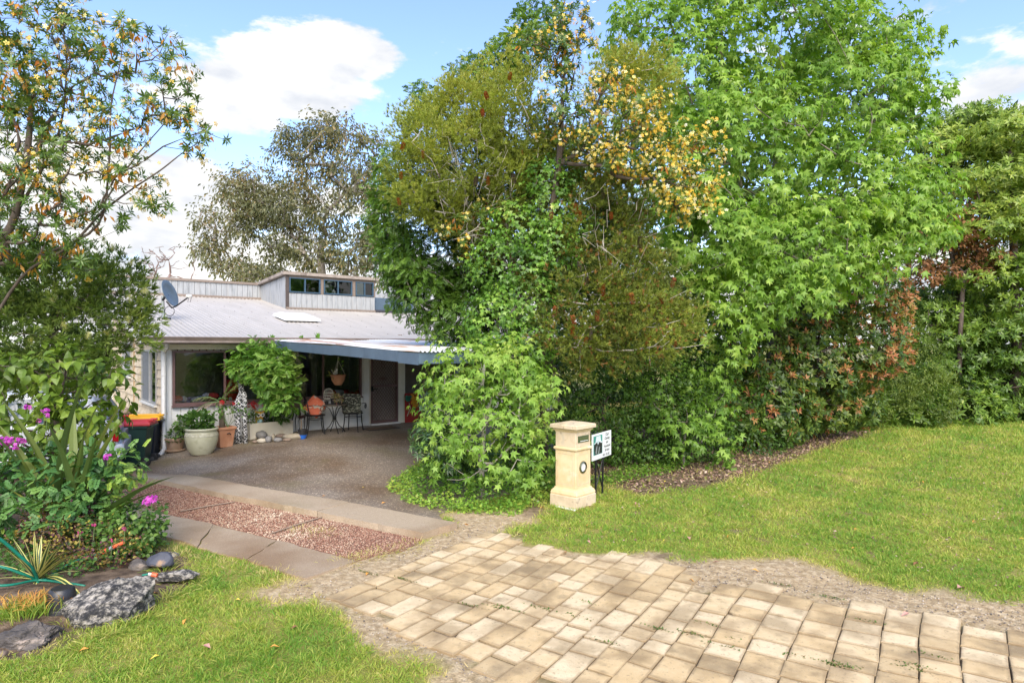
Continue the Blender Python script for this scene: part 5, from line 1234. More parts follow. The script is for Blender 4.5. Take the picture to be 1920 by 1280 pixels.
# beach towels over the low wall
M_TOW = {}
xw = [(758.5, 770), (769.5, 783.5), (783.5, 794)]
M_T1 = plain('towel_red', (.36,.03,.025), .9); M_T2 = plain('towel_orange', (.72,.32,.02), .85); M_T3 = plain('towel_purple', (.22,.12,.28), .85); M_T4 = plain('towel_green', (.03,.20,.12), .85)
xa, xb = hx(758.8, -.06), hx(794, -.06); zl = hz(775, 737.5, -.06)
e = empty('beach_towel', hl(xa, -.06, .2), HANG, 'red beach towel with big green, orange and purple flowers hung over the low wall', 'towel'); w_ = xb-xa; n = 24; vs_ = []
for i in range(n+1):
    for (y, z) in ((.17, zl-.5-.2), (.17, zl-.2+.005), (.0, zl-.2+.015), (-.005, zl-.4-.2), (-.01, zl-.8-.2)): vs_.append((w_*i/n, y-.012*math.sin(i*.9)*(1 if y < .1 else 0), z))
m = MB(); m.add(vs_, [(i*5+k, (i+1)*5+k, (i+1)*5+k+1, i*5+k+1) for i in range(n) for k in range(4)]); m.build('cloth', M_T1, e, smooth=True)
def petals(cx, cz, rx, rz_, n, m, a0, a1, nm):
    for i in range(n):
        a = a0 + (a1-a0)*i/(n-1); cs, sn_ = math.cos(a), math.sin(a); w9 = .035
        pts = [(0,0),(.45,w9),(.85,w9*.9),(1,0),(.85,-w9*.9),(.45,-w9)]
        pl = [(cx + rx*cs*u - v*sn_, cz + rz_*sn_*u + v*cs) for u, v in pts]; pl = [(min(max(x, 0), w_), min(z, zl-.2)) for x, z in pl]
        MB().add([(x, -.030, z) for x, z in pl], [tuple(range(6))]).build(nm, m, e)
zt9 = zl-.2
petals(w_*.16, zt9-.05, .13, .17, 6, M_T4, -2.9, -.4, 'green_petal'); petals(w_*.52, zt9-.12, .16, .30, 9, M_T2, -3.6, .6, 'orange_petal'); petals(w_*.9, zt9-.18, .15, .22, 8, M_T3, 1.6, 4.8, 'purple_petal')
MB().tube([(w_*.2,-.03,zt9-.25),(w_*.28,-.03,zt9-.38),(w_*.1,-.03,zt9-.6)], .012, 4).build('printed_stem', plain('towel_cream', (.6,.55,.4)), e)
MB().add([(w_*.45,-.031,zt9-.42),(w_*.56,-.031,zt9-.38),(w_*.5,-.031,zt9-.5)], [(0,1,2)]).build('printed_leaf', M_T4, e)
bz = hl(hx(794, -.02), -.02, 0); zz9 = hz(797, 702, -.02); e = empty('broom', Vector((bz.x,bz.y,.24)), 0, 'pale wooden handled rake leaning behind the low wall beside the towel', 'rake'); MB().tube([(-.02,.1,.1),(.03,-.05,zz9-.25)], .017, 7).build('handle', plain('pale_wood', (.45,.37,.27), .7), e); MB().tube([(-.10,-.05,zz9-.24),(.12,-.05,zz9-.27)], .012, 5).build('head', M_STEM, e)
# clutter seen through the windows
def heap(name, px, py, d, cols, label, cat, n=5, w=.5):
    c = hl(hx(px, d), d, hz(px, py, d)); e = empty(name, c, HANG, label, cat); r_ = random.Random(n)
    for i in range(n):
        m_ = cols[i % len(cols)]; rr = r_.uniform(.09, .17)
        MB().lathe([(rr*.7,0),(rr,.04),(rr*.9,.09),(rr*.4,.13)], 9, (-w/2+w*i/(n-1), r_.uniform(-.1,.1), r_.uniform(-.03,.05))).build('folded_cloth', m_, e, smooth=True)
PR = plain('cloth_red', (.5,.03,.04), .9); PW = plain('cloth_pale', (.55,.55,.62), .9); PP = plain('cloth_violet', (.2,.14,.3), .9); PB = plain('cloth_blue', (.12,.2,.4), .9)
heap('laundry_pile', 366, 752, .45, [PR, PW, PP, PW, PB, PW], 'pile of red, white and violet laundry behind the left window', 'laundry', 7, .75)
heap('laundry_heap', 648, 742, .45, [PR, PW, PR, PR], 'heap of red cloth behind the right window', 'laundry', 5, .7)
c = hl(hx(437, .35), .35, zs-.05); e = empty('red_cabinet', c, HANG, 'bright red retro appliance with white discs behind the left window', 'appliance'); MB().box((-.13,-.1,.0), (.13,.15,.55)).build('cabinet', plain('glossy_red', (.55,.015,.02), .3), e, bevel=.03); [MB().lathe([(.04,-.012),(.04,.0)], 12, (-.09,-.1,z), axis='y').build('disc', M_WHITE, e) for z in (.12,.45)]; MB().box((-.128,-.108,.24), (.128,-.101,.27)).build('seam', M_IRON, e)
for px in (488, 575):
    c = hl(hx(px, 1.2), 1.2, 1.0); e = empty('floor_lamp', Vector((c.x,c.y,.25)), 0, {488:'dim floor lamp shape inside the left window behind the wisteria', 575:'dim standing lamp inside the right window'}[px], 'lamp'); MB().lathe([(.12,0),(.12,.02),(.015,.04),(.015,1.1)], 10).build('pole', M_ALU, e); MB().lathe([(.16,1.05),(.10,1.3)], 14).build('shade', plain('dim_shade', (.25,.24,.22), .9), e)
# ---------------------------------------------------------------- satellite dish
rb = house_M @ roofpt(306.5, 597); e = empty('satellite_dish', rb, 0, 'grey satellite dish on a short mast at the left end of the roof', 'satellite dish'); Yd = rb.y
M_DISH = plain('dish_grey', (.13,.17,.20), .4, .3)
def q_(px, py, dy=0): return P(px, py, Yd+dy) - rb
MB().tube([q_(306.5,597), q_(305.5,566), q_(305,555)], .035, 8).build('mast', plain('galvanised_grey', (.25,.28,.28), .5, .5), e); MB().box((-.20,-.03,-.02), (.17,.03,.02)).build('mount_plate', M_IRON, e)
MB().tube([q_(303,571), q_(292,576,.3), q_(283,588,.5)], .012, 5).build('stay', M_IRON, e)
dc = q_(314,551,-.12); nv = Vector((.95,.02,.32)).normalized(); M9 = Matrix.Translation(dc) @ nv.to_track_quat('Z','Y').to_matrix().to_4x4()
m = MB(); m.at(M9); rr = .33; pr = [(.001,0),(rr*.35,.008),(rr*.7,.035),(rr,.075),(rr+.012,.072),(rr+.008,.06),(rr*.7,.018),(rr*.3,-.012),(.001,-.015)]; m.lathe(pr, 28, cap=False); m.build('dish', M_DISH, e, smooth=True)
MB().tube([q_(305,562,-.02), dc+Vector((0,0,-.02))], .03, 6).build('bracket', M_IRON, e)
arm = [q_(312,565,-.15), q_(322,577,-.2), q_(330,574,-.35), q_(352,558,-.55)]; MB().tube(arm, .018, 6).build('feed_arm', M_IRON, e); lnb = MB().at(Matrix.Translation(q_(354,555,-.56))); lnb.lathe([(.035,-.05),(.045,0),(.03,.07)], 10, axis='x'); lnb.build('feed_horn', M_WHITE, e)
MB().tube([q_(318+9*math.cos(a), 583+9*math.sin(a), -.1) for a in np.linspace(0, 6.2, 20)], .008, 5, False).build('cable_loop', M_IRON, e); MB().tube([q_(354,557,-.56), q_(352,566,-.5), q_(357,566,-.5), q_(359,557,-.55)], .005, 4).build('cable', M_IRON, e)
# ---------------------------------------------------------------- wheelie bins
def bin_(pos, rz, body, lid, label, h=.86):
    e = empty('wheelie_bin', pos, rz, label, 'wheelie bin', 'wheelie bins by the side wall')
    a, b = .27, .22                                   # local -x front, +x hinge side
    m = MB(); m.loft([[(-a*.72,-b*.8,.03),(a*.72,-b*.8,.03),(a*.72,b*.8,.03),(-a*.72,b*.8,.03)], [(-a*1.0,-b,h-.10),(a*.95,-b,h-.10),(a*.95,b,h-.10),(-a*1.0,b,h-.10)], [(-a*1.08,-b*1.08,h-.07),(a*1.0,-b*1.08,h-.07),(a*1.0,b*1.08,h-.07),(-a*1.08,b*1.08,h-.07)], [(-a*1.1,-b*1.1,h-.02),(a*1.05,-b*1.1,h-.02),(a*1.05,b*1.1,h-.02),(-a*1.1,b*1.1,h-.02)]]); m.build('body', body, e, bevel=.012)
    m = MB(); m.loft([[(-a*1.16,-b*1.15,h-.02),(a*1.2,-b*1.15,h-.02),(a*1.2,b*1.15,h-.02),(-a*1.16,b*1.15,h-.02)], [(-a*1.16,-b*1.15,h+.02),(a*1.2,-b*1.12,h+.03),(a*1.2,b*1.12,h+.03),(-a*1.16,b*1.15,h+.02)], [(-a*.9,-b*.85,h+.055),(a*1.0,-b*.85,h+.075),(a*1.0,b*.85,h+.075),(-a*.9,b*.85,h+.055)]]); ld = m.build('lid', lid, e, bevel=.01)
    for s_ in (-.5, .5): MB().box((a*.85, s_*b-.035, h+.06), (a*1.3, s_*b+.035, h+.10)).build('lid_handle', lid, ld, bevel=.008)
    for s_ in (-1, 1): MB().box((-a*.9, s_*b*.45-.02, h+.05), (a*.9, s_*b*.45+.02, h+.085)).build('lid_rib', lid, ld, bevel=.006)
    MB().tube([(a*1.22,-b,h-.03),(a*1.22,b,h-.03)], .018, 8).build('hinge_bar', body, e)
    for s_ in (-1, 1):
        w = MB().lathe([(.09,-.025),(.10,-.015),(.10,.015),(.09,.025)], 20, (a*.85, s_*b*.98, .10), axis='y').build('wheel', plain('tyre_black', (.02,.02,.02), .7), e, smooth='auto'); MB().lathe([(.035,-.032),(.035,.032)], 12, (a*.85, s_*b*.98, .10), axis='y').build('hub', plain('hub_grey', (.08,.08,.08), .5), w)
    for s_ in (-.75, .75): MB().box((-a*1.0-.02, s_*b-.012, .25), (-a*.85, s_*b+.012, h-.10)).build('rib', body, e, bevel=.004)
    MB().box((-.14,-b*1.0-.006,h-.33), (.12,-b*.93,h-.315)).build('moulded_line', body, e)
    return e
M_BINB = plain('bin_green', (.015,.045,.035), .45); M_BIND = plain('bin_dark', (.02,.025,.035), .45)
bpos = fl(256, 872); bin_(bpos, R(12), M_BINB, plain('lid_red', (.52,.04,.05), .45), 'dark green wheelie bin with red lid against the side wall of the house', .84)
b2 = bpos+Vector((-.22,.62,-.02)); bin_(b2, R(12), M_BIND, plain('lid_yellow', (.68,.36,.01), .45), 'wheelie bin with yellow lid behind the red lidded one', .88).scale = (1.25,1.1,1.02)
rock('round_stone', Vector((P(236,773,13.9))), (.12,.12,.10), M_ST[2], 71, 'small round brown stone on the ledge behind the yellow bin lid')
# ---------------------------------------------------------------- parked white wagon
cpos = Vector((-9.40, 11.3, -.13)); car = empty('parked_car', cpos, R(206), 'white wagon parked beside the house, half hidden behind garden shrubs', 'car')
M_CAR = plain('white_car_paint', (.72,.74,.77), .25, var=.02, coat=.6, bump=0); M_TINT = plain('tinted_glass', (.10,.14,.18), .05, var=.1, bump=0); M_TAIL = plain('tail_red', (.5,.01,.02), .15, var=.1)
# profile, x forward; rear at x = -2.15
cp = [(-2.12,.42),(-2.18,.62),(-2.12,.95),(-2.05,1.05),(-1.78,1.50),(-1.60,1.58),(-.2,1.62),(.55,1.50),(1.25,1.02),(2.05,.90),(2.25,.66),(2.2,.38)]
hw = .86; rings = []
for y, sc_ in ((-hw, 0), (-hw*.98, 1), (hw*.98, 1), (hw, 0)): pass
m = MB(); secs = []
for (x, z) in cp: secs.append((x, z))
top_in = lambda z: .0 if z < 1.0 else (z-1.0)*.28
L_ = [(x, -hw+top_in(z), z) for x, z in cp]; R_ = [(x, hw-top_in(z), z) for x, z in cp]; n = len(cp)
m.add(L_+R_, [tuple(range(n)), tuple(range(n, 2*n))[::-1]] + [(i, i+n, (i+1)%n+n, (i+1)%n) for i in range(n)]); body = m.build('body', M_CAR, car, bevel=.05, seg=3)
for s_ in (-1, 1):
    for pl in ([(-1.72,1.08),(-1.62,1.44),(-.98,1.48),(-.98,1.08)], [(-.90,1.08),(-.90,1.49),(-.08,1.50),(-.08,1.08)], [(0,1.08),(0,1.49),(.5,1.42),(1.05,1.08)]):
        yy = lambda z: s_*(hw-top_in(z)+.006); MB().add([(x, yy(z), z) for x, z in pl], [(0,1,2,3)]).build('side_window', M_TINT, car)
MB().add([(-2.055,-.66,1.10),(-1.83,-.60,1.46),(-1.83,.60,1.46),(-2.055,.66,1.10)], [(0,1,2,3)]).build('rear_window', M_TINT, car).location = (-.035,0,.01)
MB().add([(1.2,-.7,1.06),(.58,-.62,1.47),(.58,.62,1.47),(1.2,.7,1.06)], [(0,1,2,3)]).build('windscreen', M_TINT, car).location = (.035,0,.02)
for s_ in (-1, 1):
    y0, y1 = sorted((s_*(hw+.012), s_*(hw-.07))); tl = MB().box((-2.195,y0,.70), (-2.09,y1,1.02)).build('tail_light', M_TAIL, car, bevel=.015); MB().box((-2.21,y0+.004,.83), (-2.1,y1-.004,.90)).build('reversing_lens', M_WHITE, tl)
    for x in (-1.42, 1.35):
        w = MB().lathe([(.27,-.10),(.31,-.08),(.31,.08),(.27,.10)], 24, (x, s_*.78, .31), axis='y').build('wheel', plain('tyre_black', (.02,.02,.02)), car, smooth='auto'); MB().lathe([(.19,-.112),(.20,.112)], 16, (x, s_*.78, .31), axis='y').build('rim', M_ALU, w)
MB().box((-2.27,-.86,.38), (-2.0,.86,.66)).build('rear_bumper', M_CAR, car, bevel=.04); MB().box((2.05,-.85,.34), (2.3,.85,.62)).build('front_bumper', M_CAR, car, bevel=.04)
MB().box((-2.235,-.3,.70), (-2.17,.3,.82)).build('number_plate_recess', plain('grey_plastic', (.2,.2,.2)), car)
# ---------------------------------------------------------------- sandstone letterbox pillar
M_SAND = mat('cast_sandstone', [(.55,.40,.21),(.64,.49,.29),(.70,.57,.38)], 3.2, .85, .25, 120, spots=[((.66,.62,.52), 4, .60, .12, .6), ((.33,.25,.17), 6, .60, .12, .5), ((.45,.26,.12), 1.8, .56, .15, .35)])
M_SANDW = mat('weathered_sandstone', [(.44,.35,.24),(.56,.45,.31),(.62,.53,.40)], 5, .9, .35, 120, spots=[((.24,.20,.15), 5, .54, .2, .6), ((.16,.13,.10), 14, .60, .14, .6)])
lc = G(1081, 956); LA = R(30.0)
# faces: the right-hand face carries the slot
ux = Vector((math.cos(LA), math.sin(LA), 0)); uy = Vector((-ux.y, ux.x, 0)); hw0 = .235
lpos = lc + (-ux*0 + uy*hw0) + ux*(-0)  # adjusted below
lb_ang = R(48)
dR = Vector((math.cos(lb_ang), math.sin(lb_ang), 0)); dL = Vector((-dR.y, dR.x, 0)); ctr = lc + dR*hw0 + dL*hw0
lb = empty('letterbox_pillar', ctr, lb_ang, 'square sandstone letterbox pillar with moulded cap standing at the lawn edge', 'letterbox')
# local -y face is the right-hand (slot) face, local -x the left-hand one
MB().sqs([(.235,-.05),(.237,.0),(.237,.155),(.232,.165)]).build('plinth', M_SANDW, lb, bevel=.006)
MB().sqs([(.228,.164),(.232,.19),(.220,.225),(.198,.245),(.190,.262),(.190,.27)]).build('base_moulding', M_SAND, lb, bevel=.004)
MB().sqs([(.180,.268),(.180,.80)]).build('lower_shaft', M_SAND, lb, bevel=.006)
MB().sqs([(.185,.798),(.197,.806),(.202,.822),(.197,.838),(.185,.846)]).build('band', M_SAND, lb, bevel=.004)
MB().sqs([(.179,.844),(.179,1.06)]).build('upper_shaft', M_SANDW, lb, bevel=.006)
MB().sqs([(.184,1.057),(.188,1.07),(.205,1.085),(.207,1.10),(.222,1.108)]).build('cap_moulding', M_SAND, lb, bevel=.003)
MB().sqs([(.236,1.108),(.240,1.115),(.238,1.158),(.228,1.168),(.10,1.192),(.02,1.194)]).build('cap', M_SANDW, lb, bevel=.004)
for (rot) in (0, R(90), R(180), R(270)):
    m = MB(); m.at(Matrix.Rotation(rot, 4, 'Z'))
    for a, b, c_, d_ in ((-.13,.315,.13,.321),(-.13,.745,.13,.751)): m.box((a,-.183,b), (c_,-.181,d_))
    for x in (-.136, .130): m.box((x,-.183,.315), (x+.006,-.181,.751))
    m.build('panel_bead', M_SANDW, lb)
gp = plain('aged_green_brass', (.10,.13,.06), .45, .4)
sl = MB().box((-.13,-.187,.915), (.13,-.1795,1.01)).build('mail_slot_plate', gp, lb, bevel=.004); MB().box((-.10,-.194,.93), (.10,-.188,.99)).build('flap', plain('dull_olive_metal', (.15,.18,.09), .35, .6), sl, bevel=.003); MB().box((-.095,-.196,.932), (.095,-.1945,.94)).build('flap_edge', M_WHITE, sl)
nw = MB().lathe([(.068,-.022),(.085,-.012),(.088,.0),(.060,.0)], 28, (-.01,-.181,.56), cap=False, axis='y').build('newspaper_ring', plain('brass_green', (.22,.22,.13), .3, .8), lb, smooth='auto'); MB().lathe([(.058,-.004),(.058,.0)], 24, (-.01,-.182,.56), axis='y').build('tube_end', plain('pale_disc', (.62,.62,.60), .3), nw)
MB().box((-.30,-.25,.0), (-.243,.10,.012)).build('cement_edge', M_WHITE, lb)
# ---------------------------------------------------------------- sign on black stakes
sA, sB = P(1110, 840, 9.55), P(1145, 830, 10.15)
e = empty('business_sign', Vector(((sA.x+sB.x)/2, (sA.y+sB.y)/2, 0)), math.atan2(sB.y-sA.y, sB.x-sA.x), 'small white business sign with a photo print on black metal stakes behind the letterbox', 'sign')
wS = math.hypot(sB.x-sA.x, sB.y-sA.y)/2; z0_, z1_ = .565, .955
bd = MB().box((-wS,-.008,z0_), (wS,.008,z1_)).build('board', plain('sign_white', (.74,.76,.77), .4, var=.02), e)
m = MB(); m.box((-wS+.035,-.0095,z0_+.075), (-wS+.035+wS*.92,-.0085,z1_-.03)); ph = m.build('printed_photo', plain('print_teal', (.06,.26,.22), .5), bd)
x0 = -wS+.035; w = wS*.92
M_PB = plain('print_black', (.02,.022,.024), .5); M_PL = plain('print_pale', (.6,.68,.72), .5); M_PG = plain('print_grey', (.25,.28,.29), .5)
def fp(pts, m, nm, off): MB().add([(x0+w*u, -off, z0_+.075+(z1_-z0_-.105)*v) for u, v in pts], [tuple(range(len(pts)))]).build(nm, m, bd)
fp([(.1,.02),(.95,.02),(.98,.62),(.75,.70),(.5,.62),(.2,.66),(.04,.5)], M_PB, 'printed_jacket', .0100)
fp([(.22,.66),(.3,.97),(.78,.97),(.84,.68),(.98,.62),(.9,.56),(.5,.70),(.12,.58),(.02,.62)], M_PL, 'printed_hat', .0106)
fp([(.40,.66),(.5,.5),(.62,.66)], M_PL, 'printed_collar', .0108); fp([(.2,.1),(.3,.4),(.42,.5),(.36,.04)], M_PG, 'printed_arm', .0108); fp([(.5,.05),(.62,.36),(.72,.4),(.6,.02)], M_PG, 'printed_fold', .0108)
xt_ = wS*.50+.012
for i, s_ in enumerate(('Clay\'s', 'Cleaning', 'and', 'Household', 'Services')): txt(s_, .062, M_PB, 'lettering', bd, (xt_, -.0090, z1_-.045-i*.060), (R(90),0,0), .0006, shear=.12, space=.9)
txt('0421 126 435', .052, M_PB, 'lettering', bd, (xt_-.035, -.0090, z0_+.035), (R(90),0,0), .0006, space=.9)
for s_ in (-.55, .2): 
    MB().tube([(wS*s_+.03,.02,z0_+.12), (wS*s_-.01*s_,.02,-.1)], .016, 6).build('stake', M_IRON, e)
MB().tube([(-wS*.45,.02,z0_-.02),(wS*.15,.02,.12)], .010, 5).build('brace', M_IRON, e); MB().tube([(wS*.25,.02,z0_-.02),(-wS*.5,.02,.10)], .008, 5).build('brace', M_IRON, e)
# ---------------------------------------------------------------- garden rocks
M_ROCK = bpy.data.materials.new('lichen_rock'); M_ROCK.use_nodes = True; nt = M_ROCK.node_tree; L = nt.links; b = nt.nodes['Principled BSDF']; b.inputs['Roughness'].default_value = .92
t = nd(nt, 'ShaderNodeTexCoord'); n = nd(nt, 'ShaderNodeTexNoise'); n.inputs['Scale'].default_value = 20; n.inputs['Detail'].default_value = 12; n.inputs['Roughness'].default_value = .75; mp = nd(nt, 'ShaderNodeMapping'); mp.inputs['Scale'].default_value = (.8,1,1.2); mp.inputs['Rotation'].default_value = (0,R(25),0); L.new(t.outputs['Object'], mp.inputs[0]); L.new(mp.outputs[0], n.inputs['Vector'])
r_ = nd(nt, 'ShaderNodeValToRGB'); e_ = r_.color_ramp.elements
for c_ in range(2): e_.new(.5)
for i, (p_, c_) in enumerate(((.42,(.025,.025,.028)),(.49,(.09,.085,.08)),(.55,(.30,.275,.24)),(.66,(.48,.44,.39)))): e_[i].position = p_; e_[i].color = col4(c_)
L.new(n.outputs[0], r_.inputs[0]); L.new(r_.outputs[0], b.inputs['Base Color']); bp = nd(nt, 'ShaderNodeBump'); bp.inputs['Strength'].default_value = 1; bp.inputs['Distance'].default_value = .03; L.new(n.outputs[0], bp.inputs['Height']); L.new(bp.outputs[0], b.inputs['Normal'])
M_ROCKD = mat('dark_rock', [(.03,.028,.028),(.08,.07,.065),(.20,.17,.14)], 6, .9, .8, 40, stretch=(.6,1,1.4), detail=10, spots=[((.36,.29,.24), 9, .6, .06, .7)])
M_ROCKB = mat('blue_black_rock', [(.03,.035,.05),(.07,.075,.10)], 5, .7, .6, 30, spots=[((.32,.2,.11), 4, .6, .06, .8)])
gR = 'rocks edging the garden bed'
gp_ = G(180,1186); rock('garden_rock', Vector((P(222,1125,5.45))) + Vector((0,0,-.03)), (.40,.27,.24), M_ROCK, 5, 'big speckled grey rock with black cracks, largest on the garden edge', gR, 'rock', 6, .13, R(14), 12, 1.9, R(-14))
rock('garden_rock', P(45,1200,4.95)+Vector((0,0,-.04)), (.27,.19,.15), M_ROCKD, 8, 'dark wedge shaped rock at the bottom left corner of the picture', gR, 'rock', 6, .22, R(10), 8, 1.8, R(-14))
rock('garden_rock', P(302,1052,6.55), (.14,.10,.10), M_ROCKB, 12, 'small blue black blocky rock at the right end of the garden bed', gR, 'rock', 5, .06, R(5), 14, 1.6)
rock('garden_rock', P(315,1040,7.0)+Vector((0,0,-.03)), (.16,.10,.06), M_ROCK, 15, 'flat pale rock behind the blue black one', gR, 'rock', 4, .15, R(12), 6, 1.6)
rock('garden_rock', P(325,1078,6.15), (.24,.10,.05), M_ROCK, 21, 'low flat grey rock right of the big speckled rock', gR, 'rock', 4, .15, R(6), 6, 1.6)
rock('garden_rock', P(262,1060,6.5), (.10,.09,.07), M_ROCKD, 31, 'small dark rock hidden under the bed, left of the blue black rock', gR, 'rock', 4, .15, 0, 6, 1.6)
rock('garden_rock', P(2,1228,4.75), (.035,.05,.03), M_ST[2], 33, 'small reddish stone at the left picture edge in front of the dark rock', gR, 'rock', 3, .1)
# upturned black pot
q = G(116,1152); e = empty('upturned_pot', q+Vector((0,0,.06)), 0, 'black plastic pot turned upside down between the yucca and the big rock', 'plant pot'); MB().lathe([(.115,-.03),(.118,.0),(.108,.012),(.105,.10),(.095,.155),(.08,.17),(.02,.168)], 24).build('body', M_BLKP, e, smooth='auto'); MB().lathe([(.12,-.03),(.126,-.02),(.122,.0)], 24).build('rim', M_BLKP, e, smooth='auto')
# hose
M_HOSE = mat('green_hose', [(.005,.14,.09),(.01,.20,.13)], 30, .4, .2, 200); Yh = 5.9
h0 = P(70,1085,Yh); e = empty('garden_hose', Vector((h0.x,h0.y,.1)), 0, 'green garden hose looped over the yucca with an orange spray gun on its end', 'hose'); o = e.location
def hp(l): return [P(a,b,c)-o for a,b,c in l]
def smoothp(pts, k=6):
    out = []; n = len(pts)
    for i in range(n-1):
        p0, p1, p2, p3 = pts[max(i-1,0)], pts[i], pts[i+1], pts[min(i+2,n-1)]
        for j in range(k):
            t = j/k; out.append(.5*((2*p1)+(p2-p0)*t+(2*p0-5*p1+4*p2-p3)*t*t+(3*p1-p0-3*p2+p3)*t**3))
    return out+[pts[-1]]
MB().tube(smoothp(hp([(-30,995,5.5),(0,1010,5.6),(30,1035,5.7),(58,1062,5.8),(70,1085,5.9),(70,1105,5.9),(64,1130,5.95),(45,1140,5.9)])), .014, 8).build('hose_loop', M_HOSE, e, smooth=True)
MB().tube(smoothp(hp([(-30,1055,5.7),(10,1064,5.75),(50,1078,5.85),(80,1086,6.0),(120,1062,6.3),(160,1044,6.5),(190,1038,6.6)])), .012, 8).build('hose_run', M_HOSE, e, smooth=True)
MB().tube(smoothp(hp([(-30,1098,5.6),(20,1096,5.7),(70,1087,5.9),(110,1090,5.9),(160,1098,5.9)])), .012, 8).build('hose_run', M_HOSE, e, smooth=True)
MB().tube(hp([(190,1038,6.6),(200,1033,6.6)]), .022, 8).build('hose_connector', M_IRON, e); MB().tube(hp([(194,1035,6.6),(204,1029,6.6)]), .026, 10).build('spray_gun_grip', plain('hose_orange', (.72,.13,.05), .4), e); MB().tube(hp([(203,1030,6.6),(213,1025,6.6)]), .024, 10).build('spray_gun_collar', M_ALU, e); MB().tube(hp([(212,1025.5,6.6),(232,1016.5,6.6)]), [.020,.017], 10).build('spray_gun_nozzle', plain('hose_orange', (.72,.13,.05)), e)
e = empty('hose_fitting', P(295,1078,5.95), 0, 'small orange and white hose fitting lying on the back of the big rock', 'hose fitting'); MB().tube([(0,0,0),(-.05,0,.01)], .02, 8).build('orange_collar', plain('hose_orange', (.72,.13,.05)), e); MB().tube([(-.05,0,.01),(-.08,0,.012)], .013, 8).build('white_tip', M_WHITE, e); MB().tube([(-.08,0,.012),(-.14,0,.0)], .010, 8).build('hose_stub', M_HOSE, e)
# garden tap
q = P(80,1000,7.4); e = empty('garden_tap', Vector((q.x,q.y,.05)), 0, 'brass garden tap on a short post with an orange hose connector among the shrubs', 'tap'); MB().tube([(0,0,0),(0,0,.55)], .016, 8).build('riser', M_ALU, e); MB().lathe([(.03,.53),(.035,.56),(.02,.6)], 10).build('tap_body', plain('brass', (.4,.3,.1), .35, .8), e); MB().tube([(0,0,.56),(0,-.07,.55),(0,-.09,.50)], .014, 7).build('spout', plain('brass', (.4,.3,.1)), e); MB().tube([(0,-.09,.50),(0,-.09,.42)], .03, 8).build('orange_connector', plain('hose_orange', (.72,.13,.05)), e)
# ================================================================ TREES AND SHRUBS
ST = tpl_star(); STD = tpl_star((0, 50, -55, 110, -118), (.58, .5, .54, .32, .36), .25, 1.1); STW = tpl_star((0, 70, -70), (.55, .45, .45), .26, .2)
LF = tpl_leaf(.24); LQ = tpl_quad(.2); NARROW = tpl_leaf(.13, .03, .15)
TUFT = [tpl_tuft(8, 1, .8, .085, s_) for s_ in range(3)]
BARK = mat('grey_brown_bark', [(.10,.08,.065),(.22,.19,.16),(.34,.31,.27)], 6, .9, .6, 40, stretch=(3,3,.6))
BARKD = mat('dark_bark', [(.05,.04,.033),(.12,.09,.07)], 6, .9, .5, 40, stretch=(3,3,.6))
BARKP = mat('pale_branch', [(.30,.27,.23),(.48,.44,.38)], 6, .9, .4, 40)
def T_(pos, rg, base=.45, a=.25, f=1.2, r=.16, seed=2): return np.clip(base + a*wob(pos, f, seed) + rg.normal(size=len(pos))*r, 0, 1)
def plant(name, loc, label, cat='shrub', group=None): return empty(name, Vector(loc), 0, label, cat, group)
def trunk_of(e, pts, r, targets, rg, m, tip=.004, name='trunk', **k):
    o = e.location; mb = grow([Vector(p)-o for p in pts], r, [Vector(t)-o for t in targets], rg, tip, **k)
    return mb.build(name, m, e, smooth=True)
# ---- far trees behind the house
LM['euc'] = leafmat('gum_leaf', [(.085,.095,.045),(.14,.15,.065),(.21,.195,.09),(.32,.21,.09)], .5, .25)
rg = np.random.default_rng(101); Ye = 45
e = plant('gum_tree', (P(600,640,Ye).x, Ye, 0), 'tall wide gum tree with sparse olive brown foliage rising behind the house roof', 'tree')
BE = [(548,400,34,44),(545,455,34,30),(440,400,34,30),(440,352,34,24),(405,425,26,30),(398,470,18,16),(480,335,34,18),(540,300,22,26),(556,268,30,22),(610,252,42,18),(650,250,34,20),(690,280,30,20),(664,330,46,36),(600,310,32,26),(560,345,30,24),(612,400,34,44),(684,400,40,56),(512,392,30,30),(470,430,26,24),(440,500,30,16),(520,470,30,26),(590,480,40,34),(662,480,44,40),(500,520,60,12),(730,460,40,70),(480,380,26,20)]
c_, o_ = sample([(a, b, Ye, x, y, 1.6+.03*x) for a, b, x, y in BE], 3600, rg, (.2,1.1), .3, .25, lf=.5, gap=(.6,-.34))
pos, la, nr, ii = spray(c_, o_, 9, .75, rg, .9, .8, 0, .6); la = norm(la+np.array((0,0,-.5)))
inst_mesh('foliage', LQ, pos, la, norm(rg.normal(size=pos.shape)), rg.uniform(.19,.34,len(pos)), T_(pos, rg, .42, .32, .35, .2), LM['euc'], e)
tr_pts = [P(610,700,Ye), P(606,620,Ye), P(600,560,Ye), P(604,520,Ye), P(600,470,Ye)]
trunk_of(e, tr_pts, .40, [tuple(q) for q in c_[rg.choice(len(c_), 420, False)]], rg, BARK, .030, seglen=1.0, bend=.16, wpath=.12, power=2.6)
for (px, lb, seed, x0, x1, y0) in ((318,'bare leafless tree with thin reddish twigs above the left roof parapet',7,262,375,462),(290,'second bare leafless tree behind the dish, further left',9,255,320,480)):
    rg = np.random.default_rng(seed); Yb = 42; e = plant('bare_tree', (P(px,640,Yb).x, Yb+seed*.1, 0), lb, 'tree')
    T = [P(rg.uniform(x0,x1), y0+rg.uniform(0,1)**2*70, Yb+rg.normal()*.6) for _ in range(70)]
    trunk_of(e, [P(px,680,Yb), P(px+2,600,Yb), P(px-3,545,Yb), P(px,515,Yb)], .14, T, rg, mat('reddish_twig', [(.14,.09,.08),(.26,.18,.16)], 5, .9), .014, seglen=.8, bend=.18, wpath=.1)
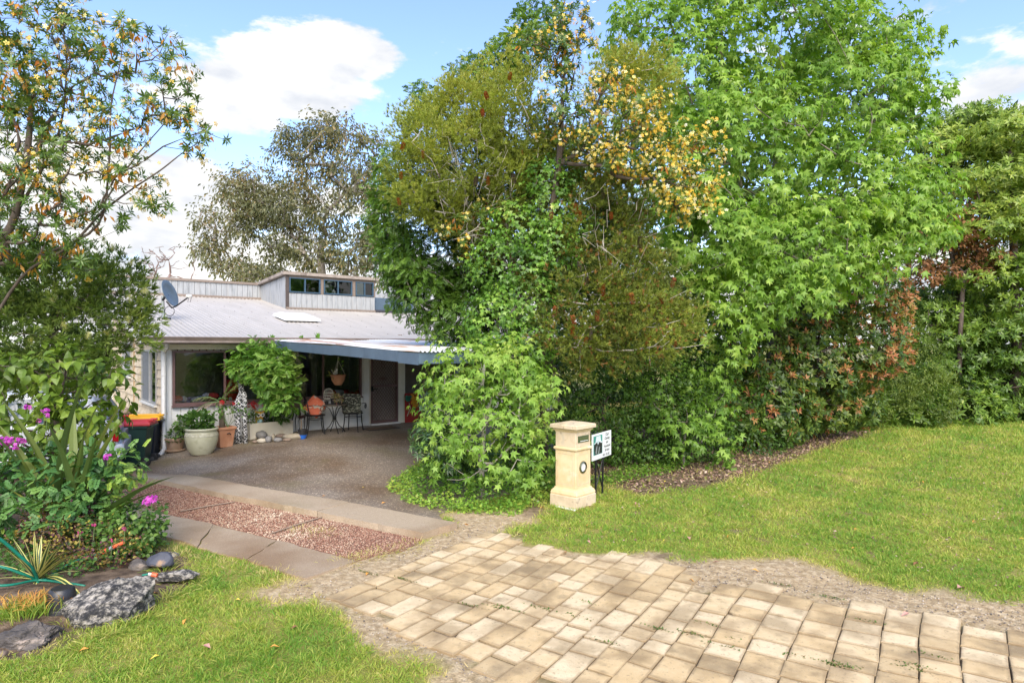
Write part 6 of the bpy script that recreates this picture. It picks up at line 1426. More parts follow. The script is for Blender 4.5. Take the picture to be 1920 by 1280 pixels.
# ---- dense dark growth far behind, left and right
LM['back'] = leafmat('background_leaf', [(.03,.055,.014),(.06,.11,.024),(.12,.18,.036),(.2,.26,.055)], .6, .25)
rg = np.random.default_rng(44)
e = plant('far_wood', (12, 30, 0), 'dark mass of distant trees filling the gaps behind the hedge', 'trees'); e['kind'] = 'stuff'
c_, o_ = sample([(1050,640,27,170,140,2),(1330,560,27,220,200,2.5),(1650,560,29,240,190,2.5),(1980,520,29,240,260,2.5),(2350,540,29,240,260,2.5),(1250,400,26,160,200,2),(1500,330,27,200,200,2),(1850,400,28,120,180,2),(1050,420,26,90,150,1.5)], 8200, rg, (.7,1.05), .2, .7, lf=.5, back=.2)
pos, la, nr, ii = spray(c_, o_, 5, .5, rg, .9, .2); inst_mesh('foliage', LQ, pos, la, nr, rg.uniform(.3,.6,len(pos)), T_(pos, rg, .35, .3, .5, .15), LM['back'], e)
e = plant('far_shrubs', (-17, 22, 0), 'dark background shrubs beyond the parked car at the left', 'shrubs'); e['kind'] = 'stuff'
c_, o_ = sample([(60,620,21,170,130,2),(-250,600,21,200,170,2),(150,700,20.5,60,60,1.2)], 2200, rg, (.7,1.05), .2, .7, lf=.5, back=.2)
pos, la, nr, ii = spray(c_, o_, 5, .4, rg, .9, .2); inst_mesh('foliage', LQ, pos, la, nr, rg.uniform(.22,.4,len(pos)), T_(pos, rg, .35, .3, .5, .15), LM['back'], e)
# ---- whorled-leaf shrubs
def whorls(e, c, o, m, rg, n, L, tpl, tint, name='foliage', cup=.25, up=.5):
    """every twig ends in a rosette of leaves"""
    N = len(c); ax_ = norm(o + np.array((0,0,up)) + rg.normal(size=o.shape)*.25); i = np.repeat(np.arange(N), n); a = np.tile(np.arange(n)*2.4, N) + np.repeat(rg.uniform(0,6,N), n)
    s_ = norm(np.cross(ax_, rg.normal(size=ax_.shape))); t_ = np.cross(ax_, s_); la = norm(s_[i]*np.cos(a)[:, None] + t_[i]*np.sin(a)[:, None] + ax_[i]*(cup+rg.uniform(-.3,.5,len(i)))[:, None])
    p = c[i] + ax_[i]*(np.tile(np.arange(n)/n, N)*L*.5)[:, None]
    return inst_mesh(name, tpl, p, la, norm(ax_[i]+rg.normal(size=(len(i),3))*.15), L*rg.uniform(.7,1.15,len(i)), tint(p, i), m, e)
LM['rhodo'] = leafmat('whorled_leaf', [(.03,.07,.014),(.08,.155,.022),(.17,.27,.036),(.29,.37,.055),(.42,.45,.09)], .4, .3)
def layered(e, layers, rg, n, L, base, up=.6, m=None, tg=None):
    cs, os_ = [], []
    for (px, py, Y, rx, ry, rd) in layers:
        k = max(20, int(n*rx*Y/1200*.9)); c0 = P(px, py, Y); d = norm(rg.normal(size=(k,3))); s_ = rg.uniform(.35,1,size=(k,1))**.5
        c = np.array(tuple(c0)) + d*s_*np.array((rx*Y/F, rd, ry*Y/F)); kk = c[:, 2] > .1; cs.append(c[kk]); os_.append(norm(d*np.array((1,1,.4)))[kk])
    return np.vstack(cs), np.vstack(os_)
rg = np.random.default_rng(55)
def layers_for(x0, x1, y0, y1, Y, n, rg, rx=(60,110), ry=(14,24), rd=1.0):
    return [(rg.uniform(x0,x1), y0+(y1-y0)*((i+.5)/n)+rg.uniform(-12,12), Y+rg.uniform(-.9,.6), rg.uniform(*rx), rg.uniform(*ry), rd) for i in range(n)]
for (nm, lb, x, Y, x0, x1, y0, y1, nl, b, sd) in (
    ('rhododendron', 'tall yellow green layered tree at the right picture edge, nearest the frame', 1900, 19.5, 1830, 2010, 215, 770, 34, .60, 1),
    ('rhododendron', 'tall layered dark green tree left of the one at the picture edge', 1790, 20.5, 1740, 1850, 225, 770, 30, .50, 2),
    ('rhododendron', 'layered evergreen tree just outside the right picture edge', 2080, 20.5, 2040, 2250, 230, 780, 30, .5, 3)):
    rg = np.random.default_rng(sd*7); base = G(x, 786); e = plant(nm, (P(x,700,Y).x, Y, 0), lb, 'tree')
    ly = layers_for(x0, x1, y0, y1, Y, nl, rg)
    if sd == 2: ly = [l for l in ly if not (365 < l[1] < 520 and l[0] < 1860)] + [(1760,262,20.5,40,22,.8),(1800,225,20.5,60,22,.9),(1850,212,20.3,55,18,.9)]
    if sd == 1: ly += [(1905,232,19.5,50,20,.8)]
    c_, o_ = layered(e, ly, rg, 110, .2, 0)
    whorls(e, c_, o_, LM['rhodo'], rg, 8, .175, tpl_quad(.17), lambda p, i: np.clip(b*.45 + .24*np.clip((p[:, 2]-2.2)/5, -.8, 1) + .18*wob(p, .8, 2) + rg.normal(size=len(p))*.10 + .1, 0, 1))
    trunk_of(e, [(e.location.x, Y, 0), (e.location.x+.1, Y, 2.5), (e.location.x, Y, 5.5), (e.location.x-.1, Y, 8.2)], .16, c_[rg.choice(len(c_), 120, False)], rg, BARKD, .012, seglen=.7)
# dead brown tree among them
LM['deadleaf'] = leafmat('dead_brown_leaf', [(.10,.045,.02),(.22,.10,.04),(.34,.17,.07)], .7, .3)
rg = np.random.default_rng(61); e = plant('dead_shrub', (P(1800,700,19.3).x, 19.3, 0), 'dead rust brown leaved tree between the maple and the green layered trees', 'tree')
c_, o_ = sample([(1790,430,19.3,70,40,.8),(1760,480,19.2,60,36,.8),(1840,450,19.3,50,36,.8),(1800,395,19.4,40,24,.6),(1740,510,19.2,40,24,.6),(1830,500,19.4,50,24,.6)], 520, rg, (.2,1.1), .3, .3, gap=(1.5,-.25))
pos, la, nr, ii = spray(c_, o_, 7, .16, rg, .9, .5); inst_mesh('foliage', tpl_quad(.26), pos, la, nr, rg.uniform(.09,.16,len(pos)), T_(pos, rg, .5, .3, 1, .2), LM['deadleaf'], e)
trunk_of(e, [(e.location.x, 19.4, 0), (e.location.x, 19.3, 2.5), (e.location.x+.1, 19.3, 4.5)], .09, c_[::4], rg, BARKD, .008, seglen=.6)
# light green and dark low bushes in front
LM['fine'] = leafmat('fine_yellow_green_leaf', [(.04,.07,.012),(.09,.14,.022),(.17,.23,.04),(.26,.31,.06)], .5, .35)
rg = np.random.default_rng(62)
e = plant('privet_bush', (P(1680,790,18.0).x, 18.0, 0), 'rounded light yellow green fine leaved bush right of the red tipped shrub', 'shrub')
c_, o_ = sample([(1690,690,18,70,60,1.1),(1640,730,17.8,60,50,1),(1740,740,18.2,50,50,1),(1700,640,18.2,50,36,.8)], 1500, rg, (.6,1.05), .2, .6); pos, la, nr, ii = spray(c_, o_, 8, .14, rg, .8, .2); inst_mesh('foliage', tpl_quad(.2), pos, la, nr, rg.uniform(.05,.085,len(pos)), T_(pos, rg, .45, .3, 1, .15), LM['fine'], e)
for (px, w, Y, lb, b) in ((1520,70,17.2,'low dark bush at the foot of the red tipped shrub',.3),(1600,60,17.8,'low glossy dark green bush with fan shaped leaf rosettes, left one',.35),(1700,50,18.6,'low dark bush right of the rosette bush on the lawn edge',.3),(1800,70,19.2,'low dark green bush on the lawn edge under the layered trees',.33),(1910,80,19.8,'low dark green bush at the right picture edge on the lawn',.33)):
    e = plant('low_bush', (P(px,790,Y).x, Y, 0), lb, 'shrub', 'low bushes along the lawn edge'); rg = np.random.default_rng(px)
    c_, o_ = sample([(px,770,Y,w,42,.9),(px+20,745,Y+.3,w*.8,36,.8)], 330, rg, (.5,1.05), .2, .5); whorls(e, c_, o_, LM['rhodo'], rg, 7, .17, tpl_quad(.18), lambda p, i: T_(p, rg, b, .15, 1, .12))
# ---- red tipped photinia
LM['phot'] = leafmat('photinia_leaf', [(.03,.065,.012),(.07,.13,.02),(.15,.21,.035),(.27,.29,.055)], .35, .25)
LM['photred'] = leafmat('photinia_new_leaf', [(.26,.075,.035),(.42,.16,.06),(.46,.26,.10),(.33,.28,.07)], .4, .35)
rg = np.random.default_rng(63); e = plant('photinia', (P(1530,800,16).x, 15.8, 0), 'large dark shrub with red and orange new leaves under the maple', 'shrub')
c_, o_ = sample([(1430,740,14.6,80,100,1),(1500,680,15,100,100,1.2),(1590,640,15.6,90,90,1.2),(1640,570,16,55,70,1),(1560,560,15.8,100,60,1.2),(1460,600,15,90,80,1),(1420,660,14.6,70,70,1),(1650,640,16,50,70,.9),(1385,770,14.2,50,60,.7),(1470,785,15,60,44,.7),(1540,775,15.6,60,36,.7),(1590,745,16,50,50,.7)], 4000, rg, (.72,1.04), .16, .72)
fr = rg.uniform(size=len(c_)); redz = np.clip((c_[:, 0]-P(1560,0,15).x)/1.8, 0, 1)*.45*(c_[:, 2] > 1.6) + .13; isr = fr < redz
whorls(e, c_[~isr], o_[~isr], LM['phot'], rg, 7, .135, tpl_quad(.22), lambda p, i: T_(p, rg, .42, .2, 1, .18))
whorls(e, c_[isr]+o_[isr]*.06, o_[isr], LM['photred'], rg, 6, .12, tpl_quad(.2), lambda p, i: T_(p, rg, .45, .2, 1, .25), 'new_foliage', .5)
trunk_of(e, [(e.location.x, 15.9, 0), (e.location.x-.1, 15.9, 1.2), (e.location.x, 15.9, 2.4)], .10, c_[::24], rg, BARKD, .009, seglen=.5)
M_WFL = leafmat('white_petal', [(.62,.60,.48),(.75,.74,.66)], .6, .3)
for a, b in ((1574,548),(1612,668),(1560,660),(1500,702)):
    q = np.array(tuple(P(a, b, 14.3))); k = 40; inst_mesh('flower_head', tpl_flower(), q + rg.normal(size=(k,3))*(.09,.06,.04), norm(rg.normal(size=(k,3))), norm(rg.normal(size=(k,3))+(0,-1,1)), .025, rg.uniform(size=k), M_WFL, e)
# ---- understorey behind the letterbox
rg = np.random.default_rng(64); LM['under'] = leafmat('understorey_leaf', [(.03,.07,.012),(.065,.14,.02),(.13,.24,.035),(.24,.36,.06)], .45, .35)
for (nm, lb, bl, n, sz, b, sd) in (
    ('privet_shrub', 'dense dark green shrub behind the business sign', [(1130,760,12.6,90,90,.8),(1080,700,13,80,90,.8),(1180,700,13,90,90,.9),(1120,820,12.3,80,55,.6)], 1500, .075, .38, 1),
    ('tangled_shrub', 'tangle of small leaved shrub right of the business sign, with dry stalks', [(1240,760,12.8,90,80,.8),(1280,690,13.2,90,80,.9),(1210,830,12.2,70,45,.5),(1300,820,12.9,70,45,.6)], 1500, .07, .42, 2),
    ('dark_shrub', 'dark shrub in deep shade between the sign and the red tipped bush', [(1350,740,14,90,90,.8),(1340,640,14.2,90,80,.9),(1230,590,13.6,90,80,.9),(1110,620,13.6,90,70,.8),(1400,820,13.9,60,36,.5)], 1500, .09, .28, 3)):
    rg = np.random.default_rng(sd+70); e = plant(nm, (P(bl[0][0],800,bl[0][2]).x, bl[0][2], 0), lb)
    c_, o_ = sample(bl, n, rg, (.6,1.1), .25, .6); pos, la, nr, ii = spray(c_, o_, 8, .2, rg, .9, .3); inst_mesh('foliage', tpl_quad(.27), pos, la, nr, sz*rg.uniform(.6,1.3,len(pos)), T_(pos, rg, b, .3, 1.4, .18), LM['under'], e)
    b_ = e.location; trunk_of(e, [b_, b_+Vector((.05,0,.5)), b_+Vector((0,0,1.1))], .05, c_[::30], rg, BARKD, .007, seglen=.4, name='stems')
rg = np.random.default_rng(79); sp9 = [P(1150+rg.uniform(-10,120), 860-rg.uniform(0,20), 11.9) for _ in range(14)]
# ---- liquidambar trees
LM['star'] = leafmat('maple_leaf', [(.07,.14,.02),(.13,.25,.035),(.22,.37,.055),(.34,.48,.09),(.48,.57,.13)], .42, .42)
def starcrown(e, blobs, n, per, rg, size, base, parts=0, lump=.2, shell=(.55,1.05), gap=None, a=.2, lf=1.1, hg=None):
    c_, o_ = sample(blobs, n, rg, shell, lump, .62, lf, gap=gap, floor=.15); o2 = norm(o_*np.array((1,1,.6))+np.array((0,0,.1)))
    pos, la, nr, ii = spray(c_, o2, per, .28, rg, .75, .85, .0, .4); la = norm(la + o_[ii]*.35 + np.array((0,0,-.35))); nr = norm(o_[ii]*.8 + np.array((0,0,1.0)) + rg.normal(size=pos.shape)*.55)
    t = base(pos) if callable(base) else T_(pos, rg, base, a, 1.1, .11); sz = size*rg.uniform(.42,1.15,len(pos)); k = np.arange(len(pos))
    if parts:
        scr = sz/pos[:, 1] + (pos[:, 1] < np.quantile(pos[:, 1], .3))*.01; vis = (np.abs(pos[:, 0]/pos[:, 1]) < .8) & (pos[:, 2] < CAMZ+.54*pos[:, 1]); scr = scr*vis
        big = np.argsort(-scr)[:parts]; leaf_parts('leaf', ST, pos[big], la[big], nr[big], sz[big], t[big], LM['star'], e, 6); k = np.setdiff1d(k, big)
    h_ = len(k)//2; inst_mesh('foliage', ST, pos[k[:h_]], la[k[:h_]], nr[k[:h_]], sz[k[:h_]], t[k[:h_]], LM['star'], e); inst_mesh('foliage', STD, pos[k[h_:]], la[k[h_:]], nr[k[h_:]], sz[k[h_:]], t[k[h_:]], LM['star'], e); return c_, o_
rg = np.random.default_rng(80); e = plant('liquidambar', (P(1450,800,15.5).x, 15.5, 0), 'huge bright green liquidambar tree filling the upper right of the picture', 'tree')
BL = [(1728,78,14,22,15,.3),(1762,168,13.8,20,10,.2),(1700,120,14,30,24,.4),(1745,385,13.2,30,20,.3),(1765,440,13.2,20,14,.25),(1440,60,14.2,150,130,2),(1300,150,13.8,120,120,1.7),(1210,50,13.8,70,60,1.1),(1420,-100,14.5,200,120,2),(1560,180,14,120,120,1.8),(1620,50,14.4,60,60,1),(1640,150,14.2,60,70,1),(1690,215,14,42,36,.6),(1735,180,14,26,14,.35),(1680,60,14.3,30,26,.5),(1420,300,13.2,170,130,1.6),(1600,330,13.4,120,100,1.4),(1690,380,13.4,66,50,.9),(1480,450,12.6,140,80,1.3),(1620,440,12.9,110,66,1.1),(1330,430,12.6,110,90,1.2),(1390,540,12.2,110,60,.9),(1500,530,12.5,80,46,.8),(1720,430,13.2,56,40,.7),(1290,330,13.2,110,100,1.2),(1345,620,12.2,60,60,.6),(1620,510,13,60,30,.6),(1280,520,12.6,80,60,.8)]
def lbase(p):
    ph = (p[:, 2]-CAMZ)/p[:, 1]; return np.clip(.46 + .22*wob(p, 1.0, 2) + .10*wob(p, 3, 8) + rg.normal(size=len(p))*.12 + .10*np.clip(ph/.3, -.3, 1)*0 + .05, 0, 1)
c_, o_ = starcrown(e, BL, 5200, 6, rg, .205, lbase, 300, .42, (.5,1.08), gap=(1.0,-.5))
b_ = e.location; trunk_of(e, [b_, (b_.x, 15.5, 2), (b_.x+.1, 15.3, 4.5), (b_.x, 15.3, 6.5), (b_.x+.1, 15.3, 8)], .2, c_[rg.choice(len(c_), 330, False)], rg, BARK, .008, seglen=.6, bend=.1)
rg = np.random.default_rng(81); q = P(1290,850,11.7); e = plant('liquidambar_sapling', (q.x, 12.0, 0), 'low liquidambar saplings with star leaves at the hedge foot right of the sign', 'tree')
c_, o_ = starcrown(e, [(1290,800,11.9,70,42,.45),(1350,825,12.2,50,26,.4),(1240,740,12.2,50,40,.4),(1330,740,12.6,50,50,.5)], 170, 6, rg, .17, .38); b_ = e.location; trunk_of(e, [b_, b_+Vector((0,0,.4)), b_+Vector((.05,0,.8))], .03, c_[::3], rg, BARK, .005, seglen=.3)
# small one beside the letterbox
rg = np.random.default_rng(82); e = plant('young_liquidambar', (-.45, 9.75, 0), 'young bright green liquidambar bush with star shaped leaves left of the letterbox', 'tree')
BS = [(838,670,9.7,26,22,.3),(815,706,9.8,15,26,.25),(895,690,9.7,62,44,.6),(866,728,9.7,44,56,.5),(930,700,9.6,66,50,.55),(960,760,9.5,60,50,.5),(880,780,9.4,70,60,.5),(930,840,9.3,76,56,.5),(985,700,9.6,40,34,.4),(870,850,9.3,36,34,.35),(960,660,9.9,30,20,.3),(1010,735,9.5,34,22,.3),(838,692,9.8,18,18,.3)]
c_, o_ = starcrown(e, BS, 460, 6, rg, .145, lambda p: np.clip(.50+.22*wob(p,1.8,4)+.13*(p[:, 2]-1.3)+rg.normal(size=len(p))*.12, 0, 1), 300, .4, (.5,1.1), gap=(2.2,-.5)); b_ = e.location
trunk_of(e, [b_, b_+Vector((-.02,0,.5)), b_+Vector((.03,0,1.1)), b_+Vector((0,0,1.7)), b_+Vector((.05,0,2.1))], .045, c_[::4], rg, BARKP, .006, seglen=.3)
# ---- glossy strap-leaved bush left of it
LM['daphne'] = leafmat('glossy_variegated_leaf', [(.025,.06,.02),(.055,.12,.035),(.12,.22,.05),(.30,.40,.14)], .28, .25, .6)
rg = np.random.default_rng(83); e = plant('glossy_shrub', (P(840,880,10.1).x, 10.15, 0), 'dark glossy shrub with narrow whorled leaves between the driveway and the young liquidambar', 'shrub')
c_, o_ = sample([(838,776,10.3,44,46,.5),(802,808,10.3,32,22,.35),(840,830,10.2,50,46,.45),(860,740,10.4,50,50,.5),(845,870,10.1,30,26,.3),(812,830,10.2,30,30,.35)], 420, rg, (.5,1.08), .2, .5); whorls(e, c_, o_, LM['daphne'], rg, 9, .13, tpl_leaf(.13, .03, .3), lambda p, i: T_(p, rg, .42, .2, 2, .22), up=.35)
b_ = e.location; trunk_of(e, [b_, b_+Vector((-.05,0,.35)), b_+Vector((-.05,0,.8))], .035, c_[::8], rg, BARKD, .006, seglen=.25)
# ---- ivy ground cover
LM['ivy'] = leafmat('ivy_leaf', [(.03,.08,.012),(.08,.18,.022),(.15,.30,.038),(.27,.41,.06),(.42,.47,.09)], .38, .32)
IV = [(724,914),(750,895),(790,870),(860,850),(1040,860),(1045,930),(1005,950),(960,966),(900,968),(850,962),(780,945),(738,928)]
WI = W2(IV); rg = np.random.default_rng(84); lo_, hi_ = WI.min(0)-.3, WI.max(0)+.3
x = rg.uniform(lo_[0], hi_[0], 60000); y = rg.uniform(lo_[1], hi_[1], 60000); sd_ = sdist(x, y, WI) + .10*sn(x, y, 4, 51); k = sd_ < 0; x, y, sd_ = x[k][:15000], y[k][:15000], sd_[k][:15000]
z = .04 + .26*sst(-sd_/.9) + .04*sn(x, y, 4, 52) + rg.uniform(-.05,.05,len(x)); pos = np.stack([x, y, Hgt(x, y)+np.maximum(z, .012)], -1)
nr = norm(rg.normal(size=pos.shape)*.45 + (0,-.25,1)); la = norm(rg.normal(size=pos.shape)*(1,1,.25) + (0,-.3,-.1))
inst_mesh('ivy_ground_cover', STW, pos, la, nr, rg.uniform(.045,.085,len(x)), np.clip(.40 + .22*wob(pos,1.6,3) + .30*(1-sst(-sd_/.5)) + rg.normal(size=len(x))*.15, 0, 1), LM['ivy'])
pl2 = np.array([tuple(G(a,b))[:2] for a,b in ((1090,905),(1180,880),(1330,862),(1260,890),(1180,905),(1150,915))])
x, y = scatter(pl2, 1600, rg); pos = np.stack([x, y, Hgt(x,y)+rg.uniform(.02,.12,len(x))], -1); inst_mesh('creeping_ivy', STW, pos, norm(rg.normal(size=pos.shape)*(1,1,.3)), norm(rg.normal(size=pos.shape)*.45+(0,0,1)), rg.uniform(.05,.08,len(x)), rg.uniform(.2,.8,len(x)), LM['ivy'])
# ---- pinnate evergreen tree over the awning
LM['ash'] = leafmat('pinnate_leaf', [(.025,.06,.010),(.06,.13,.018),(.12,.23,.032),(.23,.36,.055),(.34,.42,.07)], .38, .3)
rg = np.random.default_rng(85); e = plant('pepper_tree', (.45, 12.6, 0), 'dark green evergreen tree with fine drooping leaves hanging over the awning', 'tree')
BA = [(900,420,12.2,60,50,.6),(850,350,12.3,60,50,.6),(1120,470,12.5,80,90,.6),(960,330,12.4,60,60,.6),(738,330,12.4,38,40,.7),(730,400,12.4,28,40,.6),(768,420,12.3,56,60,.8),(764,490,12.2,44,46,.8),(806,548,12.1,60,50,.8),(858,590,12,54,40,.8),(820,480,12.3,80,70,.9),(900,560,12.2,70,60,.8),(885,640,11.9,26,20,.4),(880,490,12,50,50,.6),(860,430,12,50,40,.6)]
BA2 = [(880,128,12.6,24,18,.35),(905,155,12.6,30,20,.4),(792,182,12.6,18,12,.25),(800,205,12.6,12,14,.2),(975,95,12.6,44,36,.5),(1010,50,12.7,40,40,.5),(940,120,12.6,30,26,.4)]
c_, o_ = sample(BA, 4600, rg, (.55,1.08), .25, .55, 1.4, gap=(1.4,-.45)); pos, la, nr, ii = spray(c_, norm(o_+(0,0,-.15)), 4, .22, rg, .8, .35)
left = np.clip((P(760,0,12.3).x-pos[:, 0])/.9, 0, 1)
inst_mesh('foliage', tpl_pinnate(6, .09, .36), pos, la, nr, rg.uniform(.085,.14,len(pos)), np.clip(.34+.22*wob(pos,1.5,3)+.32*left+rg.normal(size=len(pos))*.12,0,1), LM['ash'], e)
c2, o2 = sample(BA2, 520, rg, (.2,1.1), .3, .3, 2); pos, la, nr, ii = spray(c2, o2, 5, .18, rg, .8, .1); inst_mesh('upper_foliage', tpl_pinnate(6, .10, .38), pos, la, nr, rg.uniform(.09,.14,len(pos)), T_(pos, rg, .6, .2, 1, .15), LM['ash'], e)
b_ = e.location; trunk_of(e, [b_, (.35,12.6,1.2), (.1,12.5,2.4), (-.2,12.4,3.6), (-.3,12.4,5.2), (-.2,12.5,6.8)], .13, list(c_[rg.choice(len(c_), 220, False)])+list(c2[::6]), rg, BARK, .006, seglen=.45, bend=.14)
# ---- banksia
LM['bank'] = leafmat('banksia_needle', [(.055,.075,.016),(.12,.15,.026),(.205,.25,.040),(.36,.41,.065),(.31,.15,.05)], .55, .35)
def needles(e, c, o, rg, per, L, tint, name='foliage', m=None):
    pos, la, nr, ii = spray(c, o, per, .16, rg, .35, -.15, .25, .35); sel = rg.integers(0, 3, len(pos))
    for s_ in range(3):
        k = sel == s_; inst_mesh(name, TUFT[s_], pos[k], la[k], nr[k], L*rg.uniform(.7,1.25,k.sum()), tint(pos[k]), m or LM['bank'], e)
rg = np.random.default_rng(86); e = plant('banksia', (.05, 11.2, 0), 'broad olive needle leaved banksia tree with rusty cones in the centre of the picture', 'tree')
BB = [(870,210,11.1,90,66,.9),(800,260,11.1,56,50,.8),(950,240,11,80,80,.9),(880,300,10.9,110,70,.9),(786,330,11,46,50,.7),(830,390,10.9,66,44,.7),(960,340,10.8,60,60,.7),(1210,175,11.2,56,50,.7),(1160,150,11.2,50,40,.6)]
BB2 = [(1040,300,11,60,60,.7),(1000,420,11,60,60,.6),(900,450,11,60,40,.5),(1100,300,11,60,60,.6),(1020,540,10.8,50,50,.5),(1120,420,10.7,90,60,.7),(1180,370,10.9,60,60,.7),(1060,480,10.6,60,50,.6),(1140,560,10.3,110,70,.8),(1230,600,10.2,64,56,.7),(1070,620,10.2,70,56,.7),(1170,650,10.1,90,40,.6),(1190,500,10.4,60,50,.6),(1270,590,10.3,30,36,.4),(1090,680,10.1,30,18,.3)]
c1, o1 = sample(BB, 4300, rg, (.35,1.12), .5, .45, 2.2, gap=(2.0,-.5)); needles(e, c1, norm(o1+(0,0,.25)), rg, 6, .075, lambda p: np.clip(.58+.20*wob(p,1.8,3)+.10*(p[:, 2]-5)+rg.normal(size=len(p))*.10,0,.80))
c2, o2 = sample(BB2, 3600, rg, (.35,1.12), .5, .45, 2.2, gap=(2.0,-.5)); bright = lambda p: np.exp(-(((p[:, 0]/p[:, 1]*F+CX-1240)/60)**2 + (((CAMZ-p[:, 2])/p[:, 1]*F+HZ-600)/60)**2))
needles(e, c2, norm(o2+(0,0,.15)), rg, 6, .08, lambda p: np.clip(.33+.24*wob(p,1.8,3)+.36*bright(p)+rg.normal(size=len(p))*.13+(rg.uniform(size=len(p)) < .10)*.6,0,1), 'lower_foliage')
al = np.vstack([c1[rg.choice(len(c1), 260, False)], c2[rg.choice(len(c2), 220, False)]])
trunk_of(e, [(.05,11.2,0), (.15,11.1,1.2), (.0,11.0,2.4), (.05,11.0,3.4), (-.1,11.0,4.4)], .12, al, rg, BARKP, .0048, seglen=.35, bend=.16, wpath=.2)
tw_c, tw_o = sample([(900,330,10.6,100,60,.4),(1130,450,10.5,120,60,.4),(880,400,10.7,90,50,.4)], 90, rg, (.3,1), .2, .3); m = MB(); o9 = e.location
for q, d in zip(tw_c, tw_o):
    q = Vector(q)-o9; d = Vector(d); s_ = Vector(rg.normal(size=3))*.10; m.tube([q, q+d*.18+s_, q+d*.34+s_*.4+Vector((0,0,.05)), q+d*.42+s_*2.2+Vector(rg.normal(size=3))*.06], [.006,.005,.004,.0015], 4)
m.build('bare_twigs', BARKP, e, kind='stuff')
M_CONE = leafmat('banksia_cone', [(.22,.05,.02),(.42,.11,.03),(.50,.20,.06)], .8, .1); M_CONEG = leafmat('old_grey_cone', [(.10,.075,.06),(.20,.15,.12)], .9, .0)
def cone_mesh(m, seed):
    rg = np.random.default_rng(seed); k = 150; zc = rg.uniform(-1,1,k); a = rg.uniform(0,6.28,k); r = .36*np.sqrt(1-.75*zc**2); p = np.stack([r*.7*np.cos(a), r*.7*np.sin(a), zc], -1); d = np.stack([np.cos(a), np.sin(a), .35+0*a], -1)
    o = inst_mesh('cone', tpl_quad(.5), p, norm(d), norm(np.stack([-np.cos(a)*.3, -np.sin(a)*.3, 1+0*a], -1)), .30, rg.uniform(size=k), m, None, None, off=np.zeros(3)); me = o.data
    return me, o
cm, co = cone_mesh(M_CONE, 1); cg_, cgo = cone_mesh(M_CONEG, 2); bpy.data.objects.remove(co); bpy.data.objects.remove(cgo)
for i, (a, b, g_) in enumerate(((956,145,0),(912,180,0),(755,275,0),(752,330,0),(793,290,0),(748,378,0),(915,340,0),(823,335,1),(892,340,1),(963,335,1),(1012,385,1),(1034,404,0),(1080,392,0),(1088,405,0),(1146,405,0),(1170,336,1),(1130,365,1),(1143,494,0),(1087,500,1),(1058,506,1),(1100,528,1),(1131,545,0),(1133,556,0),(1075,600,0),(1073,620,0),(1108,628,1),(1215,638,0),(1266,645,0),(1234,606,1),(1098,640,0),(1185,560,0),(1240,560,0),(1262,530,0),(1236,198,0),(905,212,0),(1040,585,0),(1120,592,0),(1200,455,1))):
    Yc = 9.62 if b > 430 else 9.95; o = bpy.data.objects.new('cone', cg_ if g_ else cm); C.objects.link(o); o.parent = e; o.location = P(a, b, Yc)-e.location; s_ = .075*random.uniform(.8,1.2); o.scale = (s_, s_, s_); o.rotation_euler = (random.uniform(-.3,.3), random.uniform(-.3,.3), random.uniform(0,6))
# ---- ivy climbing the trunk
rg = np.random.default_rng(87); e = plant('climbing_ivy', (.0, 10.75, 0), 'column of ivy climbing the banksia trunk behind the letterbox', 'climber')
BI = [(965,420,10.6,56,50,.4),(1030,380,10.6,56,44,.4),(1060,430,10.7,50,40,.35),(945,490,10.5,64,56,.45),(985,560,10.45,60,60,.45),(930,600,10.4,56,56,.45),(960,680,10.35,56,60,.45),(985,770,10.25,50,70,.4),(1010,850,10.1,44,60,.35),(1000,640,10.4,44,50,.4),(915,645,10.4,36,24,.35),(1050,520,10.6,40,60,.3),(1040,460,10.2,40,50,.25),(1030,330,10.4,50,36,.3),(1000,500,10.3,50,50,.3)]
c_, o_ = sample(BI, 3600, rg, (.65,1.06), .25, .65, 2.2); pos, la, nr, ii = spray(c_, o_, 3, .12, rg, .7, .9); nr = norm(o_[ii]+rg.normal(size=pos.shape)*.3+(0,0,.35))
pxx = pos[:, 0]/pos[:, 1]*F+CX; pyy = HZ-(pos[:, 2]-CAMZ)/pos[:, 1]*F; yel = np.exp(-((pxx-1020)/28)**2)*(pyy > 680)*(pyy < 900)
inst_mesh('foliage', STW, pos, norm(la+(0,0,-.5)), nr, rg.uniform(.07,.115,len(pos)), np.clip(.40+.28*wob(pos,2,4)+.45*yel*rg.uniform(size=len(pos))+rg.normal(size=len(pos))*.13,0,1), LM['ivy'], e)
m = MB(); o9 = e.location
for k in range(7): m.tube([Vector((random.uniform(-.15,.2), 10.9, 0))-o9, Vector((random.uniform(-.25,.25), 10.85, 1.5))-o9, Vector((random.uniform(-.3,.3), 10.8, 3))-o9, Vector((random.uniform(-.3,.4), 10.8, 4.2))-o9], [.03,.022,.015,.006], 5)
m.build('stems', BARKD, e, kind='stuff')
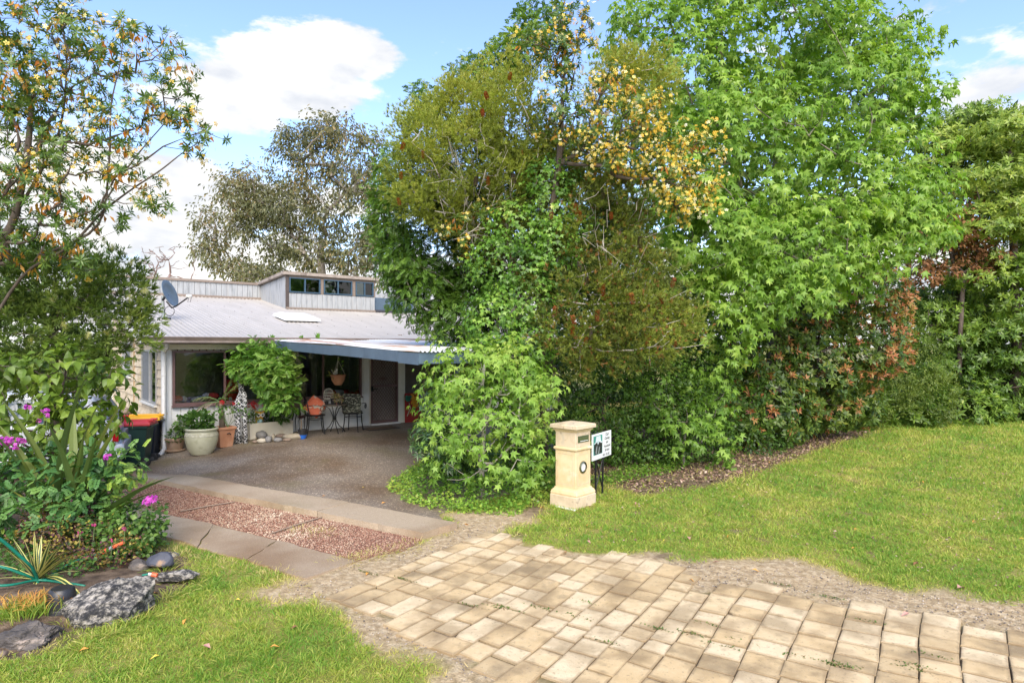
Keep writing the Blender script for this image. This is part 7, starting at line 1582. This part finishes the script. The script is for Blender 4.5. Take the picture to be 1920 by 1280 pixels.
# ---- native frangipani trees: yellow and white flowers
LM['frang'] = leafmat('frangipani_leaf', [(.04,.08,.02),(.08,.15,.028),(.15,.23,.042),(.27,.32,.06)], .35, .3)
LM['frango'] = leafmat('old_orange_leaf', [(.28,.16,.02),(.48,.24,.03),(.52,.16,.03)], .5, .35)
LM['fly'] = leafmat('frangipani_flower', [(.78,.45,.04),(.82,.62,.10),(.84,.74,.26),(.84,.83,.72)], .5, .3)
def frangipani(e, blobs, n, rg, fl_fn, fs=1.0, per=11, L=.105, old=.16, up=.5, shell=(.2,1.08), gap=None, tin=.4):
    c_, o_ = sample(blobs, n, rg, shell, .3, .3, 1.6, gap=gap, back=.7); ax_ = norm(o_+np.array((0,0,up)))
    whorls(e, c_, o_, LM['frang'], rg, per, L, NARROW, lambda p, i: T_(p, rg, tin, .2, 1.5, .15), cup=.35, up=up)
    kk = rg.uniform(size=len(c_)) < old; q = np.repeat(c_[kk], 4, 0); r3 = rg.normal(size=q.shape)
    inst_mesh('old_leaves', tpl_leaf(.17, .03, .25), q+r3*.03-ax_[kk].repeat(4, 0)*.05, norm(r3*(.5,.5,.2)+(0,0,-1)), norm(rg.normal(size=q.shape)), rg.uniform(.08,.13,len(q)), rg.uniform(size=len(q)), LM['frango'], e)
    fk = rg.uniform(size=len(c_)) < fl_fn(c_); q = np.repeat(c_[fk]+ax_[fk]*.08, 8, 0); r3 = rg.normal(size=q.shape)
    inst_mesh('flowers', tpl_flower(5, .28, -.25), q+r3*.06, norm(rg.normal(size=q.shape)), norm(r3+ax_[fk].repeat(8, 0)*.6+(0,-.9,.3)), fs*rg.uniform(.024,.038,len(q)), np.clip(rg.uniform(size=len(q))**1.9*1.02, 0, 1), LM['fly'], e)
    return c_, o_
rg = np.random.default_rng(88); e = plant('frangipani_tree', (.55, 10.5, 0), 'native frangipani covered in yellow and white flowers rising through the banksia', 'tree')
pxf = lambda c: c[:, 0]/c[:, 1]*F+CX
BF = [(1050,120,10,46,60,.6),(1075,60,10,44,46,.5),(1060,10,10.1,30,30,.4),(1055,210,9.9,56,56,.5),(1130,170,9.9,44,46,.5),(1190,210,9.9,44,36,.45),(1120,250,9.8,56,40,.5),(1190,270,9.8,46,40,.45),(1250,260,9.8,40,34,.4),(1310,280,9.8,38,46,.4),(1240,330,9.8,50,34,.4),(1310,340,9.8,34,34,.35),(1300,390,9.8,34,26,.3),(1270,385,9.8,24,18,.25),(1150,310,9.9,40,26,.35),(990,90,10.1,40,40,.4)]
c_, o_ = frangipani(e, BF, 620, rg, lambda c: np.where(pxf(c) > 1100, .85, .22), old=.14, gap=(1.8,-.45))
trunk_of(e, [(.55,10.6,0), (.5,10.6,2), (.55,10.5,3.4), (.62,10.4,4.3), (.75,10.2,5.2), (.8,10.1,6.2)], .07, c_[rg.choice(len(c_), 230, False)], rg, BARKD, .0055, seglen=.3, bend=.12, wpath=.25)
c3, o3 = frangipani(e, [(850,425,10.5,44,26,.3),(870,450,10.5,20,26,.2),(900,395,10.5,30,20,.25)], 24, rg, lambda c: .35, old=.3)
# left one, close to the camera
rg = np.random.default_rng(89); e = plant('frangipani_tree', (-6.6, 8.2, 0), 'open branched native frangipani with dark limbs and yellow flowers at the upper left', 'tree')
BG = [(40,60,8,80,70,.8),(150,60,8,70,60,.7),(110,160,8,90,70,.8),(30,220,8,70,70,.7),(215,110,8,56,50,.6),(255,60,8,40,30,.4),(330,120,8,34,36,.35),(290,190,8,46,40,.4),(345,165,8,26,26,.3),(345,215,8,44,30,.4),(398,252,8,28,20,.25),(365,275,8,24,18,.25),(230,240,8,56,44,.5),(140,290,8,80,60,.7),(40,350,8,80,70,.8),(235,330,8,50,36,.5),(120,400,8,80,56,.7),(290,385,8,28,14,.25),(215,400,8,44,24,.4),(60,460,8,90,50,.7),(160,480,8,60,40,.5),(10,130,8.2,60,80,.7),(-60,250,8.3,80,200,.8)]
c_, o_ = frangipani(e, BG, 1150, rg, lambda c: np.where((c[:, 2] > 4.0) | (pxf(c) > 220), .22, .05), fs=.95, per=12, L=.10, old=.2, gap=(1.3,-.55))
o9 = e.location
def limbs(e, pts_list, m):
    for pl_, r0, r1 in pts_list:
        pp = [P(*q)-e.location for q in pl_]; k = len(pp); MB().tube(smoothp(pp, 4), [r0+(r1-r0)*i/((k-1)*4) for i in range((k-1)*4+1)], 7).build('limb', m, e, smooth=True)
trunk_of(e, [P(-60,880,8.2), P(-40,650,8.2), P(-10,500,8.1), P(30,400,8.05), P(50,300,8), P(60,200,8)], .06, c_[rg.choice(len(c_), 330, False)], rg, BARKD, .0045, seglen=.28, bend=.12, wpath=.2)
limbs(e, [([(-40,650,8.2),(40,520,8.1),(130,462,8),(190,400,8),(240,360,8),(300,320,8),(345,285,8),(400,250,8)], .022, .004), ([(100,470,8.05),(185,420,8),(205,300,8),(208,200,8),(225,120,8),(232,60,8)], .018, .004), ([(185,395,8),(250,300,8),(310,230,8),(345,190,8)], .012, .003), ([(-20,480,8.1),(60,350,8.1),(110,250,8.1),(125,120,8.1),(110,0,8.1)], .024, .006)], BARKD)
# ---- fine needled grevillea with pale brushes
LM['grev'] = leafmat('grevillea_needle', [(.06,.11,.025),(.13,.20,.04),(.22,.29,.06),(.34,.38,.09)], .5, .35)
rg = np.random.default_rng(90); e = plant('grevillea', (-6.4, 9.1, 0), 'dense needle leaved shrub with pale yellow brush flowers behind the garden bed', 'shrub')
BGv = [(30,520,9,110,70,.9),(130,540,9,80,60,.8),(60,620,9,120,70,.9),(170,610,9,70,60,.6),(215,560,9,44,44,.5),(-80,600,9.2,100,160,.9),(228,520,9,34,34,.4),(100,690,9,110,40,.6)]
c_, o_ = sample(BGv, 1900, rg, (.5,1.1), .28, .55, 1.6); needles(e, c_, norm(o_+(0,0,.2)), rg, 4, .11, lambda p: T_(p, rg, .36, .22, 1.4, .14), m=LM['grev'])
c2, o2 = sample([(250,610,9,34,30,.3),(240,560,9,44,34,.35),(262,640,9,22,20,.25),(270,585,9,20,16,.2)], 90, rg, (.2,1.1), .3, .3); needles(e, c2, norm(o2+(.8,0,.1)), rg, 4, .12, lambda p: T_(p, rg, .5, .22, 1.4, .14), name='outer_sprays', m=LM['grev'])
trunk_of(e, [(-6.4,9.1,0), (-6.5,9.1,1), (-6.5,9.1,2.2), (-6.5,9.1,3.2)], .07, list(c_[::9])+list(c2[::4]), rg, BARKD, .004, seglen=.3)
M_BR = leafmat('pale_brush_flower', [(.55,.52,.20),(.68,.66,.34),(.75,.73,.45)], .6, .3)
def brush(e, a, b, Y, L=.085, seed=0):
    rg = np.random.default_rng(seed); k = 150; q = P(a, b, Y); ax = norm(np.array([rg.normal()*.6, -.2, 1.0+rg.normal()*.3])); t = rg.uniform(-1,1,k); d = norm(np.cross(np.tile(ax,(k,1)), rg.normal(size=(k,3)))); p = np.array(tuple(q)) + ax*(t*L*.6)[:, None]
    inst_mesh('brush_flower', (np.array([(-.03,0,0),(.03,0,0),(.02,1,.0),(-.02,1,.0)], float), [(0,1,2,3)]), p, norm(d+ax*.35), ax[None, :]+rg.normal(size=(k,3))*.2, L*.62*np.sqrt(1.05-t**2*.7), rg.uniform(size=k), M_BR, e, None)
for i, (a, b) in enumerate(((210,465),(246,492),(243,560),(270,545),(121,611),(200,625),(165,630),(195,452),(20,560),(60,640),(5,585),(150,500),(240,600),(45,690),(100,560))): brush(e, a, b, 8.35 if a < 200 else 8.7, seed=i)
# ---- broad leaved shrub
rg = np.random.default_rng(91); LM['broad'] = leafmat('broad_leaf', [(.06,.11,.016),(.12,.20,.026),(.22,.31,.04),(.34,.40,.06)], .4, .35)
e = plant('hibiscus', (-5.6, 8.0, 0), 'broad leaved shrub with drooping yellow green leaves in front of the parked car', 'shrub')
BH = [(140,790,7.8,60,40,.5),(60,800,7.8,60,40,.5),(180,770,7.9,30,30,.3),(60,680,8,90,40,.6),(150,690,8,70,40,.5),(60,750,7.9,90,46,.6),(150,740,7.9,56,36,.5),(205,700,8,36,34,.35),(20,820,7.8,60,50,.5),(110,800,7.8,56,30,.4),(215,740,8,20,24,.25),(-70,740,8,80,100,.6)]
c_, o_ = sample(BH, 270, rg, (.4,1.1), .25, .45); pos, la, nr, ii = spray(c_, o_, 5, .14, rg, .8, .6); t = T_(pos, rg, .36, .25, 1.6, .16); sz = rg.uniform(.09,.155,len(pos))
vis = pos[:, 0]/pos[:, 1] > -.81; big = np.argsort(-(sz*vis))[:290]; leaf_parts('leaf', tpl_broad(.34,.25,.07), pos[big], la[big], nr[big], sz[big], t[big], LM['broad'], e, 6); k = np.setdiff1d(np.arange(len(pos)), big); inst_mesh('foliage', tpl_broad(.34,.25,.07), pos[k], la[k], nr[k], sz[k], t[k], LM['broad'], e)
trunk_of(e, [(-5.6,8.0,0), (-5.7,8.0,.7), (-5.7,8.0,1.3), (-5.6,8,1.9)], .03, c_[::1], rg, BARKD, .004, seglen=.25, name='stems')
# ---- flax
rg = np.random.default_rng(92); LM['flax'] = leafmat('flax_leaf', [(.05,.09,.025),(.10,.15,.035),(.19,.22,.05),(.40,.38,.09)], .35, .25)
fb = P(130,985,7.1); fb.z = .05; e = plant('flax', fb, 'flax clump with long upright strap leaves between the hibiscus and the magenta flowers', 'plant')
A_, L_, t_ = [], [], []
for (a, b, l) in ((100,700,1),(122,700,1),(75,730,1),(135,760,.95),(60,760,.9),(150,790,.9),(170,800,.95),(30,770,1),(330,855,1.0),(270,925,.9),(235,905,.9),(260,965,.8),(220,850,.9),(190,760,1),(160,720,1),(110,745,.9),(245,890,1),(300,880,.9)):
    q = P(a, b, 7.1+rg.uniform(-.25,.1)); d = np.array(tuple(q-fb)); L_.append(np.linalg.norm(d)*1.12); A_.append(norm(d+np.array((0,0,.18*abs(d[0]))))); t_.append(rg.uniform(.1,.7))
for _ in range(26): A_.append(norm(np.array((rg.normal()*.45, rg.normal()*.3, 1)))); L_.append(rg.uniform(.5,1.1)); t_.append(rg.uniform(.1,.9))
A_ = np.array(A_); N_ = norm(np.cross(A_, np.cross(np.tile((0,0,1.),(len(A_),1)), A_)+1e-3)); leaf_parts('leaf', tpl_strap(.042, .38, 8), np.tile(np.array(tuple(fb)),(len(A_),1))+rg.normal(size=A_.shape)*(.05,.05,0), A_, norm(np.array((0,0,1.))-A_*A_[:, 2:3]+rg.normal(size=A_.shape)*.3), np.array(L_), np.array(t_), LM['flax'], e, 6)
# ---- leafy geranium with magenta flowers
rg = np.random.default_rng(93); LM['blue'] = leafmat('blue_green_leaf', [(.03,.09,.03),(.07,.18,.05),(.14,.27,.065),(.30,.42,.07)], .45, .3)
M_MAG = leafmat('magenta_petal', [(.35,.02,.38),(.55,.05,.55),(.70,.16,.62)], .5, .35)
def flowerhead(e, a, b, Y, r, k, m=M_MAG, size=.022, seed=1):
    rg = np.random.default_rng(seed); q = np.array(tuple(P(a,b,Y))); d = norm(rg.normal(size=(k,3))); inst_mesh('flower_head', tpl_flower(5,.34,.25), q+d*r*np.array((1.2,.8,.7)), norm(rg.normal(size=(k,3))), norm(d+(0,-.6,.4)), size, rg.uniform(size=k), m, e, None); o = e.location; MB().tube([Vector(q)-o-Vector((.01,0,.16)), Vector(q)-o], .004, 4).build('flower_stalk', M_GSTEM, e)
e = plant('magenta_geranium', (-5.0, 7.2, .03), 'leafy blue green geranium with magenta flower heads in the middle of the garden bed', 'plant')
BM = [(60,890,7.3,70,44,.5),(150,900,7.2,70,40,.5),(210,880,7.2,46,24,.35),(60,950,7.2,80,40,.5),(150,945,7.1,66,30,.45),(-50,900,7.3,60,70,.5),(235,855,7.2,22,12,.2),(195,860,7.2,30,16,.25)]
c_, o_ = sample(BM, 460, rg, (.5,1.08), .25, .5, 2.5); pos, la, nr, ii = spray(c_, o_, 4, .1, rg, .9, .15); yl = (pxf(pos) > 205)*.3; inst_mesh('foliage', tpl_pinnate(3, .26, .36), pos, la, nr, rg.uniform(.07,.12,len(pos)), np.clip(T_(pos, rg, .42, .22, 2, .15)+yl,0,1), LM['blue'], e)
for i, (a, b, r, k) in enumerate(((28,830,.085,60),(8,826,.06,30),(202,856,.035,16),(84,768,.03,8),(88,778,.025,6),(52,762,.025,8),(72,788,.02,6))): flowerhead(e, a, b, 7.0, r, k, seed=i)
trunk_of(e, [(-5.0,7.3,0), (-5.0,7.3,.3), (-5.0,7.3,.6)], .02, c_[::9], rg, M_GSTEM, .004, seglen=.2, name='stems')
# ---- green pelargonium by the path
rg = np.random.default_rng(94); e = plant('path_geranium', (P(250,1030,7.1).x, 7.1, .03), 'round fresh green geranium with a magenta flower head beside the concrete path', 'plant')
c_, o_ = sample([(255,980,7.1,50,34,.35),(225,1000,7.0,44,34,.35),(270,1010,7.1,36,24,.3),(200,975,7.1,30,22,.3),(290,975,7.1,16,14,.2)], 420, rg, (.5,1.08), .22, .5, 3); pos, la, nr, ii = spray(c_, o_, 4, .07, rg, .9, .1); inst_mesh('foliage', tpl_broad(.45), pos, la, nr, rg.uniform(.035,.06,len(pos)), T_(pos, rg, .5, .22, 3, .15), LM['mid'], e)
for i, (a, b, r, k) in enumerate(((285,935,.045,26),(275,941,.035,14),(182,1032,.02,6),(232,992,.02,6),(205,1015,.02,5))): flowerhead(e, a, b, 6.85, r, k, seed=i+20)
trunk_of(e, [(e.location.x,7.1,0), (e.location.x,7.1,.2), (e.location.x,7.1,.35)], .012, c_[::10], rg, M_GSTEM, .003, seglen=.15, name='stems')
# ---- purple and yellow small leaved shrub
rg = np.random.default_rng(95); LM['purp'] = leafmat('purple_yellow_leaf', [(.06,.025,.04),(.12,.04,.06),(.17,.10,.04),(.30,.22,.04),(.42,.38,.07)], .5, .3)
e = plant('abelia', (-4.45, 6.75, .03), 'small leaved shrub with purple and yellow leaves behind the hose spray gun', 'shrub')
c_, o_ = sample([(150,1010,6.7,80,34,.45),(110,985,6.9,60,40,.4),(200,1040,6.6,50,24,.3),(160,1060,6.5,60,22,.3),(80,1000,6.9,40,40,.35),(230,1030,6.7,26,20,.25),(130,950,7.0,40,20,.3)], 640, rg, (.4,1.1), .28, .45, 3); pos, la, nr, ii = spray(c_, o_, 5, .09, rg, .9, .1); inst_mesh('foliage', tpl_leaf(.34), pos, la, nr, rg.uniform(.025,.045,len(pos)), T_(pos, rg, .5, .3, 3, .25), LM['purp'], e)
trunk_of(e, [(-4.45,6.8,0), (-4.45,6.8,.15), (-4.45,6.8,.3)], .012, c_[::7], rg, BARKD, .003, seglen=.15, name='stems')
for i, (a, b) in enumerate(((177,982),(234,990),(210,1012),(150,997),(160,1045))): flowerhead(e, a, b, 6.4, .018, 5, m=leafmat('pink_petal', [(.5,.04,.2),(.65,.1,.3)]) if i == 0 else MATS['pink_petal'], size=.014, seed=i+40)
# ---- low green filler in the bed
rg = np.random.default_rng(96); BDp = np.array([tuple(G(a,b))[:2] for a,b in ((-60,1150),(0,1110),(120,1105),(290,1060),(300,1020),(200,985),(100,1000),(-60,1020))])
x, y = scatter(BDp, 5200, rg); keepn = sn(x, y, 3, 61) > -.35; x, y = x[keepn], y[keepn]; pos = np.stack([x, y, .05+rg.uniform(.0,.16,len(x))], -1); inst_mesh('bed_ground_cover', tpl_leaf(.3), pos, norm(rg.normal(size=pos.shape)*(1,1,.5)+(0,0,.3)), norm(rg.normal(size=pos.shape)*.5+(0,0,1)), rg.uniform(.025,.06,len(x)), rg.uniform(.05,.6,len(x)), LM['mid'])
# ---- variegated yucca
M_YG = plain('yucca_green', (.035,.075,.03), .4); M_YY = plain('yucca_yellow', (.55,.52,.16), .45)
def yleaf(bend, n=8, w=.035):
    v, f, mi = [], [], []
    for i in range(n+1):
        t = i/n; y = t*(1-.3*bend*t); z = -bend*t*t*.7; ww = w*(math.sin(math.pi*min(1, .18+.82*t)**.8)**.7 if t < 1 else .0)+.0005
        for u in (-1,-.45,.45,1): v.append((ww*u, y, z+.25*ww*abs(u)))
    for i in range(n):
        for k in range(3): f.append((4*i+k, 4*i+k+1, 4*i+k+5, 4*i+k+4)); mi.append(0 if k == 1 else 1)
    me = bpy.data.meshes.new('leaf'); me.from_pydata(v, [], f); me.materials.append(M_YG); me.materials.append(M_YY); me.polygons.foreach_set('material_index', mi); me.polygons.foreach_set('use_smooth', [True]*len(f)); return me
ym = [yleaf(b) for b in (.05,.25,.9)]; yb = P(70,1092,5.95); yb.z = .10; e = plant('variegated_yucca', yb, 'yucca with stiff green leaves edged in yellow under the green hose', 'plant'); rg = np.random.default_rng(97)
tips = ((25,1005,0),(45,1000,0),(62,995,0),(78,1000,0),(95,1005,0),(122,1012,0),(135,1012,1),(10,1022,0),(150,1062,1),(-10,1050,1),(160,1096,1),(165,1100,2),(20,1125,2),(-30,1100,2),(50,1140,2),(100,1040,0),(35,1040,0),(55,1030,0),(85,1035,0),(-20,1080,1),(165,1012,1),(115,1135,2),(5,1070,1),(140,1030,0),(110,1020,0),(70,1015,0))
for a, b, k in tips:
    q = P(a, b, 5.95+rg.uniform(-.35,.25)); d = Vector(q-yb); L0 = d.length; d.normalize(); d2 = (d+Vector((0,0,(0,.12,.45)[k]))).normalized(); up = Vector((0,0,1))-d2*d2.z; up = up.normalized() if up.length > .2 else Vector((-d2.x,-1,.2)).normalized(); x_ = d2.cross(up).normalized(); up = x_.cross(d2)
    o = bpy.data.objects.new('leaf', ym[k]); C.objects.link(o); o.parent = e; o.matrix_local = Matrix(((x_.x,d2.x,up.x),(x_.y,d2.y,up.y),(x_.z,d2.z,up.z))).to_4x4() @ Matrix.Scale(L0*(1,1.04,1.15)[k], 4)
# ---- orange tipped grass clumps
for (px, py, Y, lb, k) in ((30,1150,5.25,'clump of orange tipped grass at the left picture edge behind the dark rock',1),(78,1140,5.35,'second clump of orange tipped grass left of the upturned pot',2)):
    b_ = P(px, py, Y); b_.z = .06; e = plant('orange_grass', b_, lb, 'grass clump'); rg = np.random.default_rng(k+5); n = 210; off = rg.normal(size=(n,3))*(.09,.07,0); A = norm(off*(2.5,2.5,0)+rg.normal(size=(n,3))*.22+(0,0,1))
    inst_mesh('green_blades', tpl_strap(.035,.8,4), np.array(tuple(b_))+off, A, norm(rg.normal(size=(n,3))), rg.uniform(.10,.2,n), rg.uniform(0,.6,n), MG, e)
    k2 = slice(0,110); inst_mesh('orange_tips', tpl_strap(.045,1.4,3), np.array(tuple(b_))+off[k2]+A[k2]*.11, A[k2], norm(rg.normal(size=(110,3))), rg.uniform(.07,.12,110), rg.uniform(size=110), leafmat('orange_blade', [(.45,.28,.05),(.58,.33,.08),(.55,.22,.05)], .6, .3), e)
# ---- leaf litter and fallen leaves
rg = np.random.default_rng(98); LM['lit'] = leafmat('dry_litter', [(.08,.045,.035),(.19,.11,.08),(.32,.20,.15),(.50,.38,.30)], .85, .1)
x, y = scatter(WL, 17000, rg); k = sn(x, y, 2.5, 71) > -.6; x, y = x[k], y[k]; pos = np.stack([x, y, Hgt(x,y)+rg.uniform(.004,.03,len(x))], -1); inst_mesh('leaf_litter', tpl_leaf(.3,.1,.15), pos, norm(rg.normal(size=pos.shape)*(1,1,.2)), norm(rg.normal(size=pos.shape)*.4+(0,0,1)), rg.uniform(.03,.08,len(x)), rg.uniform(size=len(x)), LM['lit'])
x, y = scatter(np.array([tuple(G(a,b))[:2] for a,b in ((1010,1010),(1100,890),(1560,835),(1915,800),(1915,1110),(1500,1050))]), 1500, rg); pos = np.stack([x, y, Hgt(x,y)+rg.uniform(.01,.035,len(x))], -1); inst_mesh('lawn_litter', tpl_leaf(.3,.1,.15), pos, norm(rg.normal(size=pos.shape)*(1,1,.2)), norm(rg.normal(size=pos.shape)*.4+(0,0,1)), rg.uniform(.02,.045,len(x)), rg.uniform(size=len(x)), LM['lit'])
for a, b, c, d, lb in ((508,1004,603,973,'thin pale timber strip lying across the gravel bed, nearer the pillar'), (338,962,440,944,'thin pale timber strip lying across the gravel bed, nearer the bins')):
    p9, q9 = G(a,b)+Vector((0,0,.03)), G(c,d)+Vector((0,0,.03)); o = MB().tube([p9, (p9+q9)/2+Vector((0,0,.006)), q9], .009, 5).build('timber_strip', plain('pale_grey_timber', (.27,.20,.15), .8), loc=p9); tag(o, lb, 'timber strip', 'timber strips across the gravel')
MFL = [plain('fallen_orange', (.55,.26,.05), .6), plain('fallen_pinkish', (.42,.22,.18), .7), plain('fallen_brown', (.2,.09,.04), .7), plain('fallen_yellow', (.6,.45,.06), .6)]
def fleaf(m):
    b = MB(); tv, tf = tpl_leaf(.22,.10,.25); b.add([tuple(v) for v in tv], tf); o = b.build('fallen_leaf', m); me = o.data; bpy.data.objects.remove(o); return me
FM = [fleaf(m) for m in MFL]; rr = random.Random(5)
spots = [(1014,956,0,1.4,'driveway'),(690,1075,0,1,'p'),(1290,1010,1,1.2,0),(1720,1057,2,1.5,0),(1705,1155,1,1.2,0),(1795,1108,1,1.8,0),(1410,1072,0,1,0),(395,1222,1,1.3,0),(505,1220,0,1,0),(167,1222,0,1.2,0),(240,1078,0,1,0),(285,1118,0,1,0),(1350,1058,1,1.2,0),(1250,905,3,1,0),(1060,1040,0,1,0),(870,984,0,1.2,0),(1290,1090,0,1,0),(1600,1010,2,1,0),(1830,980,0,1,0),(1500,960,1,1,0),(1180,1000,3,.8,0),(1640,905,2,1,0),(1880,1050,0,1,0),(1100,990,0,.8,0),(350,1165,0,1,0),(300,1235,3,.9,0),(450,1130,3,.8,0),(560,1180,2,.9,0),(715,945,0,1,0),(680,915,3,.9,0),(610,930,0,.7,0),(640,1000,0,.7,0)]
for i in range(34): spots.append((rr.uniform(1100,1910), rr.uniform(860,1040), rr.randrange(4), rr.uniform(.6,1.0), 0))
for i, (a, b, k, s_, w) in enumerate(spots):
    q = G(a, b); o = bpy.data.objects.new('fallen_leaf', FM[k]); C.objects.link(o); o.location = q+Vector((0,0,.03 if a > 900 or b > 1100 else .012)); sc = .075*s_; o.scale = (sc, sc, sc); o.rotation_euler = (rr.uniform(-.3,.3), rr.uniform(-.3,.3), rr.uniform(0,6.28)); zn = 'the concrete and driveway' if (a < 1020 and b < 1005) else 'the left lawn' if a < 620 else 'the paving edge' if a < 1100 else 'the right lawn'; tag(o, 'small %s fallen leaf lying flat on %s' % (('orange', 'pinkish', 'dark brown', 'yellow')[k], zn), 'fallen leaf', 'fallen leaves on ' + zn)
